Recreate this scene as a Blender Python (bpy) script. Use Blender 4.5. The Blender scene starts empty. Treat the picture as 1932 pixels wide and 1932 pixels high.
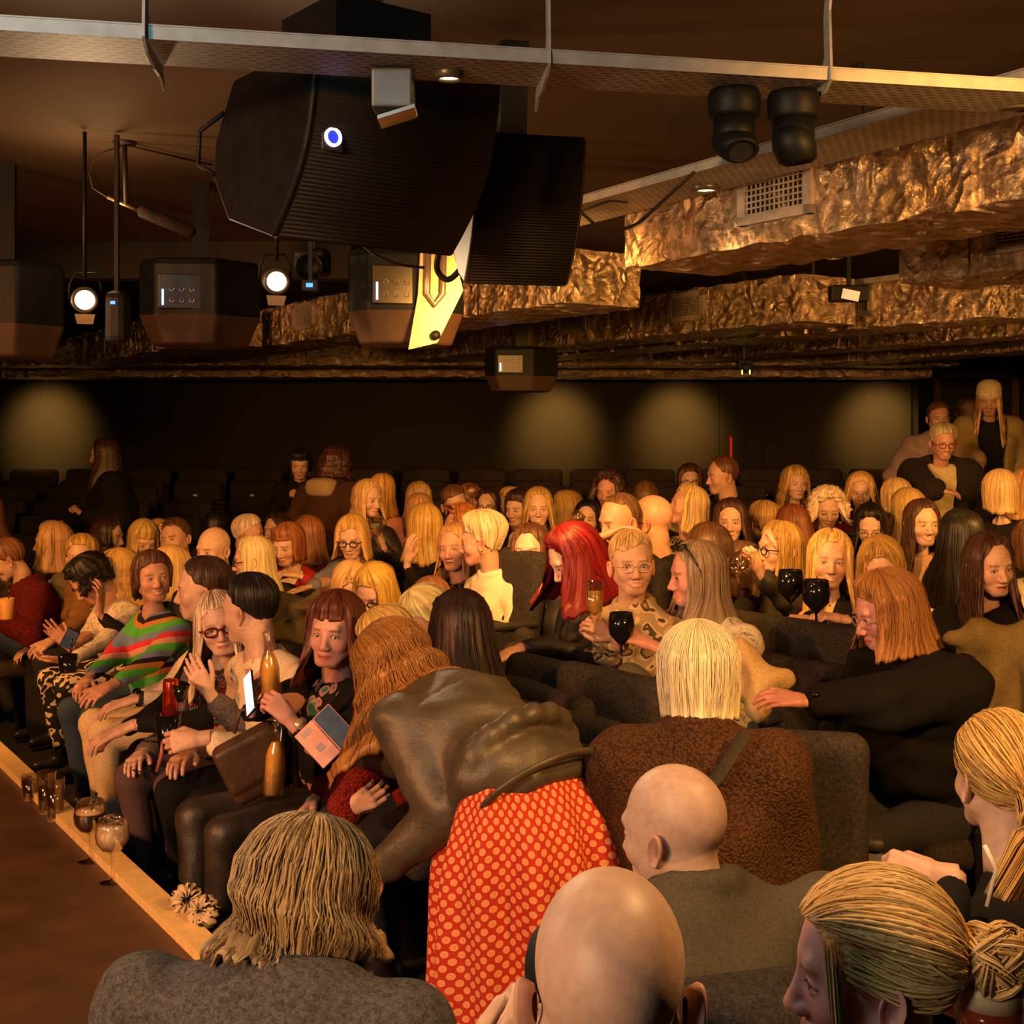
import bpy, math, random
import numpy as np
from mathutils import Vector, Matrix

# ------------------------------------------------------------------ camera, world, light
SC = bpy.context.scene
F_PX, CX, HY, CAMZ = 2400.0, 966.0, 820.0, 1.75      # focal length in pixels, horizon row, eye height
cam_d = bpy.data.cameras.new('camera')
cam_d.sensor_width = 36.0
cam_d.lens = 36.0 * F_PX / 1932.0
cam_d.shift_y = -(966.0 - HY) / 1932.0
cam_d.clip_start = 0.05
cam = bpy.data.objects.new('camera', cam_d)
SC.collection.objects.link(cam)
cam.location = (0, 0, CAMZ)
cam.rotation_euler = (math.pi / 2, 0, 0)
SC.camera = cam
SC.view_settings.view_transform = 'Standard'
SC.view_settings.look = 'None'
SC.view_settings.gamma = 1.0
SC.view_settings.use_curve_mapping = False
SC.view_settings.exposure = 0.0
w = bpy.data.worlds.new('world'); SC.world = w; w.use_nodes = True
w.node_tree.nodes['Background'].inputs[0].default_value = (1.0, 0.5, 0.22, 1)
w.node_tree.nodes['Background'].inputs[1].default_value = 0.022

def light(kind, name, loc, target, energy, color, size=0.3, angle=60, blend=0.6):
    d = bpy.data.lights.new(name, kind)
    d.energy = energy; d.color = color
    if kind == 'AREA':
        d.shape = 'DISK'; d.size = size
    elif kind == 'SPOT':
        d.spot_size = math.radians(angle); d.spot_blend = blend; d.shadow_soft_size = size
    else:
        d.shadow_soft_size = size
    o = bpy.data.objects.new(name, d); SC.collection.objects.link(o)
    o.location = loc
    v = Vector(target) - Vector(loc)
    o.rotation_euler = v.to_track_quat('-Z', 'Y').to_euler()
    return o
AMB = (1.0, 0.44, 0.09); WARM = (1.0, 0.53, 0.19); RED = (1.0, 0.34, 0.12); COOL = (0.45, 0.80, 0.95)
# stage wash lanterns hanging over the stage, outside the frame to the left, aimed at the front rows
light('SPOT', 'stage_wash_key', (-4.2, 1.2, 2.45), (-0.9, 5.4, 1.0), 620, RED, 0.12, 70)
light('SPOT', 'stage_wash_fill', (-2.6, -0.6, 2.4), (0.6, 5.6, 1.1), 480, AMB, 0.15, 70)
# house lights over the seats, hung just below the trays
light('SPOT', 'house_light', (1.7, 1.6, 2.42), (0.9, 5.2, 0.9), 330, AMB, 0.15, 90)
light('SPOT', 'house_light_rear', (0.1, 4.5, 2.34), (0.7, 7.8, 0.7), 300, AMB, 0.15, 108)
light('SPOT', 'near_face_fill', (-3.0, 3.0, 2.40), (0.35, 1.75, 1.15), 95, (1.0, 0.58, 0.42), 0.12, 46)  # added fill out of view at left, brightens the nearest faces
light('SPOT', 'house_light_right', (3.2, 5.0, 2.34), (2.2, 7.4, 0.6), 260, AMB, 0.15, 115)
light('SPOT', 'house_light_left', (-3.4, 5.4, 2.34), (-2.4, 7.4, 0.6), 150, AMB, 0.15, 112)
# house downlights right above the nearest seats, added cooler lamps from the left for heads and tray,
# and an added lamp out of view at left that brightens the overhead ducts
light('SPOT', 'near_downlight', (1.0, 1.9, 2.48), (0.5, 2.0, 0.8), 105, WARM, 0.04, 110)
light('SPOT', 'cold_side_light', (-2.4, -1.2, 2.2), (-0.1, 2.1, 1.1), 190, (0.95, 0.85, 0.72), 0.25, 72)
light('SPOT', 'cold_tray_light', (-1.0, 0.9, 2.82), (0.2, 2.8, 2.35), 30, (0.35, 0.85, 1.0), 0.1, 120)
light('SPOT', 'duct_raking_fill', (-4.2, 4.4, 1.95), (2.4, 5.4, 2.65), 330, (1.0, 0.55, 0.22), 0.10, 44)
for wx in (-4.75, 0.42, 1.68, 3.72):
    light('SPOT', 'wall_washer', (wx, 12.25, 2.27), (wx + 0.02, 13.02, 1.84), 290, (1.0, 0.55, 0.15), 0.12, 70, 1.0)

# ------------------------------------------------------------------ helpers
def tag(o, label=None, cat=None, group=None, kind=None):
    if label: o['label'] = label
    if cat: o['category'] = cat
    if group: o['group'] = group
    if kind: o['kind'] = kind
    return o

def at(px, py, d):
    """the point seen at pixel (px, py), d metres into the room"""
    return np.array([(px - CX) * d / F_PX, d, CAMZ - (py - HY) * d / F_PX])

def empty(name, loc, rotz=0.0):
    o = bpy.data.objects.new(name, None)
    SC.collection.objects.link(o)
    o.location = loc; o.rotation_euler = (0, 0, rotz); o.empty_display_size = 0.1
    return o

def mesh_data(name, V, F, mat=None, smooth=True, mi=None):
    me = bpy.data.meshes.new(name)
    V = np.asarray(V, dtype=np.float32)
    if isinstance(F, np.ndarray):
        nf, k = F.shape
        me.vertices.add(len(V)); me.vertices.foreach_set('co', V.ravel())
        me.loops.add(nf * k); me.loops.foreach_set('vertex_index', F.astype(np.int32).ravel())
        me.polygons.add(nf)
        me.polygons.foreach_set('loop_start', np.arange(0, nf * k, k, dtype=np.int32))
        me.polygons.foreach_set('loop_total', np.full(nf, k, dtype=np.int32))
        me.update(calc_edges=True)
    else:
        me.from_pydata([tuple(map(float, v)) for v in V], [], [tuple(int(i) for i in f) for f in F])
    if smooth:
        me.polygons.foreach_set('use_smooth', [True] * len(me.polygons))
    if mat is not None:
        for m in (mat if isinstance(mat, (list, tuple)) else [mat]):
            me.materials.append(m)
    if mi is not None:
        me.polygons.foreach_set('material_index', np.asarray(mi, dtype=np.int32))
    return me

def obj(name, me, parent=None, loc=(0, 0, 0), rot=None):
    o = bpy.data.objects.new(name, me)
    SC.collection.objects.link(o)
    o.location = loc
    if rot is not None: o.rotation_euler = rot
    if parent is not None: o.parent = parent
    return o

class MB:
    """collects shapes into one mesh"""
    def __init__(s): s.V = []; s.F = []; s.n = 0
    def raw(s, V, F):
        V = np.asarray(V, float)
        s.V.append(V)
        for f in F: s.F.append([int(i) + s.n for i in f])
        s.n += len(V); return s
    def box(s, lo, hi, M=None, bev=0.0):
        lo = np.array(lo, float); hi = np.array(hi, float)
        if bev <= 0:
            V = np.array([[x, y, z] for x in (lo[0], hi[0]) for y in (lo[1], hi[1]) for z in (lo[2], hi[2])])
            F = [(0, 1, 3, 2), (4, 6, 7, 5), (0, 4, 5, 1), (2, 3, 7, 6), (0, 2, 6, 4), (1, 5, 7, 3)]
        else:
            bm = bm_box(lo, hi, bev); V, F = bm
        if M is not None: V = V @ np.array(M)[:3, :3].T + np.array(M)[:3, 3]
        return s.raw(V, F)
    def tube(s, pts, r, n=8, caps=True, flat=None):
        pts = np.asarray(pts, float); m = len(pts)
        r = np.full(m, r) if np.isscalar(r) else np.asarray(r, float)
        T = np.gradient(pts, axis=0); T /= np.linalg.norm(T, axis=1)[:, None] + 1e-9
        up = np.array([0, 0, 1.0]) if abs(T[0][2]) < 0.9 else np.array([0, 1.0, 0])
        N = np.cross(T[0], up); N /= np.linalg.norm(N)
        V = []
        for i in range(m):
            N = N - T[i] * N.dot(T[i]); N /= np.linalg.norm(N) + 1e-9
            B = np.cross(T[i], N)
            a = np.arange(n) * 2 * math.pi / n
            fl = 1.0 if flat is None else flat
            V.append(pts[i] + r[i] * (np.cos(a)[:, None] * N + fl * np.sin(a)[:, None] * B))
        V = np.concatenate(V)
        F = [(i * n + j, i * n + (j + 1) % n, (i + 1) * n + (j + 1) % n, (i + 1) * n + j) for i in range(m - 1) for j in range(n)]
        if caps: F += [tuple(range(n - 1, -1, -1)), tuple((m - 1) * n + j for j in range(n))]
        return s.raw(V, F)
    def lathe(s, prof, n=24, M=None, c=(0, 0, 0), caps=False):
        a = np.arange(n) * 2 * math.pi / n
        V = np.concatenate([np.stack([c[0] + r * np.cos(a), c[1] + r * np.sin(a), np.full(n, c[2] + z)], 1) for r, z in prof])
        m = len(prof)
        F = [(i * n + j, i * n + (j + 1) % n, (i + 1) * n + (j + 1) % n, (i + 1) * n + j) for i in range(m - 1) for j in range(n)]
        if caps: F += [tuple(range(n - 1, -1, -1)), tuple((m - 1) * n + j for j in range(n))]
        if M is not None: V = V @ np.array(M)[:3, :3].T + np.array(M)[:3, 3]
        return s.raw(V, F)
    def prism(s, poly, lo, hi, axis=0, M=None):
        """polygon extruded along an axis; poly gives the other two coordinates"""
        n = len(poly); V = []
        for t in (lo, hi):
            for a, b in poly:
                p = [a, b]; p.insert(axis, t); V.append(p)
        V = np.array(V, float)
        F = [tuple(range(n - 1, -1, -1)), tuple(range(n, 2 * n))] + [(i, (i + 1) % n, n + (i + 1) % n, n + i) for i in range(n)]
        if M is not None: V = V @ np.array(M)[:3, :3].T + np.array(M)[:3, 3]
        return s.raw(V, F)
    def data(s, name, mat, smooth=False):
        return mesh_data(name, np.concatenate(s.V), s.F, mat, smooth)
    def obj(s, name, mat, parent=None, smooth=False, loc=(0, 0, 0), rot=None, autosmooth=False):
        return obj(name, s.data(name, mat, smooth), parent, loc, rot)

def bm_box(lo, hi, bev):
    """box with its edges chamfered in two steps"""
    lo = np.array(lo, float); hi = np.array(hi, float); c = (lo + hi) / 2; h = (hi - lo) / 2
    b = min(bev, h.min() * 0.999)
    k = [-1, -1, -1, 1, 1, 1]
    steps = [0.0, b * 0.3, b]
    xs = [np.concatenate([[-h[i] + s for s in steps], [h[i] - s for s in steps[::-1]]]) for i in range(3)]
    V = []; idx = {}; F = []
    def vid(i, j, l):
        key = (i, j, l)
        if key in idx: return idx[key]
        p = np.array([xs[0][i], xs[1][j], xs[2][l]])
        q = np.clip(p, -(h - b), h - b); dlt = p - q; L = np.linalg.norm(dlt)
        if L > 1e-9: p = q + dlt / L * b
        idx[key] = len(V); V.append(p + c); return idx[key]
    for ax in range(3):
        o1, o2 = [(1, 2), (2, 0), (0, 1)][ax]
        for side in (0, 5):
            for i in range(5):
                for j in range(5):
                    q = []
                    for di, dj in ((0, 0), (1, 0), (1, 1), (0, 1)):
                        t = [0, 0, 0]; t[ax] = side; t[o1] = i + di; t[o2] = j + dj; q.append(vid(*t))
                    F.append(q if side == 5 else q[::-1])
    return np.array(V), F

# ------------------------------------------------------------------ materials
_M = {}
def new_mat(name):
    m = bpy.data.materials.new(name); m.use_nodes = True
    nt = m.node_tree; b = nt.nodes['Principled BSDF']
    return m, nt, b
def nd(nt, t, **kw):
    n = nt.nodes.new(t)
    for k, v in kw.items():
        if k in n.inputs: n.inputs[k].default_value = v
        else: setattr(n, k, v)
    return n
def col4(c, k=1.0): return (c[0] * k, c[1] * k, c[2] * k, 1)
def ramp(nt, fac, stops, interp='LINEAR'):
    r = nt.nodes.new('ShaderNodeValToRGB'); r.color_ramp.interpolation = interp
    e = r.color_ramp.elements
    while len(e) < len(stops): e.new(0.5)
    for i, (p, c) in enumerate(stops):
        e[i].position = p; e[i].color = col4(c)
    nt.links.new(fac, r.inputs[0]); return r.outputs[0]
def coords(nt, scale=None, kind='Object'):
    tc = nt.nodes.new('ShaderNodeTexCoord'); o = tc.outputs[kind]
    if scale is not None:
        mp = nt.nodes.new('ShaderNodeMapping'); mp.inputs['Scale'].default_value = scale
        nt.links.new(o, mp.inputs[0]); o = mp.outputs[0]
    return o
def bump(nt, b, height, strength=0.3, dist=0.005):
    bp = nt.nodes.new('ShaderNodeBump'); bp.inputs['Strength'].default_value = strength
    bp.inputs['Distance'].default_value = dist
    nt.links.new(height, bp.inputs['Height']); nt.links.new(bp.outputs[0], b.inputs['Normal'])
def plain(name, c, rough=0.6, metal=0.0, var=0.15, scale=20, bmp=0.0, emit=0, ecol=None, spec=None):
    key = ('plain', name)
    if key in _M: return _M[key]
    m, nt, b = new_mat(name)
    n = nd(nt, 'ShaderNodeTexNoise', Scale=scale, Detail=4.0)
    nt.links.new(coords(nt), n.inputs['Vector'])
    nt.links.new(ramp(nt, n.outputs[0], [(0.3, [x * (1 - var) for x in c]), (0.7, [min(1, x * (1 + var)) for x in c])]), b.inputs['Base Color'])
    b.inputs['Roughness'].default_value = rough; b.inputs['Metallic'].default_value = metal
    if spec is not None: b.inputs['Specular IOR Level'].default_value = spec
    if bmp: bump(nt, b, n.outputs[0], bmp)
    if emit:
        b.inputs['Emission Color'].default_value = col4(ecol or c); b.inputs['Emission Strength'].default_value = emit
    _M[key] = m; return m
def glass(name, c=(1, 1, 1), rough=0.02):
    key = ('glass', name)
    if key in _M: return _M[key]
    # thin-walled glass: clear face on, reflecting at grazing angles
    m, nt, b = new_mat(name)
    nt.nodes.remove(b); out = [n for n in nt.nodes if n.type == 'OUTPUT_MATERIAL'][0]
    g = nd(nt, 'ShaderNodeBsdfGlossy'); g.inputs['Roughness'].default_value = rough + .03; g.inputs['Color'].default_value = (1, .95, .88, 1)
    t = nd(nt, 'ShaderNodeBsdfTransparent'); t.inputs['Color'].default_value = col4(c, .96)
    lw = nd(nt, 'ShaderNodeLayerWeight'); lw.inputs['Blend'].default_value = .35
    r = nd(nt, 'ShaderNodeMapRange'); r.inputs['To Min'].default_value = .06; r.inputs['To Max'].default_value = .75
    nt.links.new(lw.outputs['Facing'], r.inputs['Value'])
    mx = nd(nt, 'ShaderNodeMixShader'); nt.links.new(r.outputs[0], mx.inputs[0]); nt.links.new(t.outputs[0], mx.inputs[1]); nt.links.new(g.outputs[0], mx.inputs[2])
    nt.links.new(mx.outputs[0], out.inputs['Surface'])
    _M[key] = m; return m

def cloth(c, kind='plain', c2=None, c3=None):
    """woven and printed fabrics; patterns are anchored to the garment"""
    key = ('cloth', tuple(c), kind, c2 and tuple(c2), c3 and tuple(c3))
    if key in _M: return _M[key]
    m, nt, b = new_mat('fabric_' + kind)
    L = nt.links.new
    b.inputs['Roughness'].default_value = 0.9; b.inputs['Specular IOR Level'].default_value = 0.18
    co = coords(nt)
    c2 = c2 or [x * 0.3 for x in c]; c3 = c3 or c
    base = None
    if kind == 'plain' or kind == 'satin':
        n = nd(nt, 'ShaderNodeTexNoise', Scale=160.0, Detail=3.0); L(co, n.inputs['Vector'])
        base = ramp(nt, n.outputs[0], [(0.3, [x * 0.8 for x in c]), (0.7, [min(1, x * 1.18) for x in c])])
        bump(nt, b, n.outputs[0], 0.25, 0.002)
        if kind == 'satin': b.inputs['Roughness'].default_value = 0.45
    elif kind == 'leather':
        n = nd(nt, 'ShaderNodeTexNoise', Scale=14.0, Detail=8.0, Roughness=0.6); L(co, n.inputs['Vector'])
        v = nd(nt, 'ShaderNodeTexVoronoi', Scale=260.0); L(co, v.inputs['Vector'])
        base = ramp(nt, n.outputs[0], [(0.3, [x * 0.75 for x in c]), (0.7, [x * 1.3 for x in c])])
        b.inputs['Roughness'].default_value = 0.44; b.inputs['Specular IOR Level'].default_value = 0.5
        bump(nt, b, n.outputs[0], 0.5, 0.012)
    elif kind == 'knit':
        n = nd(nt, 'ShaderNodeTexNoise', Scale=260.0, Detail=2.0); L(co, n.inputs['Vector'])
        n2 = nd(nt, 'ShaderNodeTexNoise', Scale=90.0, Detail=4.0); L(co, n2.inputs['Vector'])
        ad = nd(nt, 'ShaderNodeMath', operation='ADD'); L(n.outputs[0], ad.inputs[0]); L(n2.outputs[0], ad.inputs[1])
        hv = nd(nt, 'ShaderNodeMath', operation='MULTIPLY'); hv.inputs[1].default_value = 0.5; L(ad.outputs[0], hv.inputs[0])
        base = ramp(nt, hv.outputs[0], [(0.38, [x * 0.55 for x in c]), (0.62, [min(1, x * 1.5) for x in c])])
        bump(nt, b, hv.outputs[0], 0.6, 0.004)
    elif kind == 'fur':
        n = nd(nt, 'ShaderNodeTexNoise', Scale=120.0, Detail=5.0, Distortion=1.2); L(co, n.inputs['Vector'])
        v = nd(nt, 'ShaderNodeTexVoronoi', Scale=120.0); L(co, v.inputs['Vector'])
        mx = nd(nt, 'ShaderNodeMath', operation='MULTIPLY'); L(n.outputs[0], mx.inputs[0]); L(v.outputs['Distance'], mx.inputs[1])
        base = ramp(nt, mx.outputs[0], [(0.10, [min(1, x * 1.25) for x in c]), (0.42, [x * 0.5 for x in c])])
        bump(nt, b, mx.outputs[0], -1.0 if False else 1.0, 0.012)
        b.inputs['Sheen Weight'].default_value = 0.15; b.inputs['Sheen Tint'].default_value = col4([min(1, x * 3) for x in c])
    elif kind == 'stripes':          # fine stripes around the body
        wv = nd(nt, 'ShaderNodeTexWave', Scale=14.0, Distortion=0.6); wv.bands_direction = 'Z'; L(co, wv.inputs['Vector'])
        wv.inputs['Detail'].default_value = 1.0
        base = ramp(nt, wv.outputs[0], [(0.5, c), (0.55, c2)])
    elif kind == 'bands':            # broad multicoloured knitted bands
        sp = nd(nt, 'ShaderNodeSeparateXYZ'); L(co, sp.inputs[0])
        ax = nd(nt, 'ShaderNodeMath', operation='ABSOLUTE'); L(sp.outputs[0], ax.inputs[0])
        ml = nd(nt, 'ShaderNodeMath', operation='MULTIPLY_ADD'); L(ax.outputs[0], ml.inputs[0]); ml.inputs[1].default_value = -0.35; L(sp.outputs[2], ml.inputs[2])
        m2 = nd(nt, 'ShaderNodeMath', operation='MULTIPLY'); L(ml.outputs[0], m2.inputs[0]); m2.inputs[1].default_value = 4.2
        fr = nd(nt, 'ShaderNodeMath', operation='FRACT'); L(m2.outputs[0], fr.inputs[0])
        P_, G_, R_, B_, K_, O_ = (0.62, 0.28, 0.24), (0.09, 0.42, 0.06), (0.6, 0.04, 0.05), (0.16, 0.22, 0.42), (0.02, 0.015, 0.02), (0.5, 0.2, 0.05)
        base = ramp(nt, fr.outputs[0], [(0.0, P_), (0.12, R_), (0.24, B_), (0.36, G_), (0.52, O_), (0.62, K_), (0.72, B_), (0.84, G_)], 'CONSTANT')
        n = nd(nt, 'ShaderNodeTexNoise', Scale=200.0); L(co, n.inputs['Vector']); bump(nt, b, n.outputs[0], 0.5, 0.004)
    elif kind in ('floral', 'camo', 'leopard', 'blots'):
        sc = {'floral': 42.0, 'camo': 17.0, 'leopard': 30.0, 'blots': 16.0}[kind]
        n = nd(nt, 'ShaderNodeTexNoise', Scale=sc * 0.4, Detail=2.0); L(co, n.inputs['Vector'])
        mx = nd(nt, 'ShaderNodeMix', data_type='RGBA'); mx.inputs[0].default_value = 0.12 if kind == 'floral' else 0.25; L(co, mx.inputs[6]); L(n.outputs[1], mx.inputs[7])
        v = nd(nt, 'ShaderNodeTexVoronoi', Scale=sc); L(mx.outputs[2], v.inputs['Vector'])
        if kind == 'floral': st = [(0.0, c2), (0.12, c), (0.22, c2), (0.32, c)]
        elif kind == 'camo': st = [(0.0, c), (0.22, c2), (0.36, c3), (0.5, c)]
        elif kind == 'leopard': st = [(0.0, c3), (0.22, c2), (0.42, c)]
        else: st = [(0.0, c), (0.33, c2), (0.5, c3)]
        base = ramp(nt, v.outputs['Distance'], st, 'CONSTANT' if kind != 'floral' else 'LINEAR')
        b.inputs['Roughness'].default_value = 0.6
    elif kind == 'plaid':
        o = []
        for dr in ('X', 'Z'):
            wv = nd(nt, 'ShaderNodeTexWave', Scale=7.0); wv.bands_direction = dr; L(co, wv.inputs['Vector']); o.append(wv.outputs[0])
        mn = nd(nt, 'ShaderNodeMath', operation='MAXIMUM'); L(o[0], mn.inputs[0]); L(o[1], mn.inputs[1])
        base = ramp(nt, mn.outputs[0], [(0.0, c), (0.8, c), (0.95, c2)])
    elif kind == 'sequin':
        v = nd(nt, 'ShaderNodeTexVoronoi', Scale=130.0); L(co, v.inputs['Vector'])
        wv = nd(nt, 'ShaderNodeTexWave', Scale=6.0, Distortion=2.0); wv.bands_direction = 'DIAGONAL'; L(co, wv.inputs['Vector'])
        base = ramp(nt, v.outputs['Color'], [(0.3, c), (0.5, c2), (0.7, c3)], 'CONSTANT')
        b.inputs['Metallic'].default_value = 0.8; b.inputs['Roughness'].default_value = 0.3
        bump(nt, b, v.outputs['Distance'], 1.0, 0.006)
    elif kind == 'lace':
        v = nd(nt, 'ShaderNodeTexVoronoi', Scale=22.0); v.feature = 'DISTANCE_TO_EDGE'; L(co, v.inputs['Vector'])
        base = ramp(nt, v.outputs[0], [(0.0, c), (0.32, c), (0.4, c2), (1.0, c2)], 'CONSTANT')
    elif kind == 'polka':
        # staggered discs printed on the skirt's own unrolled cloth (u round the hips, v down the drop)
        at_ = nd(nt, 'ShaderNodeAttribute', attribute_name='cloth_uv')
        sp = nd(nt, 'ShaderNodeSeparateXYZ'); L(at_.outputs['Vector'], sp.inputs[0])
        def mth(op, a, bb=None):
            q = nd(nt, 'ShaderNodeMath', operation=op)
            for i_, s_ in enumerate((a, bb)):
                if s_ is None: continue
                if isinstance(s_, (int, float)): q.inputs[i_].default_value = s_
                else: L(s_, q.inputs[i_])
            return q.outputs[0]
        ds = []
        for off in (0.0, 0.5):
            fu = mth('SUBTRACT', mth('FRACT', mth('ADD', sp.outputs[0], off)), 0.5)
            fv = mth('SUBTRACT', mth('FRACT', mth('ADD', sp.outputs[1], off)), 0.5)
            ds.append(mth('SQRT', mth('ADD', mth('MULTIPLY', fu, fu), mth('MULTIPLY', fv, fv))))
        dm = mth('MINIMUM', ds[0], ds[1])
        base = ramp(nt, dm, [(0.0, c2), (0.06, c3), (0.11, c2), (0.17, c3), (0.20, c2), (0.245, c)], 'CONSTANT')
    L(base, b.inputs['Base Color'])
    _M[key] = m; return m

def hair_mat(c, c2=None, rough=0.42):
    key = ('hair', tuple(c), c2 and tuple(c2))
    if key in _M: return _M[key]
    m, nt, b = new_mat('hair'); L = nt.links.new
    c2 = c2 or [x * 0.42 for x in c]
    a = nd(nt, 'ShaderNodeAttribute', attribute_name='strand')
    n = nd(nt, 'ShaderNodeTexNoise', Scale=1.0, Detail=5.0, Roughness=0.65); L(a.outputs['Vector'], n.inputs['Vector'])
    L(ramp(nt, n.outputs[0], [(0.32, c2), (0.5, c), (0.72, [min(1, x * 1.35) for x in c])]), b.inputs['Base Color'])
    b.inputs['Roughness'].default_value = rough
    b.inputs['Specular IOR Level'].default_value = 0.42
    bump(nt, b, n.outputs[0], 0.7, 0.004)
    _M[key] = m; return m

def skin_mat():
    if 'skin' in _M: return _M['skin']
    m, nt, b = new_mat('skin'); L = nt.links.new
    a = nd(nt, 'ShaderNodeAttribute', attribute_name='tone')
    n = nd(nt, 'ShaderNodeTexNoise', Scale=60.0, Detail=5.0); L(coords(nt), n.inputs['Vector'])
    rp = ramp(nt, n.outputs[0], [(0.3, (0.84, 0.8, 0.8)), (0.7, (1.0, 1.0, 1.0))])
    mx = nd(nt, 'ShaderNodeMix', data_type='RGBA', blend_type='MULTIPLY'); mx.inputs[0].default_value = 1.0
    L(a.outputs['Color'], mx.inputs[6]); L(rp, mx.inputs[7]); L(mx.outputs[2], b.inputs['Base Color'])
    b.inputs['Roughness'].default_value = 0.48
    n2 = nd(nt, 'ShaderNodeTexNoise', Scale=220.0, Detail=3.0); L(coords(nt), n2.inputs['Vector'])
    bump(nt, b, n2.outputs[0], 0.12, 0.002)
    _M['skin'] = m; return m
# ------------------------------------------------------------------ organic modelling: distance fields on a grid
def smin(a, b, k):
    h = np.clip(0.5 + 0.5 * (b - a) / k, 0, 1)
    return b * (1 - h) + a * h - k * h * (1 - h)
def smax(a, b, k): return -smin(-a, -b, k)

def P_cone(a, b, r1, r2, sc=(1, 1, 1)):
    a = np.array(a, float); b = np.array(b, float); sc = np.array(sc, float)
    aa, bb = a / sc, b / sc; ba = bb - aa; L2 = max(ba.dot(ba), 1e-9)
    def f(x, y, z):
        px, py, pz = x / sc[0] - aa[0], y / sc[1] - aa[1], z / sc[2] - aa[2]
        t = np.clip((px * ba[0] + py * ba[1] + pz * ba[2]) / L2, 0, 1)
        return (np.sqrt((px - t * ba[0]) ** 2 + (py - t * ba[1]) ** 2 + (pz - t * ba[2]) ** 2) - (r1 + (r2 - r1) * t)) * sc.min()
    m = max(r1, r2) * sc
    return f, np.minimum(a, b) - m, np.maximum(a, b) + m
def P_ell(c, r, R=None):
    c = np.array(c, float); r = np.array(r, float)
    Rm = None if R is None else np.array(R, float)
    def f(x, y, z):
        px, py, pz = x - c[0], y - c[1], z - c[2]
        if Rm is not None:
            px, py, pz = (Rm[0, 0] * px + Rm[1, 0] * py + Rm[2, 0] * pz, Rm[0, 1] * px + Rm[1, 1] * py + Rm[2, 1] * pz, Rm[0, 2] * px + Rm[1, 2] * py + Rm[2, 2] * pz)
        k0 = np.sqrt((px / r[0]) ** 2 + (py / r[1]) ** 2 + (pz / r[2]) ** 2)
        k1 = np.sqrt((px / r[0] ** 2) ** 2 + (py / r[1] ** 2) ** 2 + (pz / r[2] ** 2) ** 2) + 1e-9
        return k0 * (k0 - 1) / k1
    m = r.max() if R is not None else r
    return f, c - m, c + m

class Field:
    def __init__(s, lo, hi, h):
        s.h = h; s.lo = np.array(lo, float)
        n = np.maximum(4, np.ceil((np.array(hi) - s.lo) / h).astype(int) + 1)
        s.ax = [s.lo[i] + np.arange(n[i]) * h for i in range(3)]
        s.F = np.full(tuple(n), 0.25)
    def sub(s, lo, hi, mg):
        sl = []
        for i in range(3):
            a = int(max(0, math.floor((lo[i] - mg - s.lo[i]) / s.h)))
            b = int(min(len(s.ax[i]), math.ceil((hi[i] + mg - s.lo[i]) / s.h) + 1))
            if b <= a: return None, None
            sl.append(slice(a, b))
        return tuple(sl), (s.ax[0][sl[0]][:, None, None], s.ax[1][sl[1]][None, :, None], s.ax[2][sl[2]][None, None, :])
    def add(s, P, k=0.02, off=0.0):
        f, lo, hi = P
        sl, g = s.sub(lo, hi, k + abs(off) + 2 * s.h)
        if sl is None: return s
        s.F[sl] = smin(s.F[sl], f(*g) - off, k); return s
    def cut(s, P, k=0.01):
        f, lo, hi = P
        sl, g = s.sub(lo, hi, k + 2 * s.h)
        if sl is None: return s
        s.F[sl] = smax(s.F[sl], -f(*g), k); return s
    def warp(s, fn): s.F += fn(s.ax[0][:, None, None], s.ax[1][None, :, None], s.ax[2][None, None, :]); return s
    def net(s):
        F = s.F; F[0] = F[-1] = 0.1; F[:, 0] = F[:, -1] = 0.1; F[:, :, 0] = F[:, :, -1] = 0.1
        S = F < 0
        cnt = np.zeros(tuple(np.array(F.shape) - 1), np.int8)
        for a in (0, 1):
            for b in (0, 1):
                for c in (0, 1):
                    cnt += S[a:a + cnt.shape[0], b:b + cnt.shape[1], c:c + cnt.shape[2]]
        act = (cnt > 0) & (cnt < 8)
        I = np.argwhere(act)
        if len(I) == 0: return np.zeros((0, 3)), np.zeros((0, 4), int)
        idm = np.full(cnt.shape, -1, np.int64); idm[act] = np.arange(len(I))
        pos = np.zeros((len(I), 3)); wt = np.zeros(len(I))
        cor = [(a, b, c) for a in (0, 1) for b in (0, 1) for c in (0, 1)]
        val = {c: F[I[:, 0] + c[0], I[:, 1] + c[1], I[:, 2] + c[2]] for c in cor}
        for c in cor:
            for ax in range(3):
                if c[ax]: continue
                e = list(c); e[ax] = 1; e = tuple(e)
                f0, f1 = val[c], val[e]; m = (f0 < 0) != (f1 < 0)
                t = np.where(m, f0 / np.where(m, f0 - f1, 1), 0)
                p = np.tile(np.array(c, float), (len(I), 1)); p[:, ax] += t
                pos += p * m[:, None]; wt += m
        V = s.lo + (I + pos / wt[:, None]) * s.h
        Q = []
        for ax in range(3):
            o1, o2 = (ax + 1) % 3, (ax + 2) % 3
            A = [slice(None)] * 3; B = [slice(None)] * 3; A[ax] = slice(0, -1); B[ax] = slice(1, None)
            E = np.argwhere(S[tuple(A)] != S[tuple(B)])
            E = E[(E[:, o1] > 0) & (E[:, o2] > 0) & (E[:, o1] < F.shape[o1] - 1) & (E[:, o2] < F.shape[o2] - 1)]
            ins = S[E[:, 0], E[:, 1], E[:, 2]]
            q = []
            for d1, d2 in ((1, 1), (0, 1), (0, 0), (1, 0)):
                K = E.copy(); K[:, o1] -= d1; K[:, o2] -= d2
                q.append(idm[K[:, 0], K[:, 1], K[:, 2]])
            q = np.stack(q, 1); q[~ins] = q[~ins][:, ::-1]
            Q.append(q)
        Q = np.concatenate(Q); Q = Q[(Q >= 0).all(1)]
        return V, Q

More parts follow.
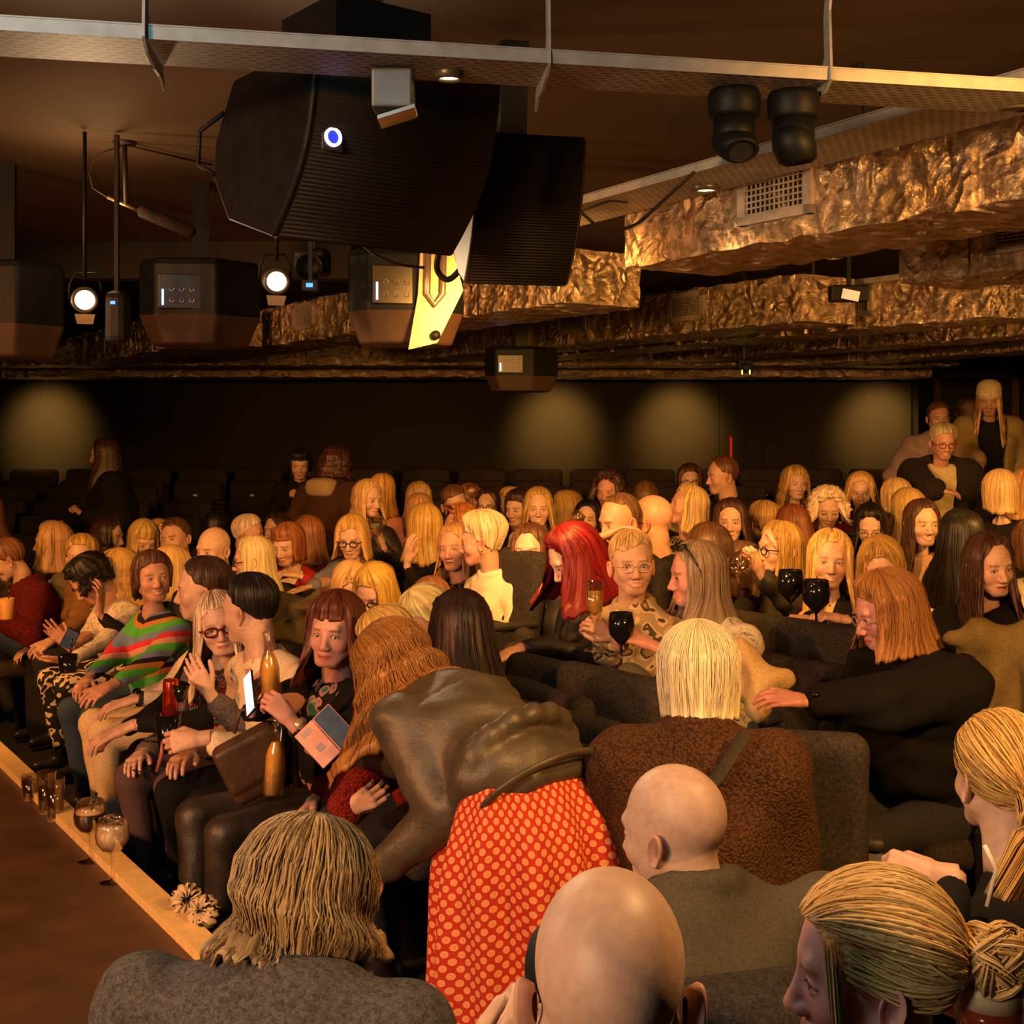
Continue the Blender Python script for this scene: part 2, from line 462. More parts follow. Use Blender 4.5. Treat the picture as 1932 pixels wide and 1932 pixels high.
def sstep(a, b, x):
    t = np.clip((x - a) / (b - a), 0, 1); return t * t * (3 - 2 * t)
def rotm(yaw=0, pitch=0, roll=0):
    """columns: right, forward, up; yaw about z, pitch tips the face down, roll tips towards the right shoulder"""
    return np.array((Matrix.Rotation(yaw, 3, 'Z') @ Matrix.Rotation(-pitch, 3, 'X') @ Matrix.Rotation(roll, 3, 'Y')))

# ------------------------------------------------------------------ heads (rays from the middle of the skull to the distance field)
def head_field(male, age, jaw, mouth):
    w_ = 1.05 if male else 1.0
    S = [(P_ell((0, -.012, .018), (.0745, .095, .088)), .01),
         (P_ell((0, .022, -.026), (.0635 * w_, .066, .086)), .02),
         (P_ell((0, .072, -.083), (.024, .017, .016)), .015),
         (P_ell((0, .060, -.106 - .004 * male), (.024 * w_ + .006 * jaw, .021, .017)), .022),
         (P_cone((-.034, .073, .008), (.034, .073, .008), .010 + .002 * male, .010 + .002 * male), .014)]
    for s in (-1, 1):
        S += [(P_cone((s * .050 * w_, -.004, -.062), (s * (.018 + .006 * jaw), .056, -.104), .020 + .004 * jaw, .017), .02),
              (P_ell((s * .038, .052, -.046), (.023, .023, .023)), .018)]
    S += [(P_cone((0, .080, -.010), (0, .1000, -.051), .0080, .0115), .012),
          (P_ell((-.0115, .089, -.056), (.0085, .011, .0085)), .007), (P_ell((.0115, .089, -.056), (.0085, .011, .0085)), .007)]
    nr = .058 if male else .049
    S += [(P_cone((0, -.022, -.07), (0, -.045, -.26), nr, nr + .008), .02)]
    cut = [(P_ell((s * .032, .0975, -.016), (.018, .017, .0125)), .012) for s in (-1, 1)]
    post = [(P_ell((s * .0315, .0705, -.018), (.0145, .0135, .0125)), .004) for s in (-1, 1)]
    lipy = .0835
    lw = .019 + .005 * (mouth == 'smile')
    post += [(P_cone((-lw, lipy - .010, -.0795 + .003 * (mouth == 'smile')), (0, lipy, -.0795), .0035, .0062), .006),
             (P_cone((lw, lipy - .010, -.0795 + .003 * (mouth == 'smile')), (0, lipy, -.0795), .0035, .0062), .006),
             (P_cone((-lw * .8, lipy - .010, -.0885), (0, lipy - .001, -.0895), .0035, .0068), .006),
             (P_cone((lw * .8, lipy - .010, -.0885), (0, lipy - .001, -.0895), .0035, .0068), .006)]
    return S, cut, post

def head_mesh(male=False, age=0.3, jaw=0.3, mouth='rest', closed=False, lod=1):
    key = (male, age, jaw, mouth, closed, lod)
    if key in _HC: return _HC[key]
    S, cut, post = head_field(male, age, jaw, mouth)
    def f(P):
        x, y, z = P[:, 0], P[:, 1], P[:, 2]
        d = np.full(len(P), .3)
        for (q, _, _), k in S: d = smin(d, q(x, y, z), k)
        for (q, _, _), k in cut: d = smax(d, -q(x, y, z), k)
        for (q, _, _), k in post: d = smin(d, q(x, y, z), k)
        return d
    na = (96, 60, 44)[lod]
    psi = np.concatenate([np.linspace(0, 58, (46, 31, 21)[lod], endpoint=False), np.linspace(58, 180, (34, 15, 12)[lod])]) * math.pi / 180
    psi[0] = 0.008; psi[-1] = math.pi - .01
    az = np.arange(na) * 2 * math.pi / na
    C = np.array([0, 0.0, -.03])
    ps, A = np.meshgrid(psi, az, indexing='ij')
    D = np.stack([np.sin(ps) * np.sin(A), np.cos(ps), np.sin(ps) * np.cos(A)], -1).reshape(-1, 3)
    t = np.full(len(D), .045)
    for _ in range(34): t = t - np.clip(f(C + D * t[:, None]), -.02, .006) * .85
    t = np.minimum(t, .235)
    V = C + D * t[:, None]
    x, y, z = V.T; front = y > .03
    # eye openings: skin sinks behind the eyeball inside the almond
    ex = np.abs(x) - .0315; ez = z + .018
    half = (.0052 if not closed else .0006) * np.clip(1 - (ex / .0135) ** 2, 0, 1) * (.8 if mouth == 'smile' else 1)
    inside = front & (np.abs(ex) < .0135) & (np.abs(ez) < half)
    V[inside] -= D[inside] * .0075
    # colours, as factors on the person's own skin tone (kept in a palette row per vertex)
    col = np.ones((len(V), 3))
    cheek = front * np.exp(-(((np.abs(x) - .04) / .02) ** 2 + ((z + .048) / .02) ** 2))
    nose = front * np.exp(-((x / .014) ** 2 + ((z + .052) / .014) ** 2)) * (y > .08)
    col *= 1 - (cheek * .5 + nose * .4)[:, None] * np.array([.02, .22, .22])
    if age > .5:
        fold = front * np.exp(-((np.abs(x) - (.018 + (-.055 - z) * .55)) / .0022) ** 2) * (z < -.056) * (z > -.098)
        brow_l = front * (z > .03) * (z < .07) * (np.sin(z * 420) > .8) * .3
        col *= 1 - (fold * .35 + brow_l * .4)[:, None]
    lipm = front * (np.abs(x) < .025) * np.exp(-(((z + .0843) / (.0095 * np.sqrt(np.clip(1 - (x / .027) ** 2, 0.02, 1)))) ** 4)) * (y > .06)
    lips = np.array([.82, .42, .42]) if not male else np.array([.88, .66, .62])
    col = col * (1 - lipm[:, None]) + col * lips * lipm[:, None]
    line = front * (np.abs(x) < .023) * (np.abs(z + .0845 - (.0015 if mouth == 'rest' else .0)) < (.0013 if mouth == 'rest' else .0042 * np.clip(1 - (x / .023) ** 2, 0, 1))) * (y > .06)
    if mouth == 'smile':
        col[line > 0] = (1.25, 1.5, 1.7)
    else:
        col[line > 0] = (.35, .16, .14)
        if mouth == 'open':
            V[(line > 0)] -= D[line > 0] * .006
            col[line > 0] = (.16, .05, .05)
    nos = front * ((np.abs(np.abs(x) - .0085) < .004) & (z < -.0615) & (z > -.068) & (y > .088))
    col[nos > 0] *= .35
    lash = front & (np.abs(ex) < .0155) & (ez > half * .5) & (ez < half + .0032 - .001 * (ex / .0135) ** 2) & ~inside
    col[lash] = (.10, .07, .06) if not male else (.3, .2, .18)
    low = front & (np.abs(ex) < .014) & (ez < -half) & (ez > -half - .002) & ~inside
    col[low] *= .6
    if closed:
        cl = front & (np.abs(ex) < .0145) & (np.abs(ez + .0035) < .0018); col[cl] = (.12, .08, .07)
    brow = front & (np.abs(np.abs(x) - .031) < .0175) & (np.abs(z - (.0035 - 6 * (np.abs(x) - .034) ** 2)) < .0032 + .0012 * male)
    pole1 = np.arange(len(V) - na, len(V))
    nr_ = len(psi)
    ij = np.arange(na)
    Q = np.concatenate([np.stack([i * na + ij, i * na + (ij + 1) % na, (i + 1) * na + (ij + 1) % na, (i + 1) * na + ij], 1) for i in range(nr_ - 1)])
    # ears
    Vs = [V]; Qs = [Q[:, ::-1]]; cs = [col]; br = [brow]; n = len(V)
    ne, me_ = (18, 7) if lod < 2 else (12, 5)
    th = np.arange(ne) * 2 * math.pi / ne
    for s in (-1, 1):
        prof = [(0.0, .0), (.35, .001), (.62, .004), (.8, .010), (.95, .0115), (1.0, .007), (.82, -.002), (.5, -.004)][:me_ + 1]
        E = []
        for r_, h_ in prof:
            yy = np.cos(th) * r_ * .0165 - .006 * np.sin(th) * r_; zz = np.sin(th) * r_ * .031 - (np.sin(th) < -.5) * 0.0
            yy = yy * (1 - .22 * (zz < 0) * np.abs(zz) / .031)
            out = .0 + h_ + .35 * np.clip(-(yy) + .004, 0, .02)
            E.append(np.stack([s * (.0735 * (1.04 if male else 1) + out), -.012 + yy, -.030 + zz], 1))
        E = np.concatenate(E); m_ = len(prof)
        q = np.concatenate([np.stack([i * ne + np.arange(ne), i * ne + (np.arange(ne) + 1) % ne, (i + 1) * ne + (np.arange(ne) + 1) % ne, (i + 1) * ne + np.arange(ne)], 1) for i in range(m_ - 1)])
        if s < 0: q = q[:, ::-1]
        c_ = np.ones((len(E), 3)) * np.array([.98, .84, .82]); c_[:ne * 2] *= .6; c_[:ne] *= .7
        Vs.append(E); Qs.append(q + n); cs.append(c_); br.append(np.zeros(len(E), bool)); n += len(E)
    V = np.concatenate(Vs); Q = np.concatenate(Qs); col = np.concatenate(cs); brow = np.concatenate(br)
    _HC[key] = (V, Q, col, brow); return _HC[key]
_HC = {}

def eye_mesh(iris=(.12, .07, .04)):
    """eyeball facing +y, ringed colours"""
    rings = [0, 9, 11, 26, 29, 45, 70, 100, 140, 180]; n = 14
    V = []; C = []
    for a in rings:
        r = .0122; a_ = math.radians(a)
        for j in range(n):
            t = j * 2 * math.pi / n
            V.append((r * math.sin(a_) * math.cos(t), r * math.cos(a_), r * math.sin(a_) * math.sin(t)))
            C.append((.008, .008, .008) if a <= 9 else (iris if a <= 26 else (.68, .62, .58)))
    F = [(i * n + j, i * n + (j + 1) % n, (i + 1) * n + (j + 1) % n, (i + 1) * n + j) for i in range(len(rings) - 1) for j in range(n)]
    return np.array(V), np.array(F), np.array(C)

# ------------------------------------------------------------------ hands (right hand: fingers +y, palm -z, thumb -x)
_HH = {}
def hand_mesh(pose, lod=0):
    key = (pose, lod)
    if key in _HH: return _HH[key]
    curl = {'relax': (.25, .4, .35), 'grip': (.75, .85, .6), 'fist': (1.35, 1.5, 1.0), 'flat': (.05, .1, .08), 'pinch': (.6, .7, .4), 'point': (1.3, 1.4, 1.0), 'spread': (.15, .25, .2)}[pose]
    h = (.0046, .0064, .0100)[lod]
    F = Field((-.085, -.05, -.10), (.07, .20, .045), h)
    F.add(P_cone((0, -.045, 0), (0, .01, 0), .026, .025, (1, 1, .72)), .01)
    bx = [-.029, -.0095, .010, .028]; ln = [.070, .078, .073, .056]; rr = [.0088, .009, .0086, .0075]
    for i in range(4):
        F.add(P_cone((bx[i] * .45, .012, 0), (bx[i], .078 - .004 * abs(i - 1.2), 0), .014, .0105, (1, 1, .95)), .012)
    for i in range(4):
        p = np.array([bx[i], .080 - .005 * abs(i - 1.2), 0]); a = 0
        cu = curl if not (pose == 'point' and i == 0) else (.1, .1, .05)
        if pose == 'pinch' and i > 1: cu = (.45 + .1 * i, .5, .4)
        fan = (bx[i] * (2.2 if pose != 'spread' else 7))
        for j, fr in enumerate((.46, .30, .24)):
            a += cu[j] * (1 + .06 * i)
            q = p + np.array([math.sin(fan) * math.cos(a), math.cos(a), -math.sin(a)]) * ln[i] * fr * 1.12
            F.add(P_cone(p, q, rr[i] * (1 - .07 * j), rr[i] * (.95 - .08 * j)), .003); p = q
    t0 = np.array([-.018, .012, -.006])
    if pose in ('grip', 'pinch'): ts = [(-.040, .045, -.030), (-.036, .074, -.046), (-.022, .092, -.056)]
    elif pose in ('fist', 'point'): ts = [(-.036, .040, -.022), (-.030, .068, -.036), (-.008, .082, -.042)]
    else: ts = [(-.043, .040, -.014), (-.056, .068, -.020), (-.062, .090, -.022)]
    p = t0
    for j, q in enumerate(ts):
        F.add(P_cone(p, q, (.016, .0115, .0100)[j], (.0115, .0102, .0088)[j]), .006 if j == 0 else .003); p = np.array(q)
    V, Q = F.net()
    _HH[key] = (V, Q); return _HH[key]

# ------------------------------------------------------------------ hair: a combed shell plus separate locks
def hair_surface(st, az, v, G, rnd, lift=0.0):
    """points of the hair for azimuths az (0 = face, + = right ear) and combed-length v in 0..1 (broadcast arrays)"""
    rx, ry, rz = .0745 + st['th'], .095 + st['th'], .088 + st['th'] * st.get('top', .9)
    a = (az + math.pi) % (2 * math.pi) - math.pi; aa = np.abs(a)
    af = math.radians(st.get('af', 58)); 
    hang = sstep(af - .12, af + .14, aa)
    part = st.get('part', 0.0)
    fh = math.radians(st.get('front', 55)) + math.radians(st.get('swoop', 0)) * np.sin(a * 1.5) * np.sign(part if part else 1)
    tmp = math.radians(st.get('temple', 80))
    th_open = fh + (tmp - fh) * sstep(.25 * af, af, aa)
    tw_ = np.zeros_like(aa)
    z_e = np.cos(math.radians(88)) * rz + .018
    back = sstep(math.radians(70), math.radians(140), aa)
    zend = st['side'] * (1 - back) + st['back'] * back
    if 'nape' in st: zend = zend
    full = math.radians(88)
    if 'wrap' in st:
        full = math.radians(st['wrap'][0]) * (1 - back) + math.radians(st['wrap'][1]) * back; zend = z_e + 0 * aa
    th_end = th_open * (1 - hang) + full * hang
    D = np.maximum(0, (z_e - zend)) * hang
    Rm = .1; A = th_end * Rm
    s = v * (A + D)
    th = np.minimum(s, A) / Rm; dr = np.maximum(0, s - A)
    jit = 1 + lift / rx
    fold = st.get('curlin', 0) * np.where(D > 1e-4, (dr / np.maximum(D, 1e-3)) ** 2, 0)
    flare = st.get('flare', 0) * dr
    wave = st.get('wave', 0) * np.sin(dr * 2 * math.pi / st.get('wl', .07) + a * 2.0) * sstep(0, .06, dr)
    R = 1 + (flare + wave) / rx - fold * .35 + (jit - 1)
    vol = 1 + st.get('vol', 0) * np.sin(np.clip(th, 0, math.pi / 2) * 2) + st.get('vol', 0) * .6 * (th > 1.3)
    hk = hang if 'wrap' not in st else 0.0
    R = R * vol * (1 - (1 - hk) * sstep(.45, 1.0, v) * (st['th'] - .003) / .09)
    X = rx * np.sin(th) * np.sin(a) * R
    Y = ry * np.sin(th) * np.cos(a) * R - .012
    Z = rz * np.cos(th) * (1 + lift / rz + .3 * st.get('vol', 0)) + .018
    # parting: a shallow valley along the top
    if st.get('part') is not None:
        Z = Z - .006 * np.exp(-((X - part) / .006) ** 2) * (Y > -.04)
    # long hair opens over the shoulders: the front falls forward, the back falls behind
    dd = sstep(.09, .24, dr)
    fw = 1 - sstep(1.35, 2.3, aa)
    Y = Y + dd * (.05 * fw - .035 * (1 - fw))
    X = X * (1 + dd * .25 * fw)
    if st.get('tuck'): X = X * (1 - .1 * sstep(0.02, .05, dr) * (aa < 1.7)); Y = Y - .03 * sstep(0, .05, dr) * (aa < 1.6)
    bk = sstep(1.6, 2.6, aa)
    g = np.stack(np.broadcast_arrays(G[0] * (1 - .6 * bk), G[1] * (1 - .6 * bk), -np.ones_like(bk)), -1)
    g = g / np.linalg.norm(g, axis=-1, keepdims=True)
    P = np.stack(np.broadcast_arrays(X, Y, Z), -1) + g * np.broadcast_arrays(dr[..., None], g)[0]
    return P, dr

def hair_parts(st, R, seed, near):
    rnd = np.random.RandomState(seed)
    G = R.T @ np.array([0, 0, -1.0]); 
    if G[2] > -.35: G = np.array([G[0] * .6, G[1] * .6, -.6])
    G = G / abs(G[2])
    na, nv = (112, 30) if near == 3 else ((88, 24) if near == 2 else ((60, 18) if near == 1 else (40, 13)))
    az = np.arange(na)[:, None] * 2 * math.pi / na; v = np.linspace(0.0, 1, nv)[None, :]
    P, dr = hair_surface(st, az, v, G, rnd)
    # comb grooves and clumps
    k = st.get('clump', 1.0)
    ph = rnd.rand(6) * 6.3
    tw = st.get('wave', 0) * 40 * v
    gr = (np.sin(az * 9 + ph[0] + tw * 2 + v * 2) * .35 + np.sin(az * 17 + ph[1] + tw * 3 - v * 3) * .35 + np.sin(az * 31 + ph[2]) * .3 + np.clip(rnd.randn(na, 1), -1, 1) * .3)
    amp = .0028 * k * sstep(.05, .5, v) + .004 * k * v ** 2
    C = np.array([0, -.012, .01]); N = P - C; N[..., 2] *= .3; N /= np.linalg.norm(N, axis=-1, keepdims=True) + 1e-9
    if st.get('curl', 0):
        q = P * (2 * math.pi / .034)
        gr = gr + st['curl'] * (np.sin(q[..., 0] + ph[3]) * np.sin(q[..., 1] + ph[4]) + np.sin(q[..., 2] * 1.1 + ph[5]) * .8 + np.sin(q[..., 0] * 1.9 + q[..., 2] * 1.7))
        amp = amp + .0022 * st['curl']
    P = P + N * (gr * amp)[..., None]
    P[..., 2] += np.clip(rnd.randn(na, 1), -1.2, 1.2) * .006 * sstep(.85, 1, v) * k * (dr > 0.01)
    # inner tuck so the sheet has thickness
    t1 = P[:, -1] - N[:, -1] * .012 + np.array([0, 0, .004]); t2 = P[:, -1] - N[:, -1] * .022 + np.array([0, 0, .03]); t3 = P[:, -3] * .86 - N[:, -3] * .01
    P = np.concatenate([P, t1[:, None], t2[:, None], t3[:, None]], 1)
    nv2 = P.shape[1]
    vv = np.concatenate([np.broadcast_to(v, (na, nv)), np.full((na, 3), 1.0)], 1)
    SF_ = 9 if near < 3 else 20
    S = np.stack([np.cos(az) * SF_ + 0 * vv, np.sin(az) * SF_ + 0 * vv, vv * 1.1 + seed], -1)
    if 'knot' in st:
        e = fr_(st['knot']); A_ = fr_(np.cross(e, [1, 0, .01])); B_ = np.cross(e, A_); D_ = P - np.array([0, -.012, .018])
        an = np.arctan2(D_ @ A_, D_ @ B_); S = np.stack([np.cos(an) * 12, np.sin(an) * 12, (D_ @ e) * 9 + seed], -1)
    i = np.arange(na)[:, None]; j = np.arange(nv2 - 1)[None, :]
    Q = np.stack(np.broadcast_arrays(i * nv2 + j, ((i + 1) % na) * nv2 + j, ((i + 1) % na) * nv2 + j + 1, i * nv2 + j + 1), -1).reshape(-1, 4)[:, ::-1]
    Vs = [P.reshape(-1, 3)]; Ss = [S.reshape(-1, 3)]; Qs = [Q]; n = na * nv2
    # locks
    nl = st.get('locks', (0, 40, 200, 900)[near]) if near else 0
    if nl:
        m = (8, 7, 8, 12)[near]
        a0 = rnd.rand(nl) * 2 * math.pi
        ln = np.linspace(0, 1, m)[None, :]
        s0 = rnd.rand(nl)[:, None] ** 1.5 * .6; s1 = 1 - rnd.rand(nl)[:, None] ** 2 * .3 + .02
        vv = s0 + (s1 - s0) * ln
        aj = a0[:, None] + (rnd.randn(nl)[:, None] * .10 + st.get('wave', 0) * 4 * np.sin(ln * 7 + rnd.rand(nl)[:, None] * 6)) * ln
        lift = (rnd.rand(nl)[:, None] * .0045 + .0005) * np.sin(ln * math.pi * .85 + .25) * st.get('clump', 1)
        L_, _ = hair_surface(st, aj, vv, G, rnd, lift)
        if st.get('curl', 0):
            ph_ = rnd.rand(nl)[:, None] * 6.3
            L_ = L_ + st['curl'] * .006 * np.stack([np.cos(ln * 16 + ph_), np.sin(ln * 16 + ph_), np.cos(ln * 13 + ph_)], -1)
        T = np.gradient(L_, axis=1); T /= np.linalg.norm(T, axis=-1, keepdims=True) + 1e-9
        Nn = L_ - C; Nn[..., 2] *= .3; Nn -= T * (Nn * T).sum(-1, keepdims=True); Nn /= np.linalg.norm(Nn, axis=-1, keepdims=True) + 1e-9
        B = np.cross(T, Nn)
        wd = (rnd.rand(nl)[:, None] * .7 + .3) * (.0034, .0032, .0026, .0017)[near] * st.get('lw', 1) * np.sin(np.clip(ln * .93 + .07, 0, 1) * math.pi) ** .6
        pts = np.stack([L_ + B * wd[..., None], L_ + Nn * (wd * .35)[..., None], L_ - B * wd[..., None]], 2)   # nl,m,3,3
        ii = np.arange(nl)[:, None, None]; jj = np.arange(m - 1)[None, :, None]; kk = np.arange(3)[None, None, :]
        b_ = ii * m * 3
        Q = np.stack(np.broadcast_arrays(b_ + jj * 3 + kk, b_ + jj * 3 + (kk + 1) % 3, b_ + (jj + 1) * 3 + (kk + 1) % 3, b_ + (jj + 1) * 3 + kk), -1).reshape(-1, 4)
        Vs.append(pts.reshape(-1, 3)); Qs.append(Q + n)
        sv = np.stack(np.broadcast_arrays(np.cos(a0)[:, None] * 9 + rnd.randn(nl)[:, None] * .6, np.sin(a0)[:, None] * 9 + rnd.randn(nl)[:, None] * .6, vv * 1.1 + seed), -1)
        Ss.append(np.repeat(sv[:, :, None, :], 3, 2).reshape(-1, 3))
    return np.concatenate(Vs), np.concatenate(Qs), np.concatenate(Ss)

def lock_bundle(paths, width, seed, per=40, m=14, twist=0.0):
    """free-hanging locks: each path is a polyline; per locks are spread about it"""
    rnd = np.random.RandomState(seed); Vs = []; Qs = []; Ss = []; n = 0
    for pth, wd0 in paths:
        pth = np.array(pth, float)
        t = np.linspace(0, 1, m); seg = np.linspace(0, 1, len(pth))
        # smooth the polyline
        c = np.stack([np.interp(t, seg, pth[:, i]) for i in range(3)], 1)
        for _ in range(3): c[1:-1] = (c[:-2] + 2 * c[1:-1] + c[2:]) / 4
        T = np.gradient(c, axis=0); T /= np.linalg.norm(T, axis=1)[:, None] + 1e-9
        up = np.array([.3, .2, 1.0]); A = np.cross(T, up); A /= np.linalg.norm(A, axis=1)[:, None] + 1e-9; B = np.cross(T, A)
        for k in range(per):
            r = wd0 * np.sqrt(rnd.rand()); ph = rnd.rand() * 6.28; tw = twist * (rnd.rand() + .5)
            prof = np.sin(np.clip(t * .75 + .22, 0, 1) * math.pi) ** .7 + .05
            ang = ph + tw * t * 6
            cc = c + (A * np.cos(ang)[:, None] + B * np.sin(ang)[:, None]) * (r * prof)[:, None]
            w_ = width * (rnd.rand() * .6 + .6) * np.sin(np.clip(t * .9 + .09, 0, 1) * math.pi) ** .5
            w_ = np.minimum(w_, wd0 * .8)
            e = np.cross(T, B * math.cos(ph) + A * math.sin(ph)); e /= np.linalg.norm(e, axis=1)[:, None] + 1e-9
            f_ = np.cross(e, T)
            pts = np.stack([cc + e * w_[:, None], cc + f_ * w_[:, None] * .7, cc - e * w_[:, None]], 1).reshape(-1, 3)
            j = np.arange(m - 1)[:, None]; q = np.arange(3)[None, :]
            Q = np.stack(np.broadcast_arrays(j * 3 + q, j * 3 + (q + 1) % 3, (j + 1) * 3 + (q + 1) % 3, (j + 1) * 3 + q), -1).reshape(-1, 4)
            Vs.append(pts); Qs.append(Q + n); n += len(pts)
            s_ = np.stack([np.full(m, rnd.randn() * 4), np.full(m, rnd.randn() * 4), t * 1.5], 1)
            Ss.append(np.repeat(s_[:, None], 3, 1).reshape(-1, 3))
    return np.concatenate(Vs), np.concatenate(Qs), np.concatenate(Ss)

def add_vec(me, name, arr):
    a = me.attributes.new(name, 'FLOAT_VECTOR', 'POINT'); a.data.foreach_set('vector', np.asarray(arr, np.float32).ravel())
def add_col(me, name, arr):
    a = me.attributes.new(name, 'FLOAT_COLOR', 'POINT')
    c = np.concatenate([arr, np.ones((len(arr), 1))], 1); a.data.foreach_set('color', c.astype(np.float32).ravel())

def swept_locks(st, P0, n, seed, width=.0018, m=12, face_gap=60):
    """locks combed over the skull from the hairline to a knot at P0"""
    rnd = np.random.RandomState(seed)
    r = np.array([.0745 + st['th'], .095 + st['th'], .088 + st['th'] * .9]); C = np.array([0, -.012, .018])
    e = fr_((np.array(P0) - C) / r)
    Vs, Qs, Ss = [], [], []; cnt = 0
    while cnt < n:
        a = rnd.rand() * 2 * math.pi; aa = min(a, 2 * math.pi - a)
        th = math.radians(62 if aa < 1.0 else (95 if aa < 1.7 else 118)) * (1 - .85 * rnd.rand() ** 2.2)
        d0 = np.array([math.sin(th) * math.sin(a), math.sin(th) * math.cos(a), math.cos(th)])
        om = math.acos(np.clip(d0 @ e, -1, 1))
        if om < .25 or om > 2.9: continue
        t = np.linspace(0, 1, m); D = (np.sin((1 - t) * om)[:, None] * d0 + np.sin(t * om)[:, None] * e) / math.sin(om)
        ax = fr_(np.cross(d0, e)); D = D + ax * (.10 * np.sin(t * math.pi) * rnd.randn())[:, None] + np.array([0, 0, -.10]) * np.sin(t * math.pi)[:, None] * (aa > .8)
        D /= np.linalg.norm(D, axis=1)[:, None]
        lift = 1 + (.01 + .05 * rnd.rand() ** 2) * np.sin(t * math.pi * .9 + .2)
        c = C + D * r * lift[:, None]
        T = np.gradient(c, axis=0); T /= np.linalg.norm(T, axis=1)[:, None]
        B = np.cross(T, D); w_ = width * (.5 + rnd.rand()) * np.sin(np.clip(t * .9 + .1, 0, 1) * math.pi * .95) ** .5 
        pts = np.stack([c + B * w_[:, None], c + D * (w_ * .4)[:, None], c - B * w_[:, None]], 1).reshape(-1, 3)
        j = np.arange(m - 1)[:, None]; q = np.arange(3)[None, :]
        Vs.append(pts); Qs.append(np.stack(np.broadcast_arrays(j * 3 + q, j * 3 + (q + 1) % 3, (j + 1) * 3 + (q + 1) % 3, (j + 1) * 3 + q), -1).reshape(-1, 4) + cnt * m * 3)
        s_ = np.stack([np.full(m, d0[0] * 9 + rnd.randn() * .8), np.full(m, d0[2] * 9 + rnd.randn() * .8), t * 1.2 + seed], 1)
        Ss.append(np.repeat(s_[:, None], 3, 1).reshape(-1, 3)); cnt += 1
    return np.concatenate(Vs), np.concatenate(Qs), np.concatenate(Ss)
def fr_(d):
    d = np.array(d, float); return d / (np.linalg.norm(d) + 1e-9)
def join3(*bl):
    V, Q, S, n = [], [], [], 0
    for v, q, s in bl: V.append(v); Q.append(q + n); S.append(s); n += len(v)
    return np.concatenate(V), np.concatenate(Q), np.concatenate(S)

HAIR = {
 'bob':      dict(th=.018, side=-.105, back=-.13, af=56, front=60, flare=.02, curlin=.4, vol=.05),
 'bobfringe':dict(th=.020, side=-.10, back=-.13, af=58, front=80, flare=.05, curlin=.35, vol=.05),
 'straight': dict(th=.013, side=-.30, back=-.34, af=55, front=56, part=0.0, temple=84),
 'long':     dict(th=.015, side=-.34, back=-.40, af=54, front=54, part=0.01, temple=84, wave=.006, wl=.09, vol=.03),
 'waves':    dict(th=.020, side=-.22, back=-.26, af=55, front=58, part=.015, wave=.011, wl=.075, flare=.10, vol=.06, clump=1.5),
 'fringe':   dict(th=.018, side=-.20, back=-.24, af=52, front=82, wave=.004, vol=.05, flare=.05),
 'shoulder': dict(th=.018, side=-.17, back=-.20, af=55, front=58, part=.02, flare=.08, vol=.05),
 'curly':    dict(th=.032, side=-.10, back=-.14, af=58, front=62, curl=1.3, vol=.10, clump=1.6, flare=.1),
 'curlylong':dict(th=.030, side=-.19, back=-.24, af=56, front=62, curl=1.2, vol=.10, clump=1.5, flare=.12),
 'pixie':    dict(th=.017, side=-.035, back=-.085, af=66, front=64, temple=86, vol=.06, clump=1.5, wrap=(104, 140)),
 'short':    dict(th=.010, side=-.022, back=-.075, af=66, front=50, temple=74, clump=.6, wrap=(92, 132)),
 'crop':     dict(th=.013, side=-.015, back=-.07, af=66, front=58, temple=72, clump=.8, swoop=6, wrap=(90, 134)),
 'buzz':     dict(th=.005, side=-.02, back=-.075, af=68, front=46, temple=70, clump=.3, locks=0),
 'balding':  dict(th=.006, side=-.02, back=-.075, af=118, front=18, temple=30, clump=.4, wrap=(92, 130)),
 'up':       dict(th=.010, side=-.045, back=-.06, af=66, front=56, temple=82, clump=.8, wrap=(104, 138)),
 'blow':     dict(th=.028, side=-.06, back=-.11, af=62, front=66, vol=.10, clump=1.8, curlin=.5, wave=.004),
}
# ------------------------------------------------------------------ the sloping auditorium floor
E_DIR = np.array([-.555, .832]); N_DIR = np.array([.832, .555]); E0 = np.array([-.716, 3.33])
def rake(x, y): return float((np.array([x, y]) - E0) @ N_DIR)
def floorz(x, y): return max(0.0, .07 * (rake(x, y) - 2.2), min(.13 * (y - 8.6), .42))

def P_box(c, hsz, r, R=None):
    c = np.array(c, float); q = np.array(hsz, float) - r
    Rm = None if R is None else np.array(R, float)
    def f(x, y, z):
        px, py, pz = x - c[0], y - c[1], z - c[2]
        if Rm is not None:
            px, py, pz = (Rm[0, 0] * px + Rm[1, 0] * py + Rm[2, 0] * pz, Rm[0, 1] * px + Rm[1, 1] * py + Rm[2, 1] * pz, Rm[0, 2] * px + Rm[1, 2] * py + Rm[2, 2] * pz)
        ax, ay, az = np.abs(px) - q[0], np.abs(py) - q[1], np.abs(pz) - q[2]
        return np.sqrt(np.maximum(ax, 0) ** 2 + np.maximum(ay, 0) ** 2 + np.maximum(az, 0) ** 2) + np.minimum(np.maximum(ax, np.maximum(ay, az)), 0) - r
    m = np.linalg.norm(hsz) if R is not None else np.array(hsz, float)
    return f, c - m, c + m

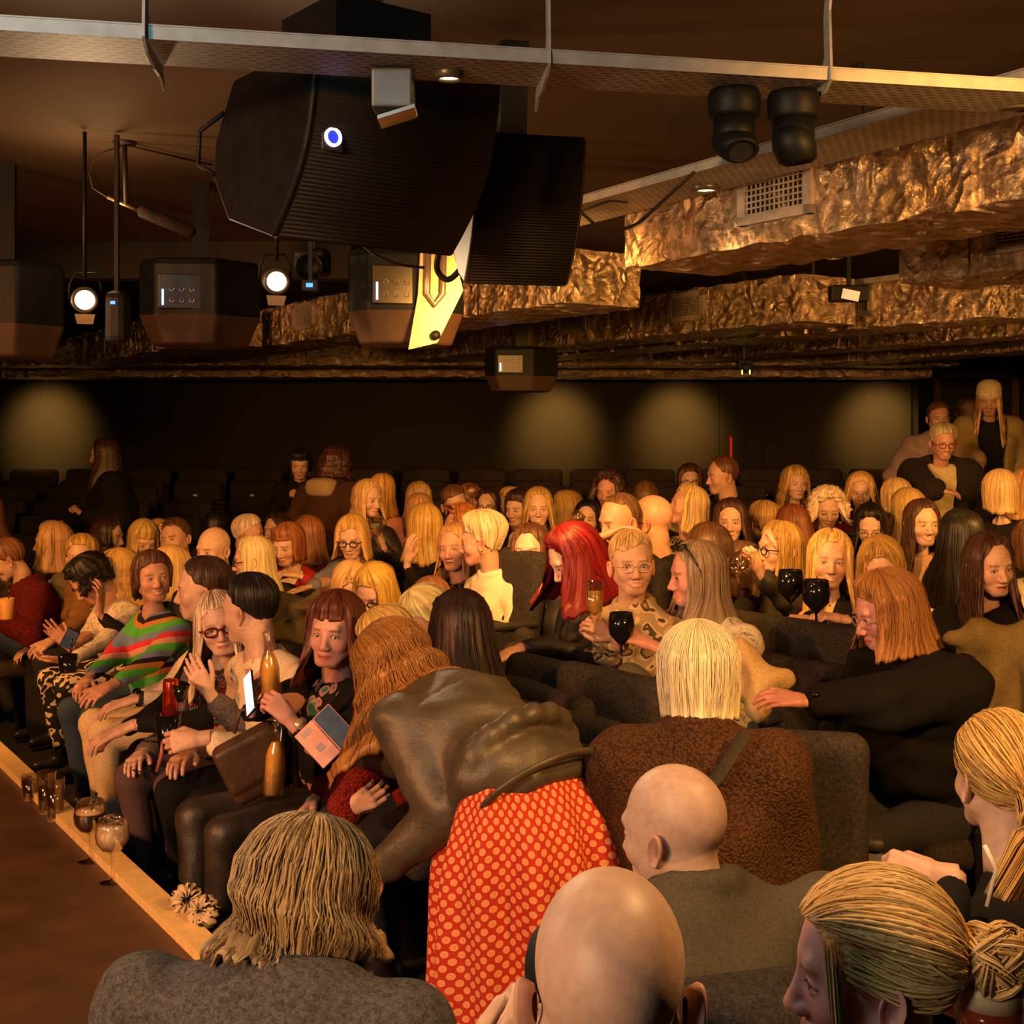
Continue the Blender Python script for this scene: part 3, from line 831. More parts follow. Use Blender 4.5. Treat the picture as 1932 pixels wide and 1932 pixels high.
# ------------------------------------------------------------------ theatre seats
SEAT_FAB = cloth((.034, .027, .023), 'knit')
_SD = {}
def seat_meshes():
    if _SD: return _SD
    R = rotm(0, -.16)
    F = Field((-.30, -.48, .28), (.30, -.02, 1.0), .014)
    F.add(P_box((0, -.24, .62), (.245, .05, .29), .048, R), .02)
    F.add(P_box((0, -.215, .50), (.20, .055, .13), .05, R), .03)
    F.warp(lambda x, y, z: .002 * np.sin(x * 9) * np.sin(z * 11))
    _SD['backrest'] = mesh_data('backrest', *F.net(), SEAT_FAB)
    F = Field((-.29, -.24, .32), (.29, .34, .50), .014)
    F.add(P_box((0, .04, .415), (.235, .24, .05), .045), .02)
    _SD['pan_down'] = mesh_data('seat_pan', *F.net(), SEAT_FAB)
    F = Field((-.29, -.20, .36), (.29, .10, .86), .014)
    F.add(P_box((0, -.075, .585), (.235, .052, .215), .045, rotm(0, -.10)), .02)
    _SD['pan_up'] = mesh_data('seat_pan', *F.net(), SEAT_FAB)
    m = MB()
    m.prism([(-.25, .0), (.10, .0), (.13, .10), (.14, .50), (.10, .56), (-.20, .58), (-.26, .50)], -.02, .02, 0)
    _SD['side'] = m.data('side_panel', plain('seat_side', (.02, .017, .015), .6))
    m = MB(); m.raw(*bm_box((-.027, -.22, .575), (.027, .13, .61), .014))
    _SD['arm'] = m.data('armrest', plain('seat_side', (.02, .017, .015), .6), True)
    m = MB(); m.raw(*bm_box((-.02, -.0045, -.011), (.02, .0045, .011), .0044))
    _SD['tag'] = m.data('number_plate', plain('tag_white', (.8, .76, .66), .4), True)
    return _SD
def seat(x, y, yaw, label, group=None, up=False, z=None, arms=True, tagged=True):
    D = seat_meshes()
    r = empty('theatre_seat', (x, y, floorz(x, y) if z is None else z), math.radians(yaw + 180))
    tag(r, label, 'seat', group)
    obj('backrest', D['backrest'], r)
    p = obj('seat_pan', D['pan_up' if up else 'pan_down'], r)
    if up and tagged:
        obj('number_plate', D['tag'], p, (0, -.026, .655), (-.10, 0, 0))
    for s in (-1, 1):
        obj('side_panel', D['side'], r, (s * .262, 0, 0))
        if arms: obj('armrest', D['arm'], r, (s * .262, 0, 0))
    return r

# ------------------------------------------------------------------ people
SK = {'fair': (.62, .38, .27), 'light': (.66, .42, .30), 'pink': (.62, .33, .24), 'tan': (.50, .29, .18), 'pale': (.74, .50, .38)}
_EYE = eye_mesh()
INFO = {}
def fr(d, up=(0, 0, 1)):
    d = np.array(d, float); return d / (np.linalg.norm(d) + 1e-9)

def ik(S, W, L1, L2, pole):
    v = W - S; L = np.linalg.norm(v)
    if L > (L1 + L2) * .995: v = v / L * (L1 + L2) * .995; L = (L1 + L2) * .995; W = S + v
    a = (L1 * L1 - L2 * L2 + L * L) / (2 * L); h = math.sqrt(max(0, L1 * L1 - a * a))
    u = v / L; p = pole - u * pole.dot(u); p = fr(p)
    return S + u * a + p * h, W

def person(key, label, px, cy, d, yaw, hy=None, hp=0, hr=0, male=False, hair='bob', hcol=(.45, .27, .09), hcol2=None, skin='light',
           top=None, tname='jumper', inner=None, iname='shirt', open_w=.05, collar=False, neck='round', thick=.004, bottoms=None, bname='trousers',
           stand=False, lean=.04, side=0.0, R=None, L=None, build=1.0, mouth='rest', age=.3, jaw=.3, closed=False, glasses=None, near=0,
           wrinkle=.004, wfreq=1.0, seated=True, hs=None, beard=None, hmod=None, seed=None, arms=True, hz=None, floor=None, legs=None,
           extra=None, earr=None, hide_legs=False, low=0.0, knee=.40, seams=None, nkz=0.0, shoulder=1.0, chestfwd=0.0, brow=None, locks=None):
    hy = yaw if hy is None else hy
    seed = seed if seed is not None else (hash_(key) % 1000)
    rnd = np.random.RandomState(seed)
    hcol = tuple(float(min(1, c * k_)) for c, k_ in zip(hcol, (1 + rnd.uniform(-.16, .10)) * np.array([1, 1 + rnd.uniform(-.10, .10), 1 + rnd.uniform(-.25, .30)])))
    hs = hs or (1.04 if male else 1.0)
    st = dict(HAIR[hair]) if hair else dict(th=0)
    if hmod: st.update(hmod)
    if locks is not None: st['locks'] = locks
    Rb = rotm(math.radians(yaw + 180)); Rh = rotm(math.radians(hy + 180), math.radians(hp), math.radians(hr))
    cz = (.106 + st['th'] * .9) * hs
    hc = at(px, cy, d) - np.array([0, 0, cz * (.75 + .25 * math.cos(math.radians(hp)))])
    hw = hc + (Rh @ np.array([0, -.035, -.11]) + Rb @ np.array([0, -.012 - .02 * chestfwd, 0]) + np.array([0, 0, -.060 + nkz])) * hs
    off = Rb @ np.array([side, lean, 0])
    rx_, ry_ = hw[0] - off[0], hw[1] - off[1]
    fz = floorz(rx_, ry_) if floor is None else floor
    root = np.array([rx_, ry_, fz]); N = np.array([side, lean, hw[2] - fz])
    hipz = hz if hz is not None else (.92 if stand else .47)
    tl = N[2] - hipz
    INFO[key] = dict(root=root, N=N, tl=round(tl, 3))
    if not (.34 < tl < .62 if not stand else .4<tl<.75): print('TORSO', key, 'len %.2f' % tl, 'neck z %.2f' % N[2], 'rake %.2f' % rake(rx_, ry_))
    if hz is not None: pass
    elif stand: hipz = N[2] - .50
    else: hipz = min(max(hipz, N[2] - .58), N[2] - .36)
    E = empty('person', root, math.radians(yaw + 180)); tag(E, label, 'person')
    toL = lambda w_: Rb.T @ (np.array(w_) - root)
    hcl = toL(hc); Rl = Rb.T @ Rh
    lod = (2, 1, 1, 0)[near]
    if near < 3 and (abs(hy) > 125 or (d > 8.6 and near < 2)): lod = 2
    # ---- body: head, neck, shoulders, arms and hands
    V, Q, fac, br = head_mesh(male, age, jaw, mouth, closed, lod)
    V = V * hs
    wgt = sstep(.095, .175 - min(nkz, .05) * .5, -V[:, 2] / hs) * sstep(.062, .02, V[:, 1] / hs)
    Vr = V @ Rl.T + hcl; Vb = V - np.array([0, -.045, -.18 + min(nkz, .05)]) * hs + N
    HV = Vr * (1 - wgt[:, None]) + Vb * wgt[:, None]
    tone = np.array(SK[skin]) if isinstance(skin, str) else np.array(skin)
    col = tone * fac
    bc = np.array(brow if brow is not None else [c * .45 for c in hcol]); col[br] = col[br] * .35 + bc * .65
    if beard is not None:
        x, y, z = V.T / hs
        bm_ = (y > -.01) & (z < -.045 - .03 * (np.abs(x) < .02) * (z > -.1)) & (z > -.15) & ~((np.abs(x) < .026) & (z > -.096) & (z < -.074)) & ~((z > -.068) & (np.abs(x) < .045))
        bm_ |= (np.abs(x) < .03) & (z < -.064) & (z > -.077) & (y > .05)
        col[bm_] = col[bm_] * .25 + np.array(beard) * .75
    parts = [(HV, Q, col)]
    ev, ef, ec = _EYE
    gaze = rotm(rnd.uniform(-.25, .25), 0.05)
    if not closed:
        for s in (-1, 1):
            parts.append((((ev @ gaze.T) + np.array([s * .0315, .0695, -.018])) * hs @ Rl.T + hcl, ef, ec))
    sw = (.185 if male else .160) * shoulder * (1 + (build - 1) * .5)
    L1, L2 = (.29, .265) if male else (.27, .245)
    wide = build * (1.1 if male else 1.0)
    tilt = math.atan2(N[1], max(.05, N[2] - hipz)); Rt = rotm(0, tilt) if abs(tilt) > .12 else np.eye(3)
    T_ = lambda *p: N + Rt @ np.array(p, float)
    # ---- arms
    arm = {}
    for sx, spec in ((1, R), (-1, L)):
        S = T_(sx * sw, -.02, -.082)
        if spec is None:
            W = N + np.array([sx * .11, .26, -.44]) if not stand else N + np.array([sx * (sw + .05), .04, -.53])
            if not stand: W[2] = max(W[2], hipz + .07)
            spec = dict(auto=True)
        else: W = toL(at(*spec['t'])) if 't' in spec else np.array(spec['l'], float)
        pole = np.array(spec.get('pole', (sx * .5, -.35, -.8)), float)
        if 'wpole' in spec: pole = Rb.T @ np.array(spec['wpole'], float)
        el, W = ik(S, W, L1, L2, pole)
        fd = fr(W - el)
        f = fr(Rb.T @ np.array(spec['f'], float)) if 'f' in spec else fr(fd + np.array([-sx * .25, .1, -.1]))
        pn = Rb.T @ np.array(spec['p'], float) if 'p' in spec else np.array([-sx * .35, .15, -1.0])
        pn = fr(pn - f * pn.dot(f)); Z = -pn; X = np.cross(f, Z)
        arm[sx] = dict(S=S, E=el, W=W, f=f, p=pn, X=X, auto=spec.get('auto'), pose=spec.get('pose', 'relax'), bare=spec.get('bare', False))
    h_ = .026 if near < 2 else .018
    lo = np.minimum.reduce([N - .25, np.array([-.27, -.2, hipz])] + [np.minimum(arm[s]['E'], arm[s]['W']) - .06 for s in arm])
    hi = np.maximum.reduce([N + .12, np.array([.27, .2, hipz])] + [np.maximum(arm[s]['E'], arm[s]['W']) + .06 for s in arm])
    SF = Field(lo, hi, h_)
    chest = T_(0, -.01 + chestfwd, -.19); RE = Rt if abs(tilt) > .12 else None
    mid = np.array([N[0] * .5, N[1] * .5, (hipz + .08 + chest[2]) / 2])
    SF.add(P_ell(chest, (.130 * wide, .088 * build, .17), RE), .04)
    for s in arm: SF.add(P_cone(T_(s * .03, -.012, -.055), arm[s]['S'], .045, .04), .05)
    for s in arm:
        a = arm[s]; SF.add(P_cone(a['S'], a['E'], .040 * build, .034 * build), .03); SF.add(P_cone(a['E'], a['W'], .034 * build, .0235), .012)
    parts.append((*SF.net(), None))
    for s in arm:
        a = arm[s]; hv, hq = hand_mesh(a['pose'], (0 if near >= 2 else 1) if not a['auto'] or near == 2 and d < 5.2 else 2)
        k = .93 if not male else 1.03
        M = np.stack([a['X'], a['f'], -a['p']], 1)
        q = hv * k * np.array([s, 1, 1]); 
        parts.append((q @ M.T + a['W'] + a['f'] * .035, hq if s > 0 else hq[:, ::-1], None))
        a['world'] = root + Rb @ (a['W'] + a['f'] * (.035 + .075 * k) + a['p'] * .032)
    Vs, Qs, Cs, n = [], [], [], 0
    for v_, q_, c_ in parts:
        Vs.append(v_); Qs.append(q_ + n); n += len(v_)
        Cs.append(np.tile(tone * np.array([.98, .93, .92]), (len(v_), 1)) if c_ is None else c_)
    me = mesh_data('body', np.concatenate(Vs), np.concatenate(Qs), skin_mat())
    add_col(me, 'tone', np.concatenate(Cs)); obj('body', me, E)
    # ---- garment
    g = (.023, .0200 if d > 6.5 else .0165, .0135, .0105)[near]
    if tl < 0: tl = .4
    def torso(h, th, sleeves, amp, lowz):
        lowz -= low * 1.3
        l2 = lo - np.array([.06, .08, .02]) - th; h2 = hi + .06 + th; l2[2] = min(l2[2], lowz)
        T = Field(l2, h2, h)
        T.add(P_ell(chest, (.148 * wide + th, .106 * build + th, .19), RE), .05)
        if not male: 
            for s in (-1, 1): T.add(P_ell(chest + Rt @ np.array([s * .065 * build, .075 * build, .02]), (.062 + th, .055 + th, .062)), .05)
        T.add(P_ell(mid, (.135 * wide * (1 if male else .97) + th, (.105 + .12 * (build - 1)) * build + th, .20), RE), .06)
        T.add(P_ell((0, 0, hipz + .03), (.165 * build + th, .125 * build + th, .12)), .06)
        if low: T.add(P_cone((0, 0, hipz), (0, .02, hipz - low), .15 * build + th, .16 * build + th, (1.15, .85, 1)), .06)
        for s in (-1, 1): T.add(P_cone(T_(s * .03, -.016, -.050), arm[s]['S'] + (-s * .012, 0, -.002), .050 + th, .046 + th), .07)
        if sleeves:
            for s in arm:
                a = arm[s]; b = build
                T.add(P_cone(a['S'], a['E'], .050 * b + th, .042 * b + th), .035)
                if not a['bare']: T.add(P_cone(a['E'], a['W'] - fr(a['W'] - a['E']) * .03, .041 * b + th, .029 + th * .8), .018)
        q = rnd.rand(4) * 6.3; k = wfreq
        if amp: T.warp(lambda x, y, z: amp * (np.sin(30 * k * x + 17 * k * z + 2.2 * np.sin(12 * y + q[0]) + q[1]) * np.sin(23 * k * z - 14 * k * x + 11 * k * y + q[2]) + .6 * np.sin(52 * k * z + 20 * k * y + 2 * np.sin(20 * x) + q[3])))
        return T
    tm = top
    jt = torso(g, thick + (.012 if inner is not None else 0), arms, wrinkle, hipz - .10)
    if seams is not None: seams(jt, dict(N=N, T_=T_, Rt=Rt, hipz=hipz, arm=arm))
    if neck == 'high': jt.add(P_cone(N + (0, -.006, -.05), N + (0, .0, .035), .066, .062), .03); jt.cut(P_cone(N + (0, .004, .03), N + (0, .01, .15), .052, .06), .008)
    else:
        jt.cut(P_cone(N + (0, .002, .008), N + (0, .01, .2), .058 + .004 * male, .085), .012)
        if neck == 'v': jt.cut(P_cone(N + (0, .09, -.12), N + (0, .085, .05), .012, .055), .01)
        if neck == 'scoop': jt.cut(P_ell(N + (0, .075, .0), (.075, .07, .075)), .01)
    if collar:
        for a_ in range(10):
            t0 = -math.pi * .42 + a_ * math.pi * 1.84 / 10; t1 = t0 + math.pi * 1.84 / 10
            f0 = lambda t: N + np.array([.064 * math.cos(t), -.006 - .062 * math.sin(t), .008 + .016 * math.sin(t)])
            jt.add(P_cone(f0(t0), f0(t1), .015 + thick * .5, .015 + thick * .5, (1, 1, 1)), .012)
    if inner is not None:
        w_ = open_w
        cutter = (lambda x, y, z: np.maximum.reduce(np.broadcast_arrays(np.abs(x - N[0] * .5) - w_ - .10 * np.clip(z - (N[2] - .30), 0, 1), (chest[1] + .02 - y), z - N[2] - .1)), np.array([-.2, chest[1], hipz - .1]), np.array([.2, .4, N[2] + .1]))
        jt.cut(cutter, .012)
        it = torso(g * 1.15, .0, False, wrinkle * .6, hipz - .05)
        it.cut(P_cone(N + (0, .002, .008), N + (0, .01, .2), .056, .085), .012)
        if neck in ('v', 'scoop'): it.cut(P_cone(N + (0, .09, -.12), N + (0, .085, .05), .012, .055), .01)
        obj(iname, mesh_data(iname, *it.net(), inner), E)
    obj(tname, mesh_data(tname, *jt.net(), tm), E)
    # ---- legs
    if not hide_legs:
        LF = None
        pts = legs
        if pts is None:
            if stand: pts = {s: ((s * .09, 0, hipz), (s * .10, .03, hipz * .52), (s * .11, 0, .09), (s * .13, .12, .04)) for s in (-1, 1)}
            else:
                ank = .30
                kn = knee; pts = {s: ((s * .09, .02, hipz + .02), (s * .11, kn, hipz + .02), (s * .11, kn - .06, .10), (s * .12, kn + .06, .045)) for s in (-1, 1)}
        allp = np.array([p for s in pts for p in pts[s]])
        LF = Field(allp.min(0) - .16, allp.max(0) + .14, .034 if near < 2 and d > 6.2 else .020)
        SFh = Field(allp[[3, 7]].min(0) - .2, allp[[3, 7]].max(0) + .12, .014)
        for s in pts:
            h0, k0, a0, t0 = [np.array(p, float) for p in pts[s]]
            LF.add(P_cone(h0, k0, .088 * build, .062), .05); LF.add(P_cone(k0, a0 + (0, 0, .04), .060, .044), .02)
            SFh.add(P_cone(a0 - (0, .02, .045), t0, .036, .030, (1, 1, 1)), .02); SFh.add(P_cone(a0, a0 + (0, 0, .04), .036, .038), .02)
        LF.add(P_ell((0, 0, hipz + .02), (.17 * build, .13 * build, .11)), .05)
        LF.warp(lambda x, y, z: .003 * np.sin(26 * x + 30 * z) * np.sin(24 * y + 5))
        obj(bname, mesh_data(bname, *LF.net(), bottoms or cloth((.03, .03, .035))), E)
        if near >= 2 or (near == 1 and d < 7.6 and px < 500) or stand:
            for s in pts:
                q = np.array([p for p in pts[s][2:]]); SS = Field(q.min(0) - .09, q.max(0) + .09, .013)
                a0, t0 = q[0], q[1]
                SS.add(P_cone(a0 - (0, .02, .045), t0, .036, .030), .02).add(P_cone(a0, a0 + (0, 0, .03), .036, .036), .02)
                obj('shoe', mesh_data('shoe', *SS.net(), plain('shoe_dark', (.03, .02, .018), .4)), E)
    # ---- hair
    if hair:
        hv, hq, hsn = hair_parts(st, Rh, seed, near)
        if extra and 'hair' in extra:
            e = extra['hair']
            n = len(hv); hv = np.concatenate([hv, e[0]]); hq = np.concatenate([hq, e[1] + n]); hsn = np.concatenate([hsn, e[2]])
        me = mesh_data('hair', (hv * hs) @ Rl.T + hcl, hq, hair_mat(hcol, hcol2)); add_vec(me, 'strand', hsn); obj('hair', me, E)
    # ---- glasses
    def headobj(name, V_, F_, mat, parent=E):
        V_ = (np.asarray(V_) * hs) @ Rl.T + hcl
        return obj(name, mesh_data(name, V_, F_, mat), parent)
    if glasses is not None:
        gc = glasses if not isinstance(glasses, dict) else glasses['c']
        r_ = .0019 if not isinstance(glasses, dict) else glasses.get('r', .0028)
        gz = -.020 if not isinstance(glasses, dict) else glasses.get('z', -.020)
        up = 0 if not isinstance(glasses, dict) else glasses.get('up', 0)
        m = MB()
        for s in (-1, 1):
            t = np.linspace(0, 2 * math.pi, 21)
            e = 1.0
            m.tube(np.stack([s * .0325 + .0235 * np.cos(t), .099 - .10 * (np.abs(s * .0325 + .0235 * np.cos(t)) - .03) ** 2 * 6 - .004, gz + .0185 * np.sin(t) * (1 + .12 * np.cos(2 * t))], 1), r_, 5, False)
            m.tube([(s * .0555, .092, gz + .006), (s * .072, .075, gz + .006), (s * .079, .0, gz + .002), (s * .078, -.02, gz - .012)], r_, 5)
        m.tube([(-.010, .0985, gz + .003), (0, .101, gz + .006), (.010, .0985, gz + .003)], r_, 5)
        V_ = np.concatenate(m.V)
        if up:
            A = np.array(Matrix.Rotation(math.radians(up), 3, 'X')); V_ = (V_ - (0, 0, 0)) @ A.T * 1.06 + np.array([0, -.01, .02])
        headobj('glasses' if not (isinstance(glasses, dict) and glasses.get('sun')) else 'sunglasses', V_, m.F, plain('frames_%d' % int(sum(gc) * 999), gc, .25, .2, .05))
    if earr is not None:
        for s in (-1, 1):
            m = MB(); V_, F_ = bm_box((s * .079 - .004, -.012, -.070), (s * .079 + .004, -.004, -.060), .0039); m.raw(V_, F_)
            headobj('earring', np.concatenate(m.V), m.F, plain('gold', (.9, .6, .2), .2, 1.0))
    INFO[key].update(E=E, Rb=Rb, arm=arm, hcl=hcl, Rl=Rl, hs=hs, headobj=headobj, yaw=yaw, label=label, toL=toL, hipz=hipz)
    if seated and not stand:
        seat(root[0], root[1], yaw, 'theatre seat under the ' + ' '.join(label.split()[:12]), 'theatre seats with someone sitting in them')
    return E
def hash_(s):
    h = 7
    for c in s: h = (h * 31 + ord(c)) % 100003
    return h
# ------------------------------------------------------------------ the room
def struct(o): return tag(o, kind='structure')
xs = np.arange(-7.6, 6.61, .2); ys = np.arange(-3.0, 15.01, .2)
V = np.array([(x, y, floorz(x, y)) for x in xs for y in ys]); ny = len(ys)
Fq = np.array([(i * ny + j, (i + 1) * ny + j, (i + 1) * ny + j + 1, i * ny + j + 1) for i in range(len(xs) - 1) for j in range(ny - 1)])
struct(obj('floor', mesh_data('floor', V, Fq, plain('carpet', (.022, .016, .013), .95, scale=90, var=.4))))
WALLM = plain('wall_paint', (.022, .018, .012), .95, var=.06, scale=3, spec=.1)
m = MB(); m.box((-7.6, 13.0, 0), (2.113, 13.15, 3.0)); struct(m.obj('wall_back', WALLM))
m = MB(); m.box((2.119, 13.002, 0), (4.08, 13.15, 3.0)); struct(m.obj('wall_back_right', WALLM))
m = MB(); m.box((4.08, 13.15, 0), (4.2, 15.0, 3.0)); struct(m.obj('wall_return', WALLM))
DARK = plain('black_paint', (.012, .010, .009), .8)
m = MB(); m.box((4.08, 15.0, 0), (6.6, 15.15, 3.0)); struct(m.obj('wall_lobby', DARK))
m = MB(); m.box((6.6, -3, 0), (6.75, 15.1, 3.0)); struct(m.obj('wall_right', DARK))
m = MB(); m.box((-7.75, -3, 0), (-7.6, 13.1, 3.0)); struct(m.obj('wall_left', DARK))
m = MB(); m.box((-7.7, -3.15, 0), (6.7, -3, 3.0)); struct(m.obj('wall_front', DARK))
CEILM = plain('ceiling_paint', (.095, .055, .032), .75, var=.08, scale=2)
m = MB(); m.box((-7.7, -3.1, 2.95), (6.7, 15.1, 3.1)); struct(m.obj('ceiling', CEILM))
# the dropped black bulkhead where the smooth ceiling ends
m = MB(); m.box((-7.6, 7.9, 2.72), (-1.0, 8.05, 2.97)); struct(m.obj('ceiling_bulkhead', DARK))
# doorway at the far right
door = MB(); door.box((5.02, 14.93, .38), (5.86, 14.99, 2.42)); d_ = struct(door.obj('door_1', plain('door_dark', (.02, .012, .009), .5)))
WOOD = plain('door_frame_wood', (.16, .07, .03), .5)
for nm, lo, hi in (('frame', (4.94, 14.9, .38), (5.02, 14.99, 2.5)), ('frame', (5.86, 14.9, .38), (5.94, 14.99, 2.5)), ('frame', (4.94, 14.9, 2.42), (5.94, 14.99, 2.5))):
    q = MB(); q.box(lo, hi); q.obj(nm, WOOD, d_)
# rear platform
m = MB(); m.box((-7.55, 11.95, .0), (4.05, 12.98, .50)); struct(m.obj('platform_rear', plain('carpet', (.022, .016, .013))))
# stage
far = E0 + E_DIR * 8.2
poly = [(-.66, 3.246), tuple(far), (-7.5, far[1] - .01), (-7.5, -2.9), (-.98, -2.9), (-.98, .2)]
m = MB(); m.prism(poly, 0.02, .35, 2); st_ = struct(m.obj('stage', plain('stage_floor', (.085, .042, .02), .5, var=.25, scale=7, bmp=.05)))
GOLD = plain('gold_trim', (.88, .62, .26), .5, .2, var=.08, scale=30)
L_ = 8.2; k = 0; s0 = -.05
tr = empty('trim_1', (0, 0, 0)); struct(tr)
while s0 < L_:
    s1 = s0 + 1.22
    a, b = E0 + E_DIR * s0, E0 + E_DIR * (s1 - .004)
    q = MB(); q.prism([tuple(a - N_DIR * .075), tuple(b - N_DIR * .075), tuple(b), tuple(a)], .345, .380, 2); q.obj('trim_strip', GOLD, tr)
    q = MB(); q.prism([tuple(a), tuple(b), tuple(b + N_DIR * .004), tuple(a + N_DIR * .004)], .02, .35, 2); q.obj('fascia', DARK, tr)
    s0 = s1

# ---------------- rows of empty seats at the back
random.seed(4)
ORD = 'first second third fourth fifth sixth seventh eighth ninth tenth eleventh twelfth thirteenth fourteenth fifteenth sixteenth seventeenth'.split()
def tone_row(y, xlist, z, yaw, label, group, up=True):
    for i, x in enumerate(xlist):
        seat(x, y, yaw + random.uniform(-1, 1), label + ', ' + ORD[i] + ' from the left', group, up=up, z=z)
tone_row(12.45, [-5.35 + .56 * i for i in range(17)], .50, -2, 'empty theatre seat in the last row against the back wall', 'last row of empty seats')
tone_row(11.45, [-5.2 + .56 * i for i in range(17) if not (-3.0 < -5.2 + .56 * i < -.9)], .37, -4, 'empty theatre seat in the second last row', 'second last row of empty seats')
tone_row(10.65, [-4.55, -3.99, -3.43, -2.87], .265, -20, 'empty theatre seat behind the long black coat', 'empty seats at the left rear')
tone_row(9.9, [-3.85, -3.3], .17, -28, 'empty theatre seat behind the blonde heads at left', 'empty seats at the left rear nearer')
tone_row(10.7, [-.5 + .56 * i for i in range(8)], .27, -8, 'empty theatre seat in the third last row', 'third last row of empty seats')
# seats seen empty among the audience
def seat_px(px, py, d, yaw, label, up=True, z=None):
    p = at(px, py, d); f = np.array([math.sin(math.radians(yaw)), -math.cos(math.radians(yaw))])
    return seat(p[0] + f[0] * .27, p[1] + f[1] * .27, yaw, label, up=up, z=p[2] - .905 if z is None else z)
seat_px(1047, 1246, 4.36, -50, 'empty charcoal theatre seat beside the woman with the long black hair')
seat_px(1152, 1264, 4.10, -50, 'empty charcoal theatre seat with a white number plate, left of the brown teddy coat')
seat_px(1450, 1160, 5.0, -48, 'empty charcoal theatre seat behind the cream raincoat')
seat_px(1570, 1178, 4.72, -48, 'empty charcoal theatre seat with its white number plate beside the black-coated woman')
seat_px(1010, 1392, 3.66, 150, 'charcoal theatre seat seen from behind, right of the polka-dot skirt', up=False)
seat_px(1462, 1376, 3.40, 168, 'charcoal theatre seat seen from behind, right of the brown teddy coat', up=False)
seat_px(1395, 1858, 1.95, 168, 'charcoal theatre seat at the bottom edge behind the bald man in the olive jacket', up=False)
seat_px(548, 1122, 6.45, -56, 'empty charcoal theatre seat behind the cream blouse, left of the fringe', up=False)
seat_px(968, 1035, 5.9, -56, 'charcoal theatre seat between the white blazer and the black puffer jacket', up=False)
# ------------------------------------------------------------------ the audience
BK = cloth((.009, .008, .008)); BKN = cloth((.018, .015, .014), 'knit'); NAVY = cloth((.03, .035, .06)); LEA = cloth((.02, .016, .014), 'leather')
CREAM = cloth((.72, .58, .38)); WHITE = cloth((.78, .68, .5), 'satin'); GREY = cloth((.14, .12, .12), 'knit'); BEIGE = cloth((.42, .30, .17))
OLIVE = cloth((.12, .10, .05)); BROWN = cloth((.11, .05, .025)); JEAN = cloth((.04, .06, .10)); FLOR = cloth((.72, .62, .48), 'floral', (.12, .08, .05))
CAMO = cloth((.40, .29, .15), 'camo', (.09, .06, .03), (.62, .47, .27)); PUFF = cloth((.022, .018, .015), 'satin')
BLO = (.62, .40, .14); BLO2 = (.52, .30, .09); PLAT = (.78, .62, .36); WHT = (.80, .72, .56); DKB = (.040, .018, .010); BLKH = (.012, .008, .007)
BRN = (.14, .06, .022); AUB = (.30, .11, .03); GIN = (.45, .17, .04); GRY = (.34, .26, .17); RED = (.19, .008, .008)

# ---- front row along the stage edge, from far to near
person('edge', 'person in beige knitwear cut off by the left edge of the frame', -34, 925, 8.0, -60, hair='shoulder', hcol=BRN, top=BEIGE)
person('fur_l', 'woman with brown hair tied up in a maroon fur coat bowing at far left', 12, 1016, 7.4, -60, -75, 30, hair='up', hcol=(.22, .09, .03), top=cloth((.16, .015, .015), 'fur'), tname='fur_coat', thick=.03, build=1.05, near=1, bottoms=JEAN, L=dict(t=(-20, 1160, 7.0), pose='grip'), R=dict(t=(-12, 1160, 7.2), pose='grip', f=(1, 0, .1), p=(.2, -.4, -.6)), lean=.10, bname='jeans',
       legs={1: ((.09, 0, .47), (.12, .44, .55), (.12, .42, .10), (.12, .54, .05)), -1: ((-.09, 0, .47), (-.02, .42, .68), (.16, .55, .42), (.20, .66, .38))})
person('blazer_ol', 'blonde woman in profile with an olive blazer and dotted scarf', 97, 982, 7.7, -60, -88, hair='shoulder', hcol=BLO2, skin='pink', top=cloth((.16, .13, .07)), tname='blazer', near=1, inner=cloth((.5, .4, .3), 'leopard', (.05, .03, .02), (.3, .2, .12)), mouth='smile', age=.7)
person('puffer_br', 'woman with short blonde hair wearing a shiny brown quilted jacket', 153, 1006, 7.3, -50, 5, hair='pixie', hcol=BLO2, skin='light', top=cloth((.26, .13, .04), 'satin'), tname='quilted_jacket', thick=.03, near=1, wrinkle=.010, L=dict(t=(32, 1268, 6.4), pose='relax'), wfreq=1.3, age=.7, lean=.12)
person('headdown', 'dark-haired woman bowing over her phone in a white floral top', 166, 1048, 6.6, -50, -62, 42, hair='curly', hcol=BLKH, hmod=dict(th=.02, side=-.06, back=-.08, curl=.5), skin='pink', top=FLOR, tname='blouse', near=1, lean=.12, neck='v',
       R=dict(t=(135, 1225, 6.3), pose='flat', f=(-.7, -.1, .7), p=(.3, -.6, .3), bare=True), L=dict(t=(112, 1262, 6.0), pose='relax', f=(-1, -.1, 0), p=(0, .1, 1)), bottoms=cloth((.02, .018, .016), 'blots', (.75, .6, .38), (.02, .02, .02)), bname='skirt')
person('blond_hand', 'blonde woman with long waves raising a hand to her mouth', 222, 1034, 6.75, -50, -62, 8, hair='waves', hcol=BLO2, skin='pink', top=BKN, near=1, lean=.08,
       L=dict(t=(188, 1160, 6.35), pose='relax', f=(.1, -.1, 1), p=(-.9, .2, 0)))
person('bands', 'woman in a multicoloured striped jumper smiling over her shoulder', 288, 1036, 5.95, -46, 28, -6, 4, hair='bobfringe', hcol=(.10, .04, .02), hmod=dict(side=-.06, back=-.11, front=70, th=.017), skin='pink', mouth='smile', age=.55,
       top=cloth((.6, .3, .2), 'bands'), tname='jumper', near=1, build=1.12, neck='v', R=dict(t=(150, 1295, 5.55), pose='relax'), L=dict(t=(205, 1298, 5.35), pose='relax'), bottoms=JEAN, bname='jeans', wrinkle=.003)
person('blond_peek', 'blonde head showing between the striped jumper woman and the bald man', 318, 1028, 7.0, -50, -60, hair='shoulder', hcol=BLO, top=BEIGE)
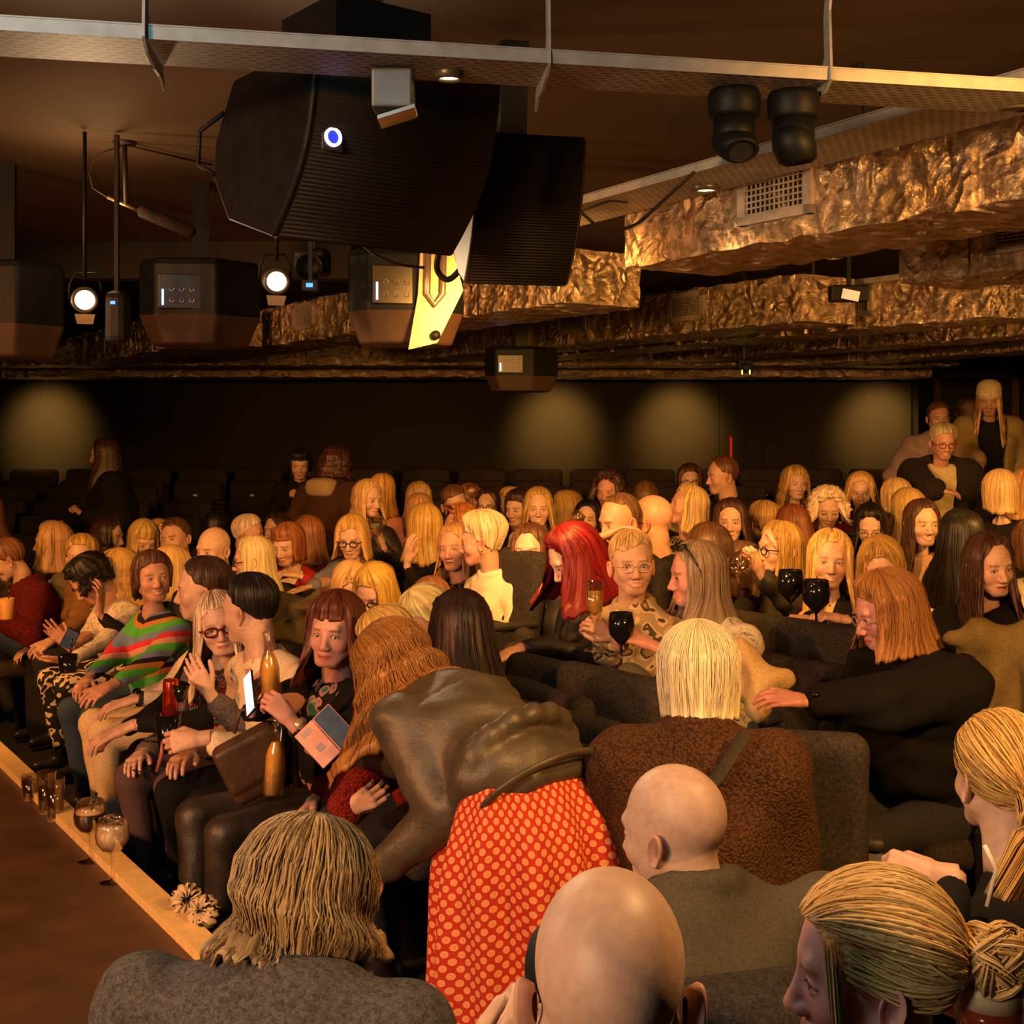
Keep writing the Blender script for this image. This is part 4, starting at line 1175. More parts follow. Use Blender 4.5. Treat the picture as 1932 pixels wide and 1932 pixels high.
person('cream', 'person in a cream shirt and cream trousers with hands on knees', 388, 1066, 5.55, -60, -75, hair='short', male=False, hcol=BRN, top=CREAM, tname='shirt', near=1, bottoms=cloth((.70, .53, .30)), wrinkle=.006, lean=.0,
       L=dict(t=(262, 1318, 5.15), pose='relax', f=(-1, -.2, -.25)), R=dict(l=(.12, .40, .56), pose='relax'), collar=True,
       legs={1: ((.09, .02, .47), (.10, .50, .52), (.08, .46, .10), (.10, .60, .045)), -1: ((-.09, .02, .47), (-.08, .50, .52), (-.06, .46, .10), (-.06, .60, .045))})
person('profile_man', 'young man with cropped dark hair in profile wearing a black jacket', 382, 1048, 5.05, -58, -82, 4, male=True, hair='short', hcol=(.05, .025, .012), hmod=dict(th=.008, side=-.03), skin='light', top=BK, tname='jacket', near=2, collar=True, lean=.14, brow=(.02, .01, .005), beard=None,
       L=dict(t=(250, 1368, 4.75), pose='relax', f=(-1, -.2, -.4)), R=dict(t=(232, 1378, 4.9), pose='fist', f=(-1, -.5, -.3)), bottoms=cloth((.035, .018, .014)))
person('specs', 'blonde woman with large red-framed glasses and a sequin top', 412, 1112, 4.85, -35, 14, 4, 12, hair='straight', hcol=PLAT, hmod=dict(side=-.27, back=-.3, front=64), skin='pale', age=.8, jaw=.7, top=cloth((.13, .10, .10), 'knit'), tname='cardigan', inner=cloth((.30, .05, .04), 'sequin', (.10, .06, .05), (.05, .22, .14)), iname='sequin_top', open_w=.09, near=2, build=1.05,
       glasses=dict(c=(.16, .012, .012), r=.0042), L=dict(t=(402, 1318, 4.55), pose='relax', f=(-.45, -.2, .8), p=(-.2, .6, .2)), R=dict(l=(.12, .34, .57)), bottoms=cloth((.10, .06, .065)))
person('dark_man', 'dark-haired man with a cropped nape in a cream lace blouse', 470, 1079, 4.6, -48, -112, 6, male=True, hair='short', hcol=BLKH, hmod=dict(th=.012, side=-.03, back=-.09), skin='light', top=cloth((.80, .64, .42), 'satin'), tname='blouse', near=2, collar=False, lean=.10, build=.98, wrinkle=.010, thick=.012,
       L=dict(t=(392, 1392, 4.2), pose='grip', f=(-1, -.1, -.1), p=(0, .8, -.3), pole=(-.3, -.1, -1)), R=dict(l=(.15, .30, .62)), bottoms=BK)
person('fringe', 'woman with a dark red fringe and a green patterned scarf holding a bottle', 632, 1112, 4.35, -42, -14, 2, -4, hair='fringe', hcol=(.13, .035, .018), hmod=dict(th=.02), skin=(.66, .36, .30), jaw=1.0, hs=1.03, top=BK, tname='jacket', inner=cloth((.06, .30, .16), 'blots', (.5, .3, .28), (.015, .015, .015)), iname='patterned_blouse', open_w=.045, near=2, build=1.25,
       R=dict(t=(452, 1352, 3.95), pose='grip', f=(.1, -.3, .9), p=(.9, .2, 0)), L=dict(t=(560, 1372, 3.85), pose='grip', f=(-.72, .05, .75), p=(-.5, .75, -.3)), bottoms=cloth((.03, .022, .018), 'leather'), bname='leggings', brow=(.03, .01, .01),
       legs={1: ((.10, .02, .47), (.16, .52, .50), (.10, .56, .10), (.12, .68, .045)), -1: ((-.10, .02, .47), (-.03, .54, .49), (-.02, .56, .10), (-.02, .68, .045))})
person('fur_m', 'woman with tied-back blonde hair in a maroon fur coat behind the leather jacket', 728, 1146, 4.15, -62, -95, 34, hair='up', hcol=BLO, top=cloth((.22, .018, .012), 'fur'), tname='fur_coat', thick=.035, near=2, build=1.15, lean=.16,
       L=dict(t=(600, 1572, 3.6), pose='pinch', f=(.75, -.2, .45), p=(.3, .9, .2), wpole=(-1, -.2, -.2)), R=dict(l=(.2, .42, .56)))
# ---- woman bending forward in the leather jacket
mb_ = []
rn = np.random.RandomState(5)
def jacket_seams(T, q):
    N, Rt, hipz, arm = q['N'], q['Rt'], q['hipz'], q['arm']
    # boxy hem over the hips, stand collar, cuffs, and stitched seams on the back
    for a_ in range(16):
        t0, t1 = a_ * math.pi / 8, (a_ + 1) * math.pi / 8
        g_ = lambda t: np.array([.185 * math.cos(t), .02 + .150 * math.sin(t), 0]) @ Rt.T + np.array([0, -.01, hipz + .055])
        T.add(P_cone(g_(t0), g_(t1), .022, .022), .03)
    q_ = math.sqrt(.5); T.cut(P_box((0, -.10 - .2 * q_, hipz - .03 - .2 * q_), (.5, .5, .2), .004, rotm(0, math.radians(-45) * -1)), .006)
    for s in (-1, 1):
        a = arm[s]; u = fr(a['W'] - a['E']); T.add(P_cone(a['W'] - u * .05, a['W'] - u * .025, .050, .050), .012)
        for k in range(5): c_ = a['E'] + u * (.02 + .032 * k); T.add(P_cone(c_, c_ + u * .006, .060 - .002 * k, .060 - .002 * k), .015)
        for k in range(3): v_ = fr(a['E'] - a['S']); c_ = a['E'] - v_ * (.03 + .04 * k); T.add(P_cone(c_, c_ + v_ * .006, .068, .068), .02)
    def groove(x, y, z):
        p = [x - N[0], y - N[1], z - N[2]]
        lx = p[0] * Rt[0, 0] + p[1] * Rt[1, 0] + p[2] * Rt[2, 0]; ly = p[0] * Rt[0, 1] + p[1] * Rt[1, 1] + p[2] * Rt[2, 1]; lz = p[0] * Rt[0, 2] + p[1] * Rt[1, 2] + p[2] * Rt[2, 2]
        bk = (ly < .02)
        d = np.exp(-((lz + .13 - .25 * lx * lx) / .006) ** 2) * (np.abs(lx) < .17)
        fold = .003 * np.sin(lz * 30 + 2 * np.sin(lx * 9)) * np.exp(-((lz + .32) / .12) ** 2) + .006 * np.sin(lz * 34 + lx * 12 + 2 * np.sin(lx * 17)) * np.exp(-((np.abs(lx) - .13) / .06) ** 2)
        return bk * d * .007 + fold
    T.warp(groove)
def lw_hair():
    paths = []
    for i in range(15):
        a = math.radians(-150 + i * 20); x = .075 * math.sin(a)
        paths.append(([(x, .02 + .05 * math.cos(a), .085), (x * 1.35, -.07, .06), (x * 1.7, -.115, -.04), (x * 1.9, -.14, -.14), (x * 1.9, -.15, -.22)], .028))
    return paths
person('leather', 'woman bending forward in a brown leather jacket and red dotted skirt', 740, 1180, 3.62, -136, -118, 52, 0, hair='long', hcol=(.34, .14, .035), hcol2=(.12, .045, .015), hmod=dict(th=.022, side=-.22, back=-.30, wave=.012, flare=.18, vol=.08, locks=1100), top=cloth((.060, .046, .030), 'leather'), tname='leather_jacket', thick=.020, near=3, seams=jacket_seams, stand=True, hz=.86, lean=.36, build=1.12,
       wrinkle=.007, wfreq=.9, L=dict(t=(722, 1640, 3.30), pose='relax', f=(-.4, 0, -.9), wpole=(.7, -.4, .1)), R=dict(t=(668, 1412, 3.72), pose='grip', f=(-.8, -.3, .25), p=(.1, .2, .9)), hide_legs=True, seated=False, collar=True)
I = INFO['leather']
# pleated skirt hanging from her hips
hzs = I['hipz']
nu, nv = 150, 46
u = np.arange(nu)[:, None] / nu; v = np.linspace(0, 1, nv)[None, :]
ang = u * 2 * math.pi
rad = .165 * np.sqrt(1 - (1 - np.clip(v / .2, 0, 1)) ** 2) + .035 * sstep(.1, .5, v) + .050 * v
pl = (np.sin(ang * 11 + .8 * np.sin(v * 5)) * .5 + np.sin(ang * 6 + 1.3) * .5) * .038 * sstep(.03, .6, v)
X_ = (rad + pl) * np.cos(ang) * 1.08; Y_ = (rad * .92 + pl) * np.sin(ang) - .035 - .05 * np.exp(-((v - .12) / .14) ** 2) * (np.sin(ang) < 0) * -np.sin(ang) * -1
Z_ = hzs + .13 - v * .70 + 0 * u
SV = np.stack([X_, Y_ + 0 * v, Z_], -1).reshape(-1, 3)
ii = np.arange(nu)[:, None]; jj = np.arange(nv - 1)[None, :]
SQ = np.stack(np.broadcast_arrays(ii * nv + jj, ii * nv + jj + 1, ((ii + 1) % nu) * nv + jj + 1, ((ii + 1) % nu) * nv + jj), -1).reshape(-1, 4)
me = mesh_data('skirt', SV, SQ, cloth((.40, .030, .016), 'polka', (.78, .36, .15), (.46, .10, .04)))
add_vec(me, 'cloth_uv', np.stack([(u * 44 + 0 * v).ravel(), (v * 21 + 0 * u).ravel(), np.zeros(nu * nv)], 1))
obj('skirt', me, I['E'])
m = MB(); tt = np.linspace(0, 2 * math.pi, 33); q_ = math.sqrt(.5)
m.tube(np.stack([.186 * np.cos(tt), -.085 + .150 * np.sin(tt) * q_, hzs - .02 + .01 - .150 * np.sin(tt) * q_], 1), .013, 8, False, flat=.6)
m.obj('hem_band', cloth((.060, .046, .030), 'leather'), I['E'], True)
m = MB()
for s in (-1, 1):
    m.tube([(s * .09, .0, .35), (s * .09, .01, .10)], [.05, .038], 10)
m.obj('stocking', plain('stocking', (.05, .03, .025), .5), I['E'], True)
for s in (-1, 1):
    q = MB(); q.raw(*bm_box((s * .09 - .042, -.07, .0), (s * .09 + .042, .18, .085), .035)); q.obj('boot', plain('boot', (.04, .02, .012), .4), I['E'], True)

# ---- second row and the tight group in the middle
person('longblack', 'woman with very long straight black hair and sunglasses on top', 868, 1110, 4.25, -75, -158, 10, hair='straight', hcol=(.022, .010, .008), hcol2=(.008, .004, .003), hmod=dict(side=-.40, back=-.50, th=.024, flare=.14, vol=.04), top=BK, near=2, glasses=dict(c=(.02, .015, .01), r=.003, up=62, sun=1), lean=.05, build=1.1)
person('bun2', 'blonde woman with combed-back hair leaning in beside the long black hair', 800, 1106, 4.75, -60, -60, 38, hair='up', hcol=PLAT, hcol2=(.4, .22, .07), skin='pink', near=2, top=BK, lean=.12)
person('brown_peek', 'brown-haired head behind the combed-back blonde woman', 812, 1086, 5.6, -56, -150, 10, hair='short', male=True, hcol=(.16, .07, .03), top=BK)
person('specs_down', 'blonde woman with dark glasses looking down at her lap', 706, 1064, 6.0, -45, -28, 34, hair='shoulder', hcol=BLO2, skin=(.62, .38, .34), near=1, top=BK, glasses=dict(c=(.02, .015, .02), r=.003))
person('blond_down', 'blonde woman with lowered eyes behind the dark red fringe', 662, 1060, 6.3, -45, 22, 30, hair='shoulder', hcol=BLO, skin='light', near=1, top=BEIGE, closed=True)
person('platinum', 'woman with long platinum hair and black glasses in a striped top', 476, 1009, 6.7, -56, -84, 6, hair='straight', hcol=PLAT, hmod=dict(side=-.2, back=-.24), skin=(.60, .33, .27), near=1, top=cloth((.72, .62, .44), 'stripes', (.03, .02, .02)), tname='striped_top', glasses=dict(c=(.03, .02, .02), r=.003), age=.7, R=dict(l=(.2, .3, .6)))
person('bald_l', 'bald man half hidden behind the young man in profile', 402, 995, 7.1, -45, -30, 6, male=True, hair=None, skin='light', near=1, top=BK, age=.8, jaw=.6)
person('shout', 'man with glasses pushed up on his forehead calling out', 330, 975, 8.0, -35, -18, 0, 8, male=True, hair='crop', hcol=(.10, .045, .02), skin=(.58, .33, .22), near=1, mouth='open', top=cloth((.03, .05, .03)), tname='hooded_jacket', collar=True, glasses=dict(c=(.08, .06, .04), r=.002, up=48), age=.7, inner=cloth((.05, .3, .03)))
person('b6', 'blonde woman with a long fringe turned towards the calling man', 272, 980, 8.1, -50, 35, 22, hair='fringe', hcol=BLO, skin='light', near=1, top=BROWN)
person('b6b', 'light-haired woman half hidden beside the calling man', 300, 979, 8.8, -50, 30, 14, hair='bob', hcol=BLO2, skin='light', top=BK)
person('b7', 'brunette in profile with a sharp nose looking right', 205, 974, 8.5, -50, 82, 4, hair='waves', hcol=DKB, skin='light', near=1, top=BROWN)
person('b8', 'head with a smooth dark bob seen from behind', 411, 960, 9.3, -50, 165, 0, hair='bobfringe', hcol=BLKH, top=BK)
person('b9', 'older person with short blond hair in profile facing right', 470, 969, 8.5, -50, 88, 4, male=True, hair='crop', hcol=PLAT, skin='pink', near=1, top=BK, age=.9)
person('b10', 'dark-haired woman glancing left behind the auburn bob', 522, 965, 9.1, -45, -38, 2, hair='long', hcol=DKB, skin='light', near=1, top=BK)
person('redcard', 'woman with an auburn bob and necklace in a red cardigan', 542, 985, 7.5, -40, -24, 14, hair='bobfringe', hcol=AUB, skin='light', near=1, age=.8, top=cloth((.36, .02, .015)), tname='cardigan', inner=CREAM, open_w=.06, mouth='rest', L=dict(t=(570, 1088, 7.1), pose='pinch', f=(-.9, -.1, .2), p=(0, .3, -1)))
person('b12', 'woman with full ginger hair turned away in a maroon top', 580, 971, 8.3, -56, -135, 0, hair='shoulder', hcol=AUB, near=1, top=cloth((.16, .02, .02)))
person('bluebl', 'blonde woman in glasses and a grey-blue blazer leaning on a seat', 664, 970, 7.3, -28, -8, 16, hair='shoulder', hcol=BLO, hmod=dict(side=-.13, back=-.16, front=64, swoop=10), skin='light', near=1, age=.8, top=cloth((.20, .19, .28)), tname='blazer', inner=CREAM, open_w=.05, glasses=dict(c=(.03, .02, .02), r=.003), build=1.05, lean=.14, R=dict(t=(578, 1112, 6.9), pose='relax', f=(-.9, -.3, -.2)))
person('wblazer', 'woman with a tousled blonde crop in a white blazer', 907, 962, 5.95, -52, -98, 8, hair='pixie', hcol=PLAT, hcol2=(.45, .28, .1), hmod=dict(th=.026, side=-.075, back=-.12), skin='pink', near=2, age=.8, top=WHITE, tname='blazer', collar=True, earr=1, wrinkle=.006, lean=.06)
person('c10', 'blonde woman speaking, pressed close to the white blazer', 858, 984, 6.4, -45, -22, 0, 6, hair='straight', hcol=BLO2, hmod=dict(side=-.17, back=-.2), skin='pink', near=1, mouth='open', age=.7, top=cloth((.02, .018, .018), 'sequin', (.03, .02, .02), (.2, .15, .1)))
person('c9', 'older woman with red-blond curls gazing up in profile', 868, 950, 7.4, -56, -72, -10, hair='curly', hcol=GIN, hmod=dict(th=.022), skin='pink', near=1, age=.9, top=BROWN)
person('c8', 'woman with straight streaked hair gesturing with a raised hand', 800, 947, 7.0, -70, -150, 0, hair='straight', hcol=BLO2, hcol2=(.22, .10, .03), hmod=dict(side=-.2, back=-.22, th=.02), near=1, top=BK, L=dict(t=(768, 1070, 6.7), pose='spread', f=(.1, -.2, 1), p=(.6, .4, 0)))
person('c4', 'back of a blonde head just under the smiling blonde woman', 792, 929, 8.6, -56, 170, 0, hair='bob', hcol=BLO2, near=1, top=BK)
person('c3', 'blonde woman showing only her eyes in the distant middle', 790, 907, 9.4, -20, 8, 0, hair='shoulder', hcol=BLO2, near=1, top=BK)
person('c1a', 'blonde woman in profile holding a goblet in a glossy black blouse', 695, 903, 8.3, -20, 48, 6, hair='long', hcol=BLO, hmod=dict(side=-.2, back=-.26), skin='light', near=1, top=cloth((.02, .016, .014), 'leather'), L=dict(t=(725, 1035, 8.0), pose='grip', f=(-.3, -.1, .9), p=(-.8, .2, 0)))
person('c1b', 'woman with long brown-blonde hair and a pink top turned away', 722, 892, 8.8, -10, 150, 4, hair='straight', hcol=BLO2, hcol2=(.2, .1, .03), skin='pink', near=1, top=cloth((.6, .25, .2)), hmod=dict(side=-.18, back=-.22))
person('c5', 'man with swept brown hair laughing near the far middle', 858, 914, 8.8, -30, 30, 12, 10, male=True, hair='crop', hcol=BRN, skin='light', near=1, top=BK, mouth='smile')
person('c6', 'brown-haired person hidden behind a raised phone hand', 884, 911, 9.2, -30, -10, 0, hair='shoulder', hcol=AUB, skin='pink', near=1, top=BK, R=dict(t=(880, 955, 8.7), pose='grip', f=(.5, -.1, .8), p=(.2, -.8, 0)))
person('c7', 'smiling woman with glasses and dark hair over one shoulder', 920, 919, 8.9, -30, -12, 0, hair='long', hcol=DKB, hmod=dict(side=-.22, back=-.25), skin='light', near=1, glasses=(.04, .03, .03), mouth='smile', top=BK)
person('d1', 'small blonde profile behind the dark bob in a pink top', 962, 918, 9.2, -45, -70, 0, hair='bob', hcol=BLO, near=1, top=cloth((.6, .2, .22)))
person('d2', 'dark-bobbed woman in a black jacket and white shirt', 978, 921, 8.5, -45, -35, 6, hair='bobfringe', hcol=DKB, hmod=dict(front=72), skin='light', near=1, age=.7, top=BK, inner=CREAM, tname='jacket')
person('d3', 'broadly smiling woman with very long blonde hair', 1016, 917, 7.9, -30, -2, 4, hair='long', hcol=BLO2, hmod=dict(side=-.34, back=-.3, flare=.1), skin='light', near=1, mouth='smile', top=BEIGE)
person('d4', 'person in a bright yellow jumper behind the long blonde hair', 1068, 925, 8.9, -45, -100, 12, hair='shoulder', hcol=BLO2, top=cloth((.62, .50, .03)), near=1)
person('d5', 'black-haired woman sipping from a glass', 1108, 941, 8.2, -35, -12, 0, hair='straight', hcol=BLKH, skin='light', near=1, top=BK, hmod=dict(side=-.2, back=-.25, part=.01), R=dict(t=(1072, 1002, 7.8), pose='grip', f=(.3, .1, .9), p=(.7, .2, 0)))
person('d6', 'woman with a mass of dark curls leaning in', 1148, 886, 8.6, -40, -22, 6, hair='curlylong', hcol=(.05, .02, .012), skin=(.58, .3, .22), near=1, top=BK)
person('young', 'young woman with long brown hair staring at the camera', 1000, 985, 5.9, -50, -14, 2, hair='long', hcol=(.12, .05, .02), hmod=dict(side=-.34, back=-.34, th=.012), skin='pale', knee=.28, near=2, top=PUFF, tname='puffer_jacket', thick=.02, wrinkle=.008, collar=True)
person('redhair', 'woman with bright red hair looking down in a black leather jacket', 1078, 989, 5.0, -56, -68, 30, hair='shoulder', hcol=RED, hcol2=(.12, .004, .004), hmod=dict(th=.022, side=-.18, back=-.24, front=58, vol=.08, flare=.25), skin='pale', knee=.28, near=2, top=LEA, tname='leather_jacket', collar=True, lean=.10, wrinkle=.008, L=dict(t=(985, 1222, 4.7), pose='relax', f=(-1, -.2, -.4)))
person('beard', 'man with receding hair and dark goatee looking down in profile', 1168, 931, 6.0, -56, -62, 14, male=True, hair='balding', hcol=(.14, .07, .03), hmod=dict(af=95, front=40, temple=60), beard=(.03, .012, .008), skin=(.58, .32, .21), near=2, top=BKN, R=dict(t=(1130, 1015, 5.7), pose='relax', f=(.8, 0, .3)), lean=.08)
person('bald_m', 'bald man with thin glasses seen from the side in a black top', 1228, 934, 6.1, -60, -118, 2, male=True, hair=None, skin=(.60, .32, .20), near=2, top=BK, glasses=(.3, .2, .12), build=1.1, lean=.04)
person('goblet_w', 'woman with a cropped blond fringe and round glasses holding champagne', 1192, 998, 4.75, -32, 4, -2, 2, hair='crop', hcol=(.66, .46, .18), hmod=dict(th=.014, front=68, side=-.03, swoop=14), skin=(.64, .38, .26), near=2, mouth='smile', jaw=.2, age=.7, glasses=(.55, .4, .25), top=CAMO, tname='dress', neck='v', collar=True, wrinkle=.010, thick=.008, knee=.28,
       R=dict(t=(1172, 1212, 4.35), pose='grip', f=(-.75, -.1, .55), p=(.3, .5, -.6)), L=dict(l=(-.22, .25, .62)), lean=.06)
person('greyblond', 'woman with grey-blonde hair and sunglasses pushed up, laughing in profile', 1312, 1018, 4.7, -60, -80, 4, hair='straight', hcol=GRY, hcol2=(.15, .10, .06), hmod=dict(side=-.21, back=-.25, front=52), skin=(.66, .32, .24), knee=.28, near=2, mouth='smile', age=.8, jaw=.6, top=FLOR, tname='blouse', glasses=dict(c=(.015, .012, .01), r=.004, up=60, sun=1), lean=.14, neck='v',
       L=dict(t=(1240, 1222, 4.3), pose='grip', f=(-.9, 0, .4), p=(0, .5, -.7)), R=dict(t=(1262, 1160, 4.8), pose='fist', f=(.6, .3, -.5), wpole=(-1, 0, -.2)), build=1.1)
person('dark_back', 'back of a wavy dark brown head behind the grey-blonde woman', 1336, 984, 5.6, -56, -165, 4, hair='shoulder', hcol=(.07, .03, .015), hmod=dict(wave=.006, th=.024), near=1, top=BK)
person('c_bl', 'blonde woman in profile tilting her head back in a plaid jacket', 1296, 912, 7.3, -56, -80, -14, hair='shoulder', hcol=BLO, skin='pink', near=1, age=.7, top=cloth((.05, .045, .035), 'plaid', (.4, .32, .2)), tname='plaid_jacket')
person('brn_back', 'back of a sleek brown head above the two bald men', 1218, 905, 8.7, -50, 170, 0, hair='straight', hcol=(.13, .055, .02), near=1, top=BK)
person('spec_far', 'dark-haired woman in glasses beside the tall man at the back', 1302, 873, 9.4, -20, -4, 0, hair='bobfringe', hcol=(.06, .02, .012), hmod=dict(front=66), skin='light', near=1, glasses=(.05, .03, .03), top=OLIVE)
person('tall_man', 'tall heavy man in a black shirt standing out in profile', 1362, 860, 8.9, -60, -78, 4, male=True, hair='short', hcol=(.12, .05, .02), hmod=dict(af=62, front=44), skin=(.60, .34, .22), near=1, top=BKN, tname='shirt', build=1.35, age=.6, collar=True, hs=1.1)
person('brunette', 'brunette with her hair clipped back facing the camera', 1378, 938, 7.2, -40, -12, 2, hair='shoulder', hcol=(.06, .02, .012), skin='light', near=1, top=BK, hmod=dict(side=-.24, back=-.25), neck='v')
person('nape', 'head of short streaked blond hair turned away', 1440, 944, 7.6, -50, -160, 4, hair='pixie', hcol=BLO2, hcol2=(.15, .08, .03), skin='light', near=1, top=BK)
person('aub_back', 'woman with sleek auburn hair seen from behind, right of the streaked blond head', 1495, 950, 7.2, -50, -170, 0, hair='shoulder', hcol=(.20, .07, .02), near=1, top=BK, hmod=dict(flare=.3))
person('drink1', 'brown-haired woman drinking next to the grey-blonde hair', 1396, 1020, 6.0, -56, -70, 0, hair='bob', hcol=(.12, .055, .025), skin=(.6, .33, .24), knee=.28, near=1, top=cloth((.30, .20, .10), 'camo', (.1, .06, .03), (.5, .36, .2)), tname='scarf_top', R=dict(t=(1374, 1105, 5.6), pose='grip', f=(.1, 0, 1), p=(.7, .3, 0)))
person('drink2', 'woman with round glasses and streaked hair drinking red wine', 1470, 981, 5.7, -56, -72, -2, hair='straight', hcol=BLO2, hcol2=(.17, .08, .03), hmod=dict(front=48, side=-.24, back=-.28), skin=(.66, .40, .30), knee=.28, near=2, glasses=dict(c=(.02, .012, .01), r=.003), top=cloth((.045, .04, .03), 'satin'), tname='puffer_jacket', thick=.022, wrinkle=.010, collar=True,
       L=dict(t=(1440, 1088, 5.3), pose='grip', f=(-.45, .1, .9), p=(-.4, .7, 0)), R=dict(l=(.15, .35, .6)), lean=.10)
person('wavy_far', 'blonde woman with feathered waves at the back right', 1500, 877, 9.3, -30, 10, 2, hair='waves', hcol=BLO2, hmod=dict(front=70), skin='light', near=1, top=BROWN, inner=cloth((.5, .4, .5)))
person('perm', 'elderly woman with a white-blonde perm looking down', 1562, 917, 8.2, -35, -6, 16, hair='curly', hcol=(.85, .66, .38), hmod=dict(th=.036), skin='light', near=1, age=1.0, closed=True, top=BK)
person('blond_far', 'young blonde woman glancing down behind the white perm', 1624, 889, 8.8, -30, -14, 12, hair='waves', hcol=BLO, skin='light', near=1, top=cloth((.14, .01, .01)))
person('lookdown', 'dark-haired woman in glasses looking down, centre right', 1642, 949, 7.3, -35, -18, 22, hair='straight', hcol=BLKH, hmod=dict(side=-.2, back=-.22, th=.02), skin='light', near=1, glasses=(.3, .2, .15), top=BK)
person('bl_back1', 'blonde head turned away in front of the fur-coated lady, left one', 1688, 900, 8.4, -50, -150, 0, hair='bob', hcol=BLO, near=1, top=cloth((.4, .05, .03)))
person('bl_back2', 'long golden hair seen from behind left of the smiling brunette', 1712, 918, 7.5, -50, -165, 0, hair='straight', hcol=BLO2, near=1, top=BK, hmod=dict(side=-.26, back=-.3, th=.022))
person('smiler', 'smiling brunette with long centre-parted hair', 1740, 940, 6.6, -35, 6, 2, hair='long', hcol=(.07, .028, .014), hmod=dict(side=-.34, back=-.34, th=.013), skin='light', near=2, mouth='smile', top=cloth((.45, .28, .18)))
person('blonde_r', 'blonde woman with a leopard scarf holding a dark goblet', 1566, 995, 5.3, -45, -8, 0, -4, hair='straight', hcol=BLO, hmod=dict(side=-.27, back=-.26, th=.019, front=60), skin=(.66, .38, .27), knee=.28, near=2, mouth='smile', age=.7, top=BK, tname='jacket', inner=cloth((.5, .33, .16), 'leopard', (.06, .03, .02), (.3, .18, .08)), iname='leopard_scarf', open_w=.03,
       R=dict(t=(1545, 1172, 4.95), pose='pinch', f=(-1, -.1, .1), p=(0, .2, -1)), L=dict(t=(1600, 1170, 4.9), pose='pinch', f=(-1, -.1, .2), p=(0, .2, -1)))
person('blonde_long', 'woman with long golden hair and a pink floral blouse', 1664, 1012, 5.2, -45, -18, 26, 10, hair='long', hcol=BLO2, hmod=dict(side=-.36, back=-.36, th=.018), skin=(.66, .40, .28), knee=.28, near=2, closed=False, top=cloth((.76, .55, .40), 'floral', (.45, .14, .08)), tname='blouse')
person('blk_back', 'long black hair seen from behind, right of the smiling brunette', 1812, 958, 5.9, -50, -172, 0, hair='straight', hcol=BLKH, hmod=dict(side=-.34, back=-.40, th=.024, flare=.1), near=2, top=BK)
person('ear', 'dark-haired woman with hanging earrings speaking to the right', 1868, 1003, 4.95, -35, 12, 6, 4, hair='long', hcol=(.07, .026, .014), hmod=dict(side=-.36, back=-.34, th=.014, front=50), skin=(.70, .42, .30), near=2, mouth='open', age=.7, earr=1, top=BK, neck='v')
person('bobback', 'blonde bob seen from behind in a black top at far right', 1886, 884, 7.2, -30, 178, 0, hair='bob', hcol=BLO, near=1, top=BK, build=1.15)
person('edge_r', 'blonde head at the right edge beside the blonde bob', 1936, 882, 8.0, -30, 150, 0, hair='shoulder', hcol=BLO2, near=1, top=CREAM)
person('white_r', 'person in a white coat with a dark strap at the right edge', 1950, 975, 5.9, -40, 170, 6, hair='bob', hcol=BRN, near=1, top=WHITE)
# ---- the nearest people, seen from behind
person('coat_r', 'woman with a ginger bob and glasses leaning over in a long black coat', 1668, 1074, 4.15, -66, -84, 16, hair='bob', hcol=(.42, .18, .045), hcol2=(.16, .06, .018), hmod=dict(th=.026, side=-.14, back=-.17, front=68, flare=.12, vol=.06), skin=(.62, .30, .28), near=3, age=.6, top=BK, tname='coat', thick=.035, build=1.3, shoulder=1.1, collar=True, glasses=(.4, .3, .25), lean=.20, wrinkle=.007,
       L=dict(t=(1490, 1328, 3.85), pose='relax', f=(-1, 0, .1), p=(.1, .5, -.8), pole=(-.3, -.5, -1)))
person('teddy', 'white-haired woman in a brown teddy-bear coat with a shoulder strap', 1318, 1170, 3.3, 168, 172, 4, hair='bob', hcol=(.84, .77, .62), hcol2=(.55, .47, .36), hmod=dict(th=.026, side=-.12, back=-.115, vol=.06), near=3, top=cloth((.062, .027, .012), 'fur'), tname='teddy_coat', thick=.034, build=1.30, shoulder=1.0, nkz=.02, collar=True, neck='high', wrinkle=.006, wfreq=.6, seated=False, lean=.0, low=.22, bottoms=BK)
person('bald_a', 'bald man turned left in an olive-brown jacket', 1268, 1443, 2.42, -165, -128, 6, male=True, hair=None, skin=(.62, .40, .29), near=3, top=cloth((.085, .070, .045)), tname='jacket', thick=.02, build=1.3, shoulder=1.15, collar=True, wrinkle=.008, wfreq=.7, age=.9, lean=.10, nkz=.065)
person('bald_b', 'nearest bald man seen from directly behind', 1150, 1639, 1.33, 178, 176, 4, male=True, hair=None, skin=(.66, .42, .30), near=3, top=BK, seated=False, lean=.02, age=.9, nkz=.02)
person('grey_sw', 'woman with wavy ash-brown hair in a dark grey jumper', 578, 1548, 2.0, 168, 160, 24, hair='waves', hcol=(.36, .22, .10), hcol2=(.07, .04, .022), hmod=dict(th=.022, side=-.075, back=-.105, wave=.016, wl=.12, flare=.12, clump=1.6, vol=.10, front=60, locks=1300, lw=1.5), near=3, top=cloth((.085, .075, .075), 'knit'), tname='jumper', thick=.012, build=1.3, shoulder=1.12, seated=False, lean=.10, nkz=.085)
def bun(c, r, seed):
    rr = np.random.RandomState(seed); P = []
    for i in range(12):
        a0 = rr.rand() * 6.28; ax = fr(rr.randn(3)); u_ = fr(np.cross(ax, [0, 1, .1])); w_ = np.cross(ax, u_)
        P.append(([np.array(c) + r * (math.cos(a0 + t) * u_ + math.sin(a0 + t) * w_) for t in np.linspace(0, 4.5, 12)], r * .38))
    return P
KN = (0, -.128, -.012)
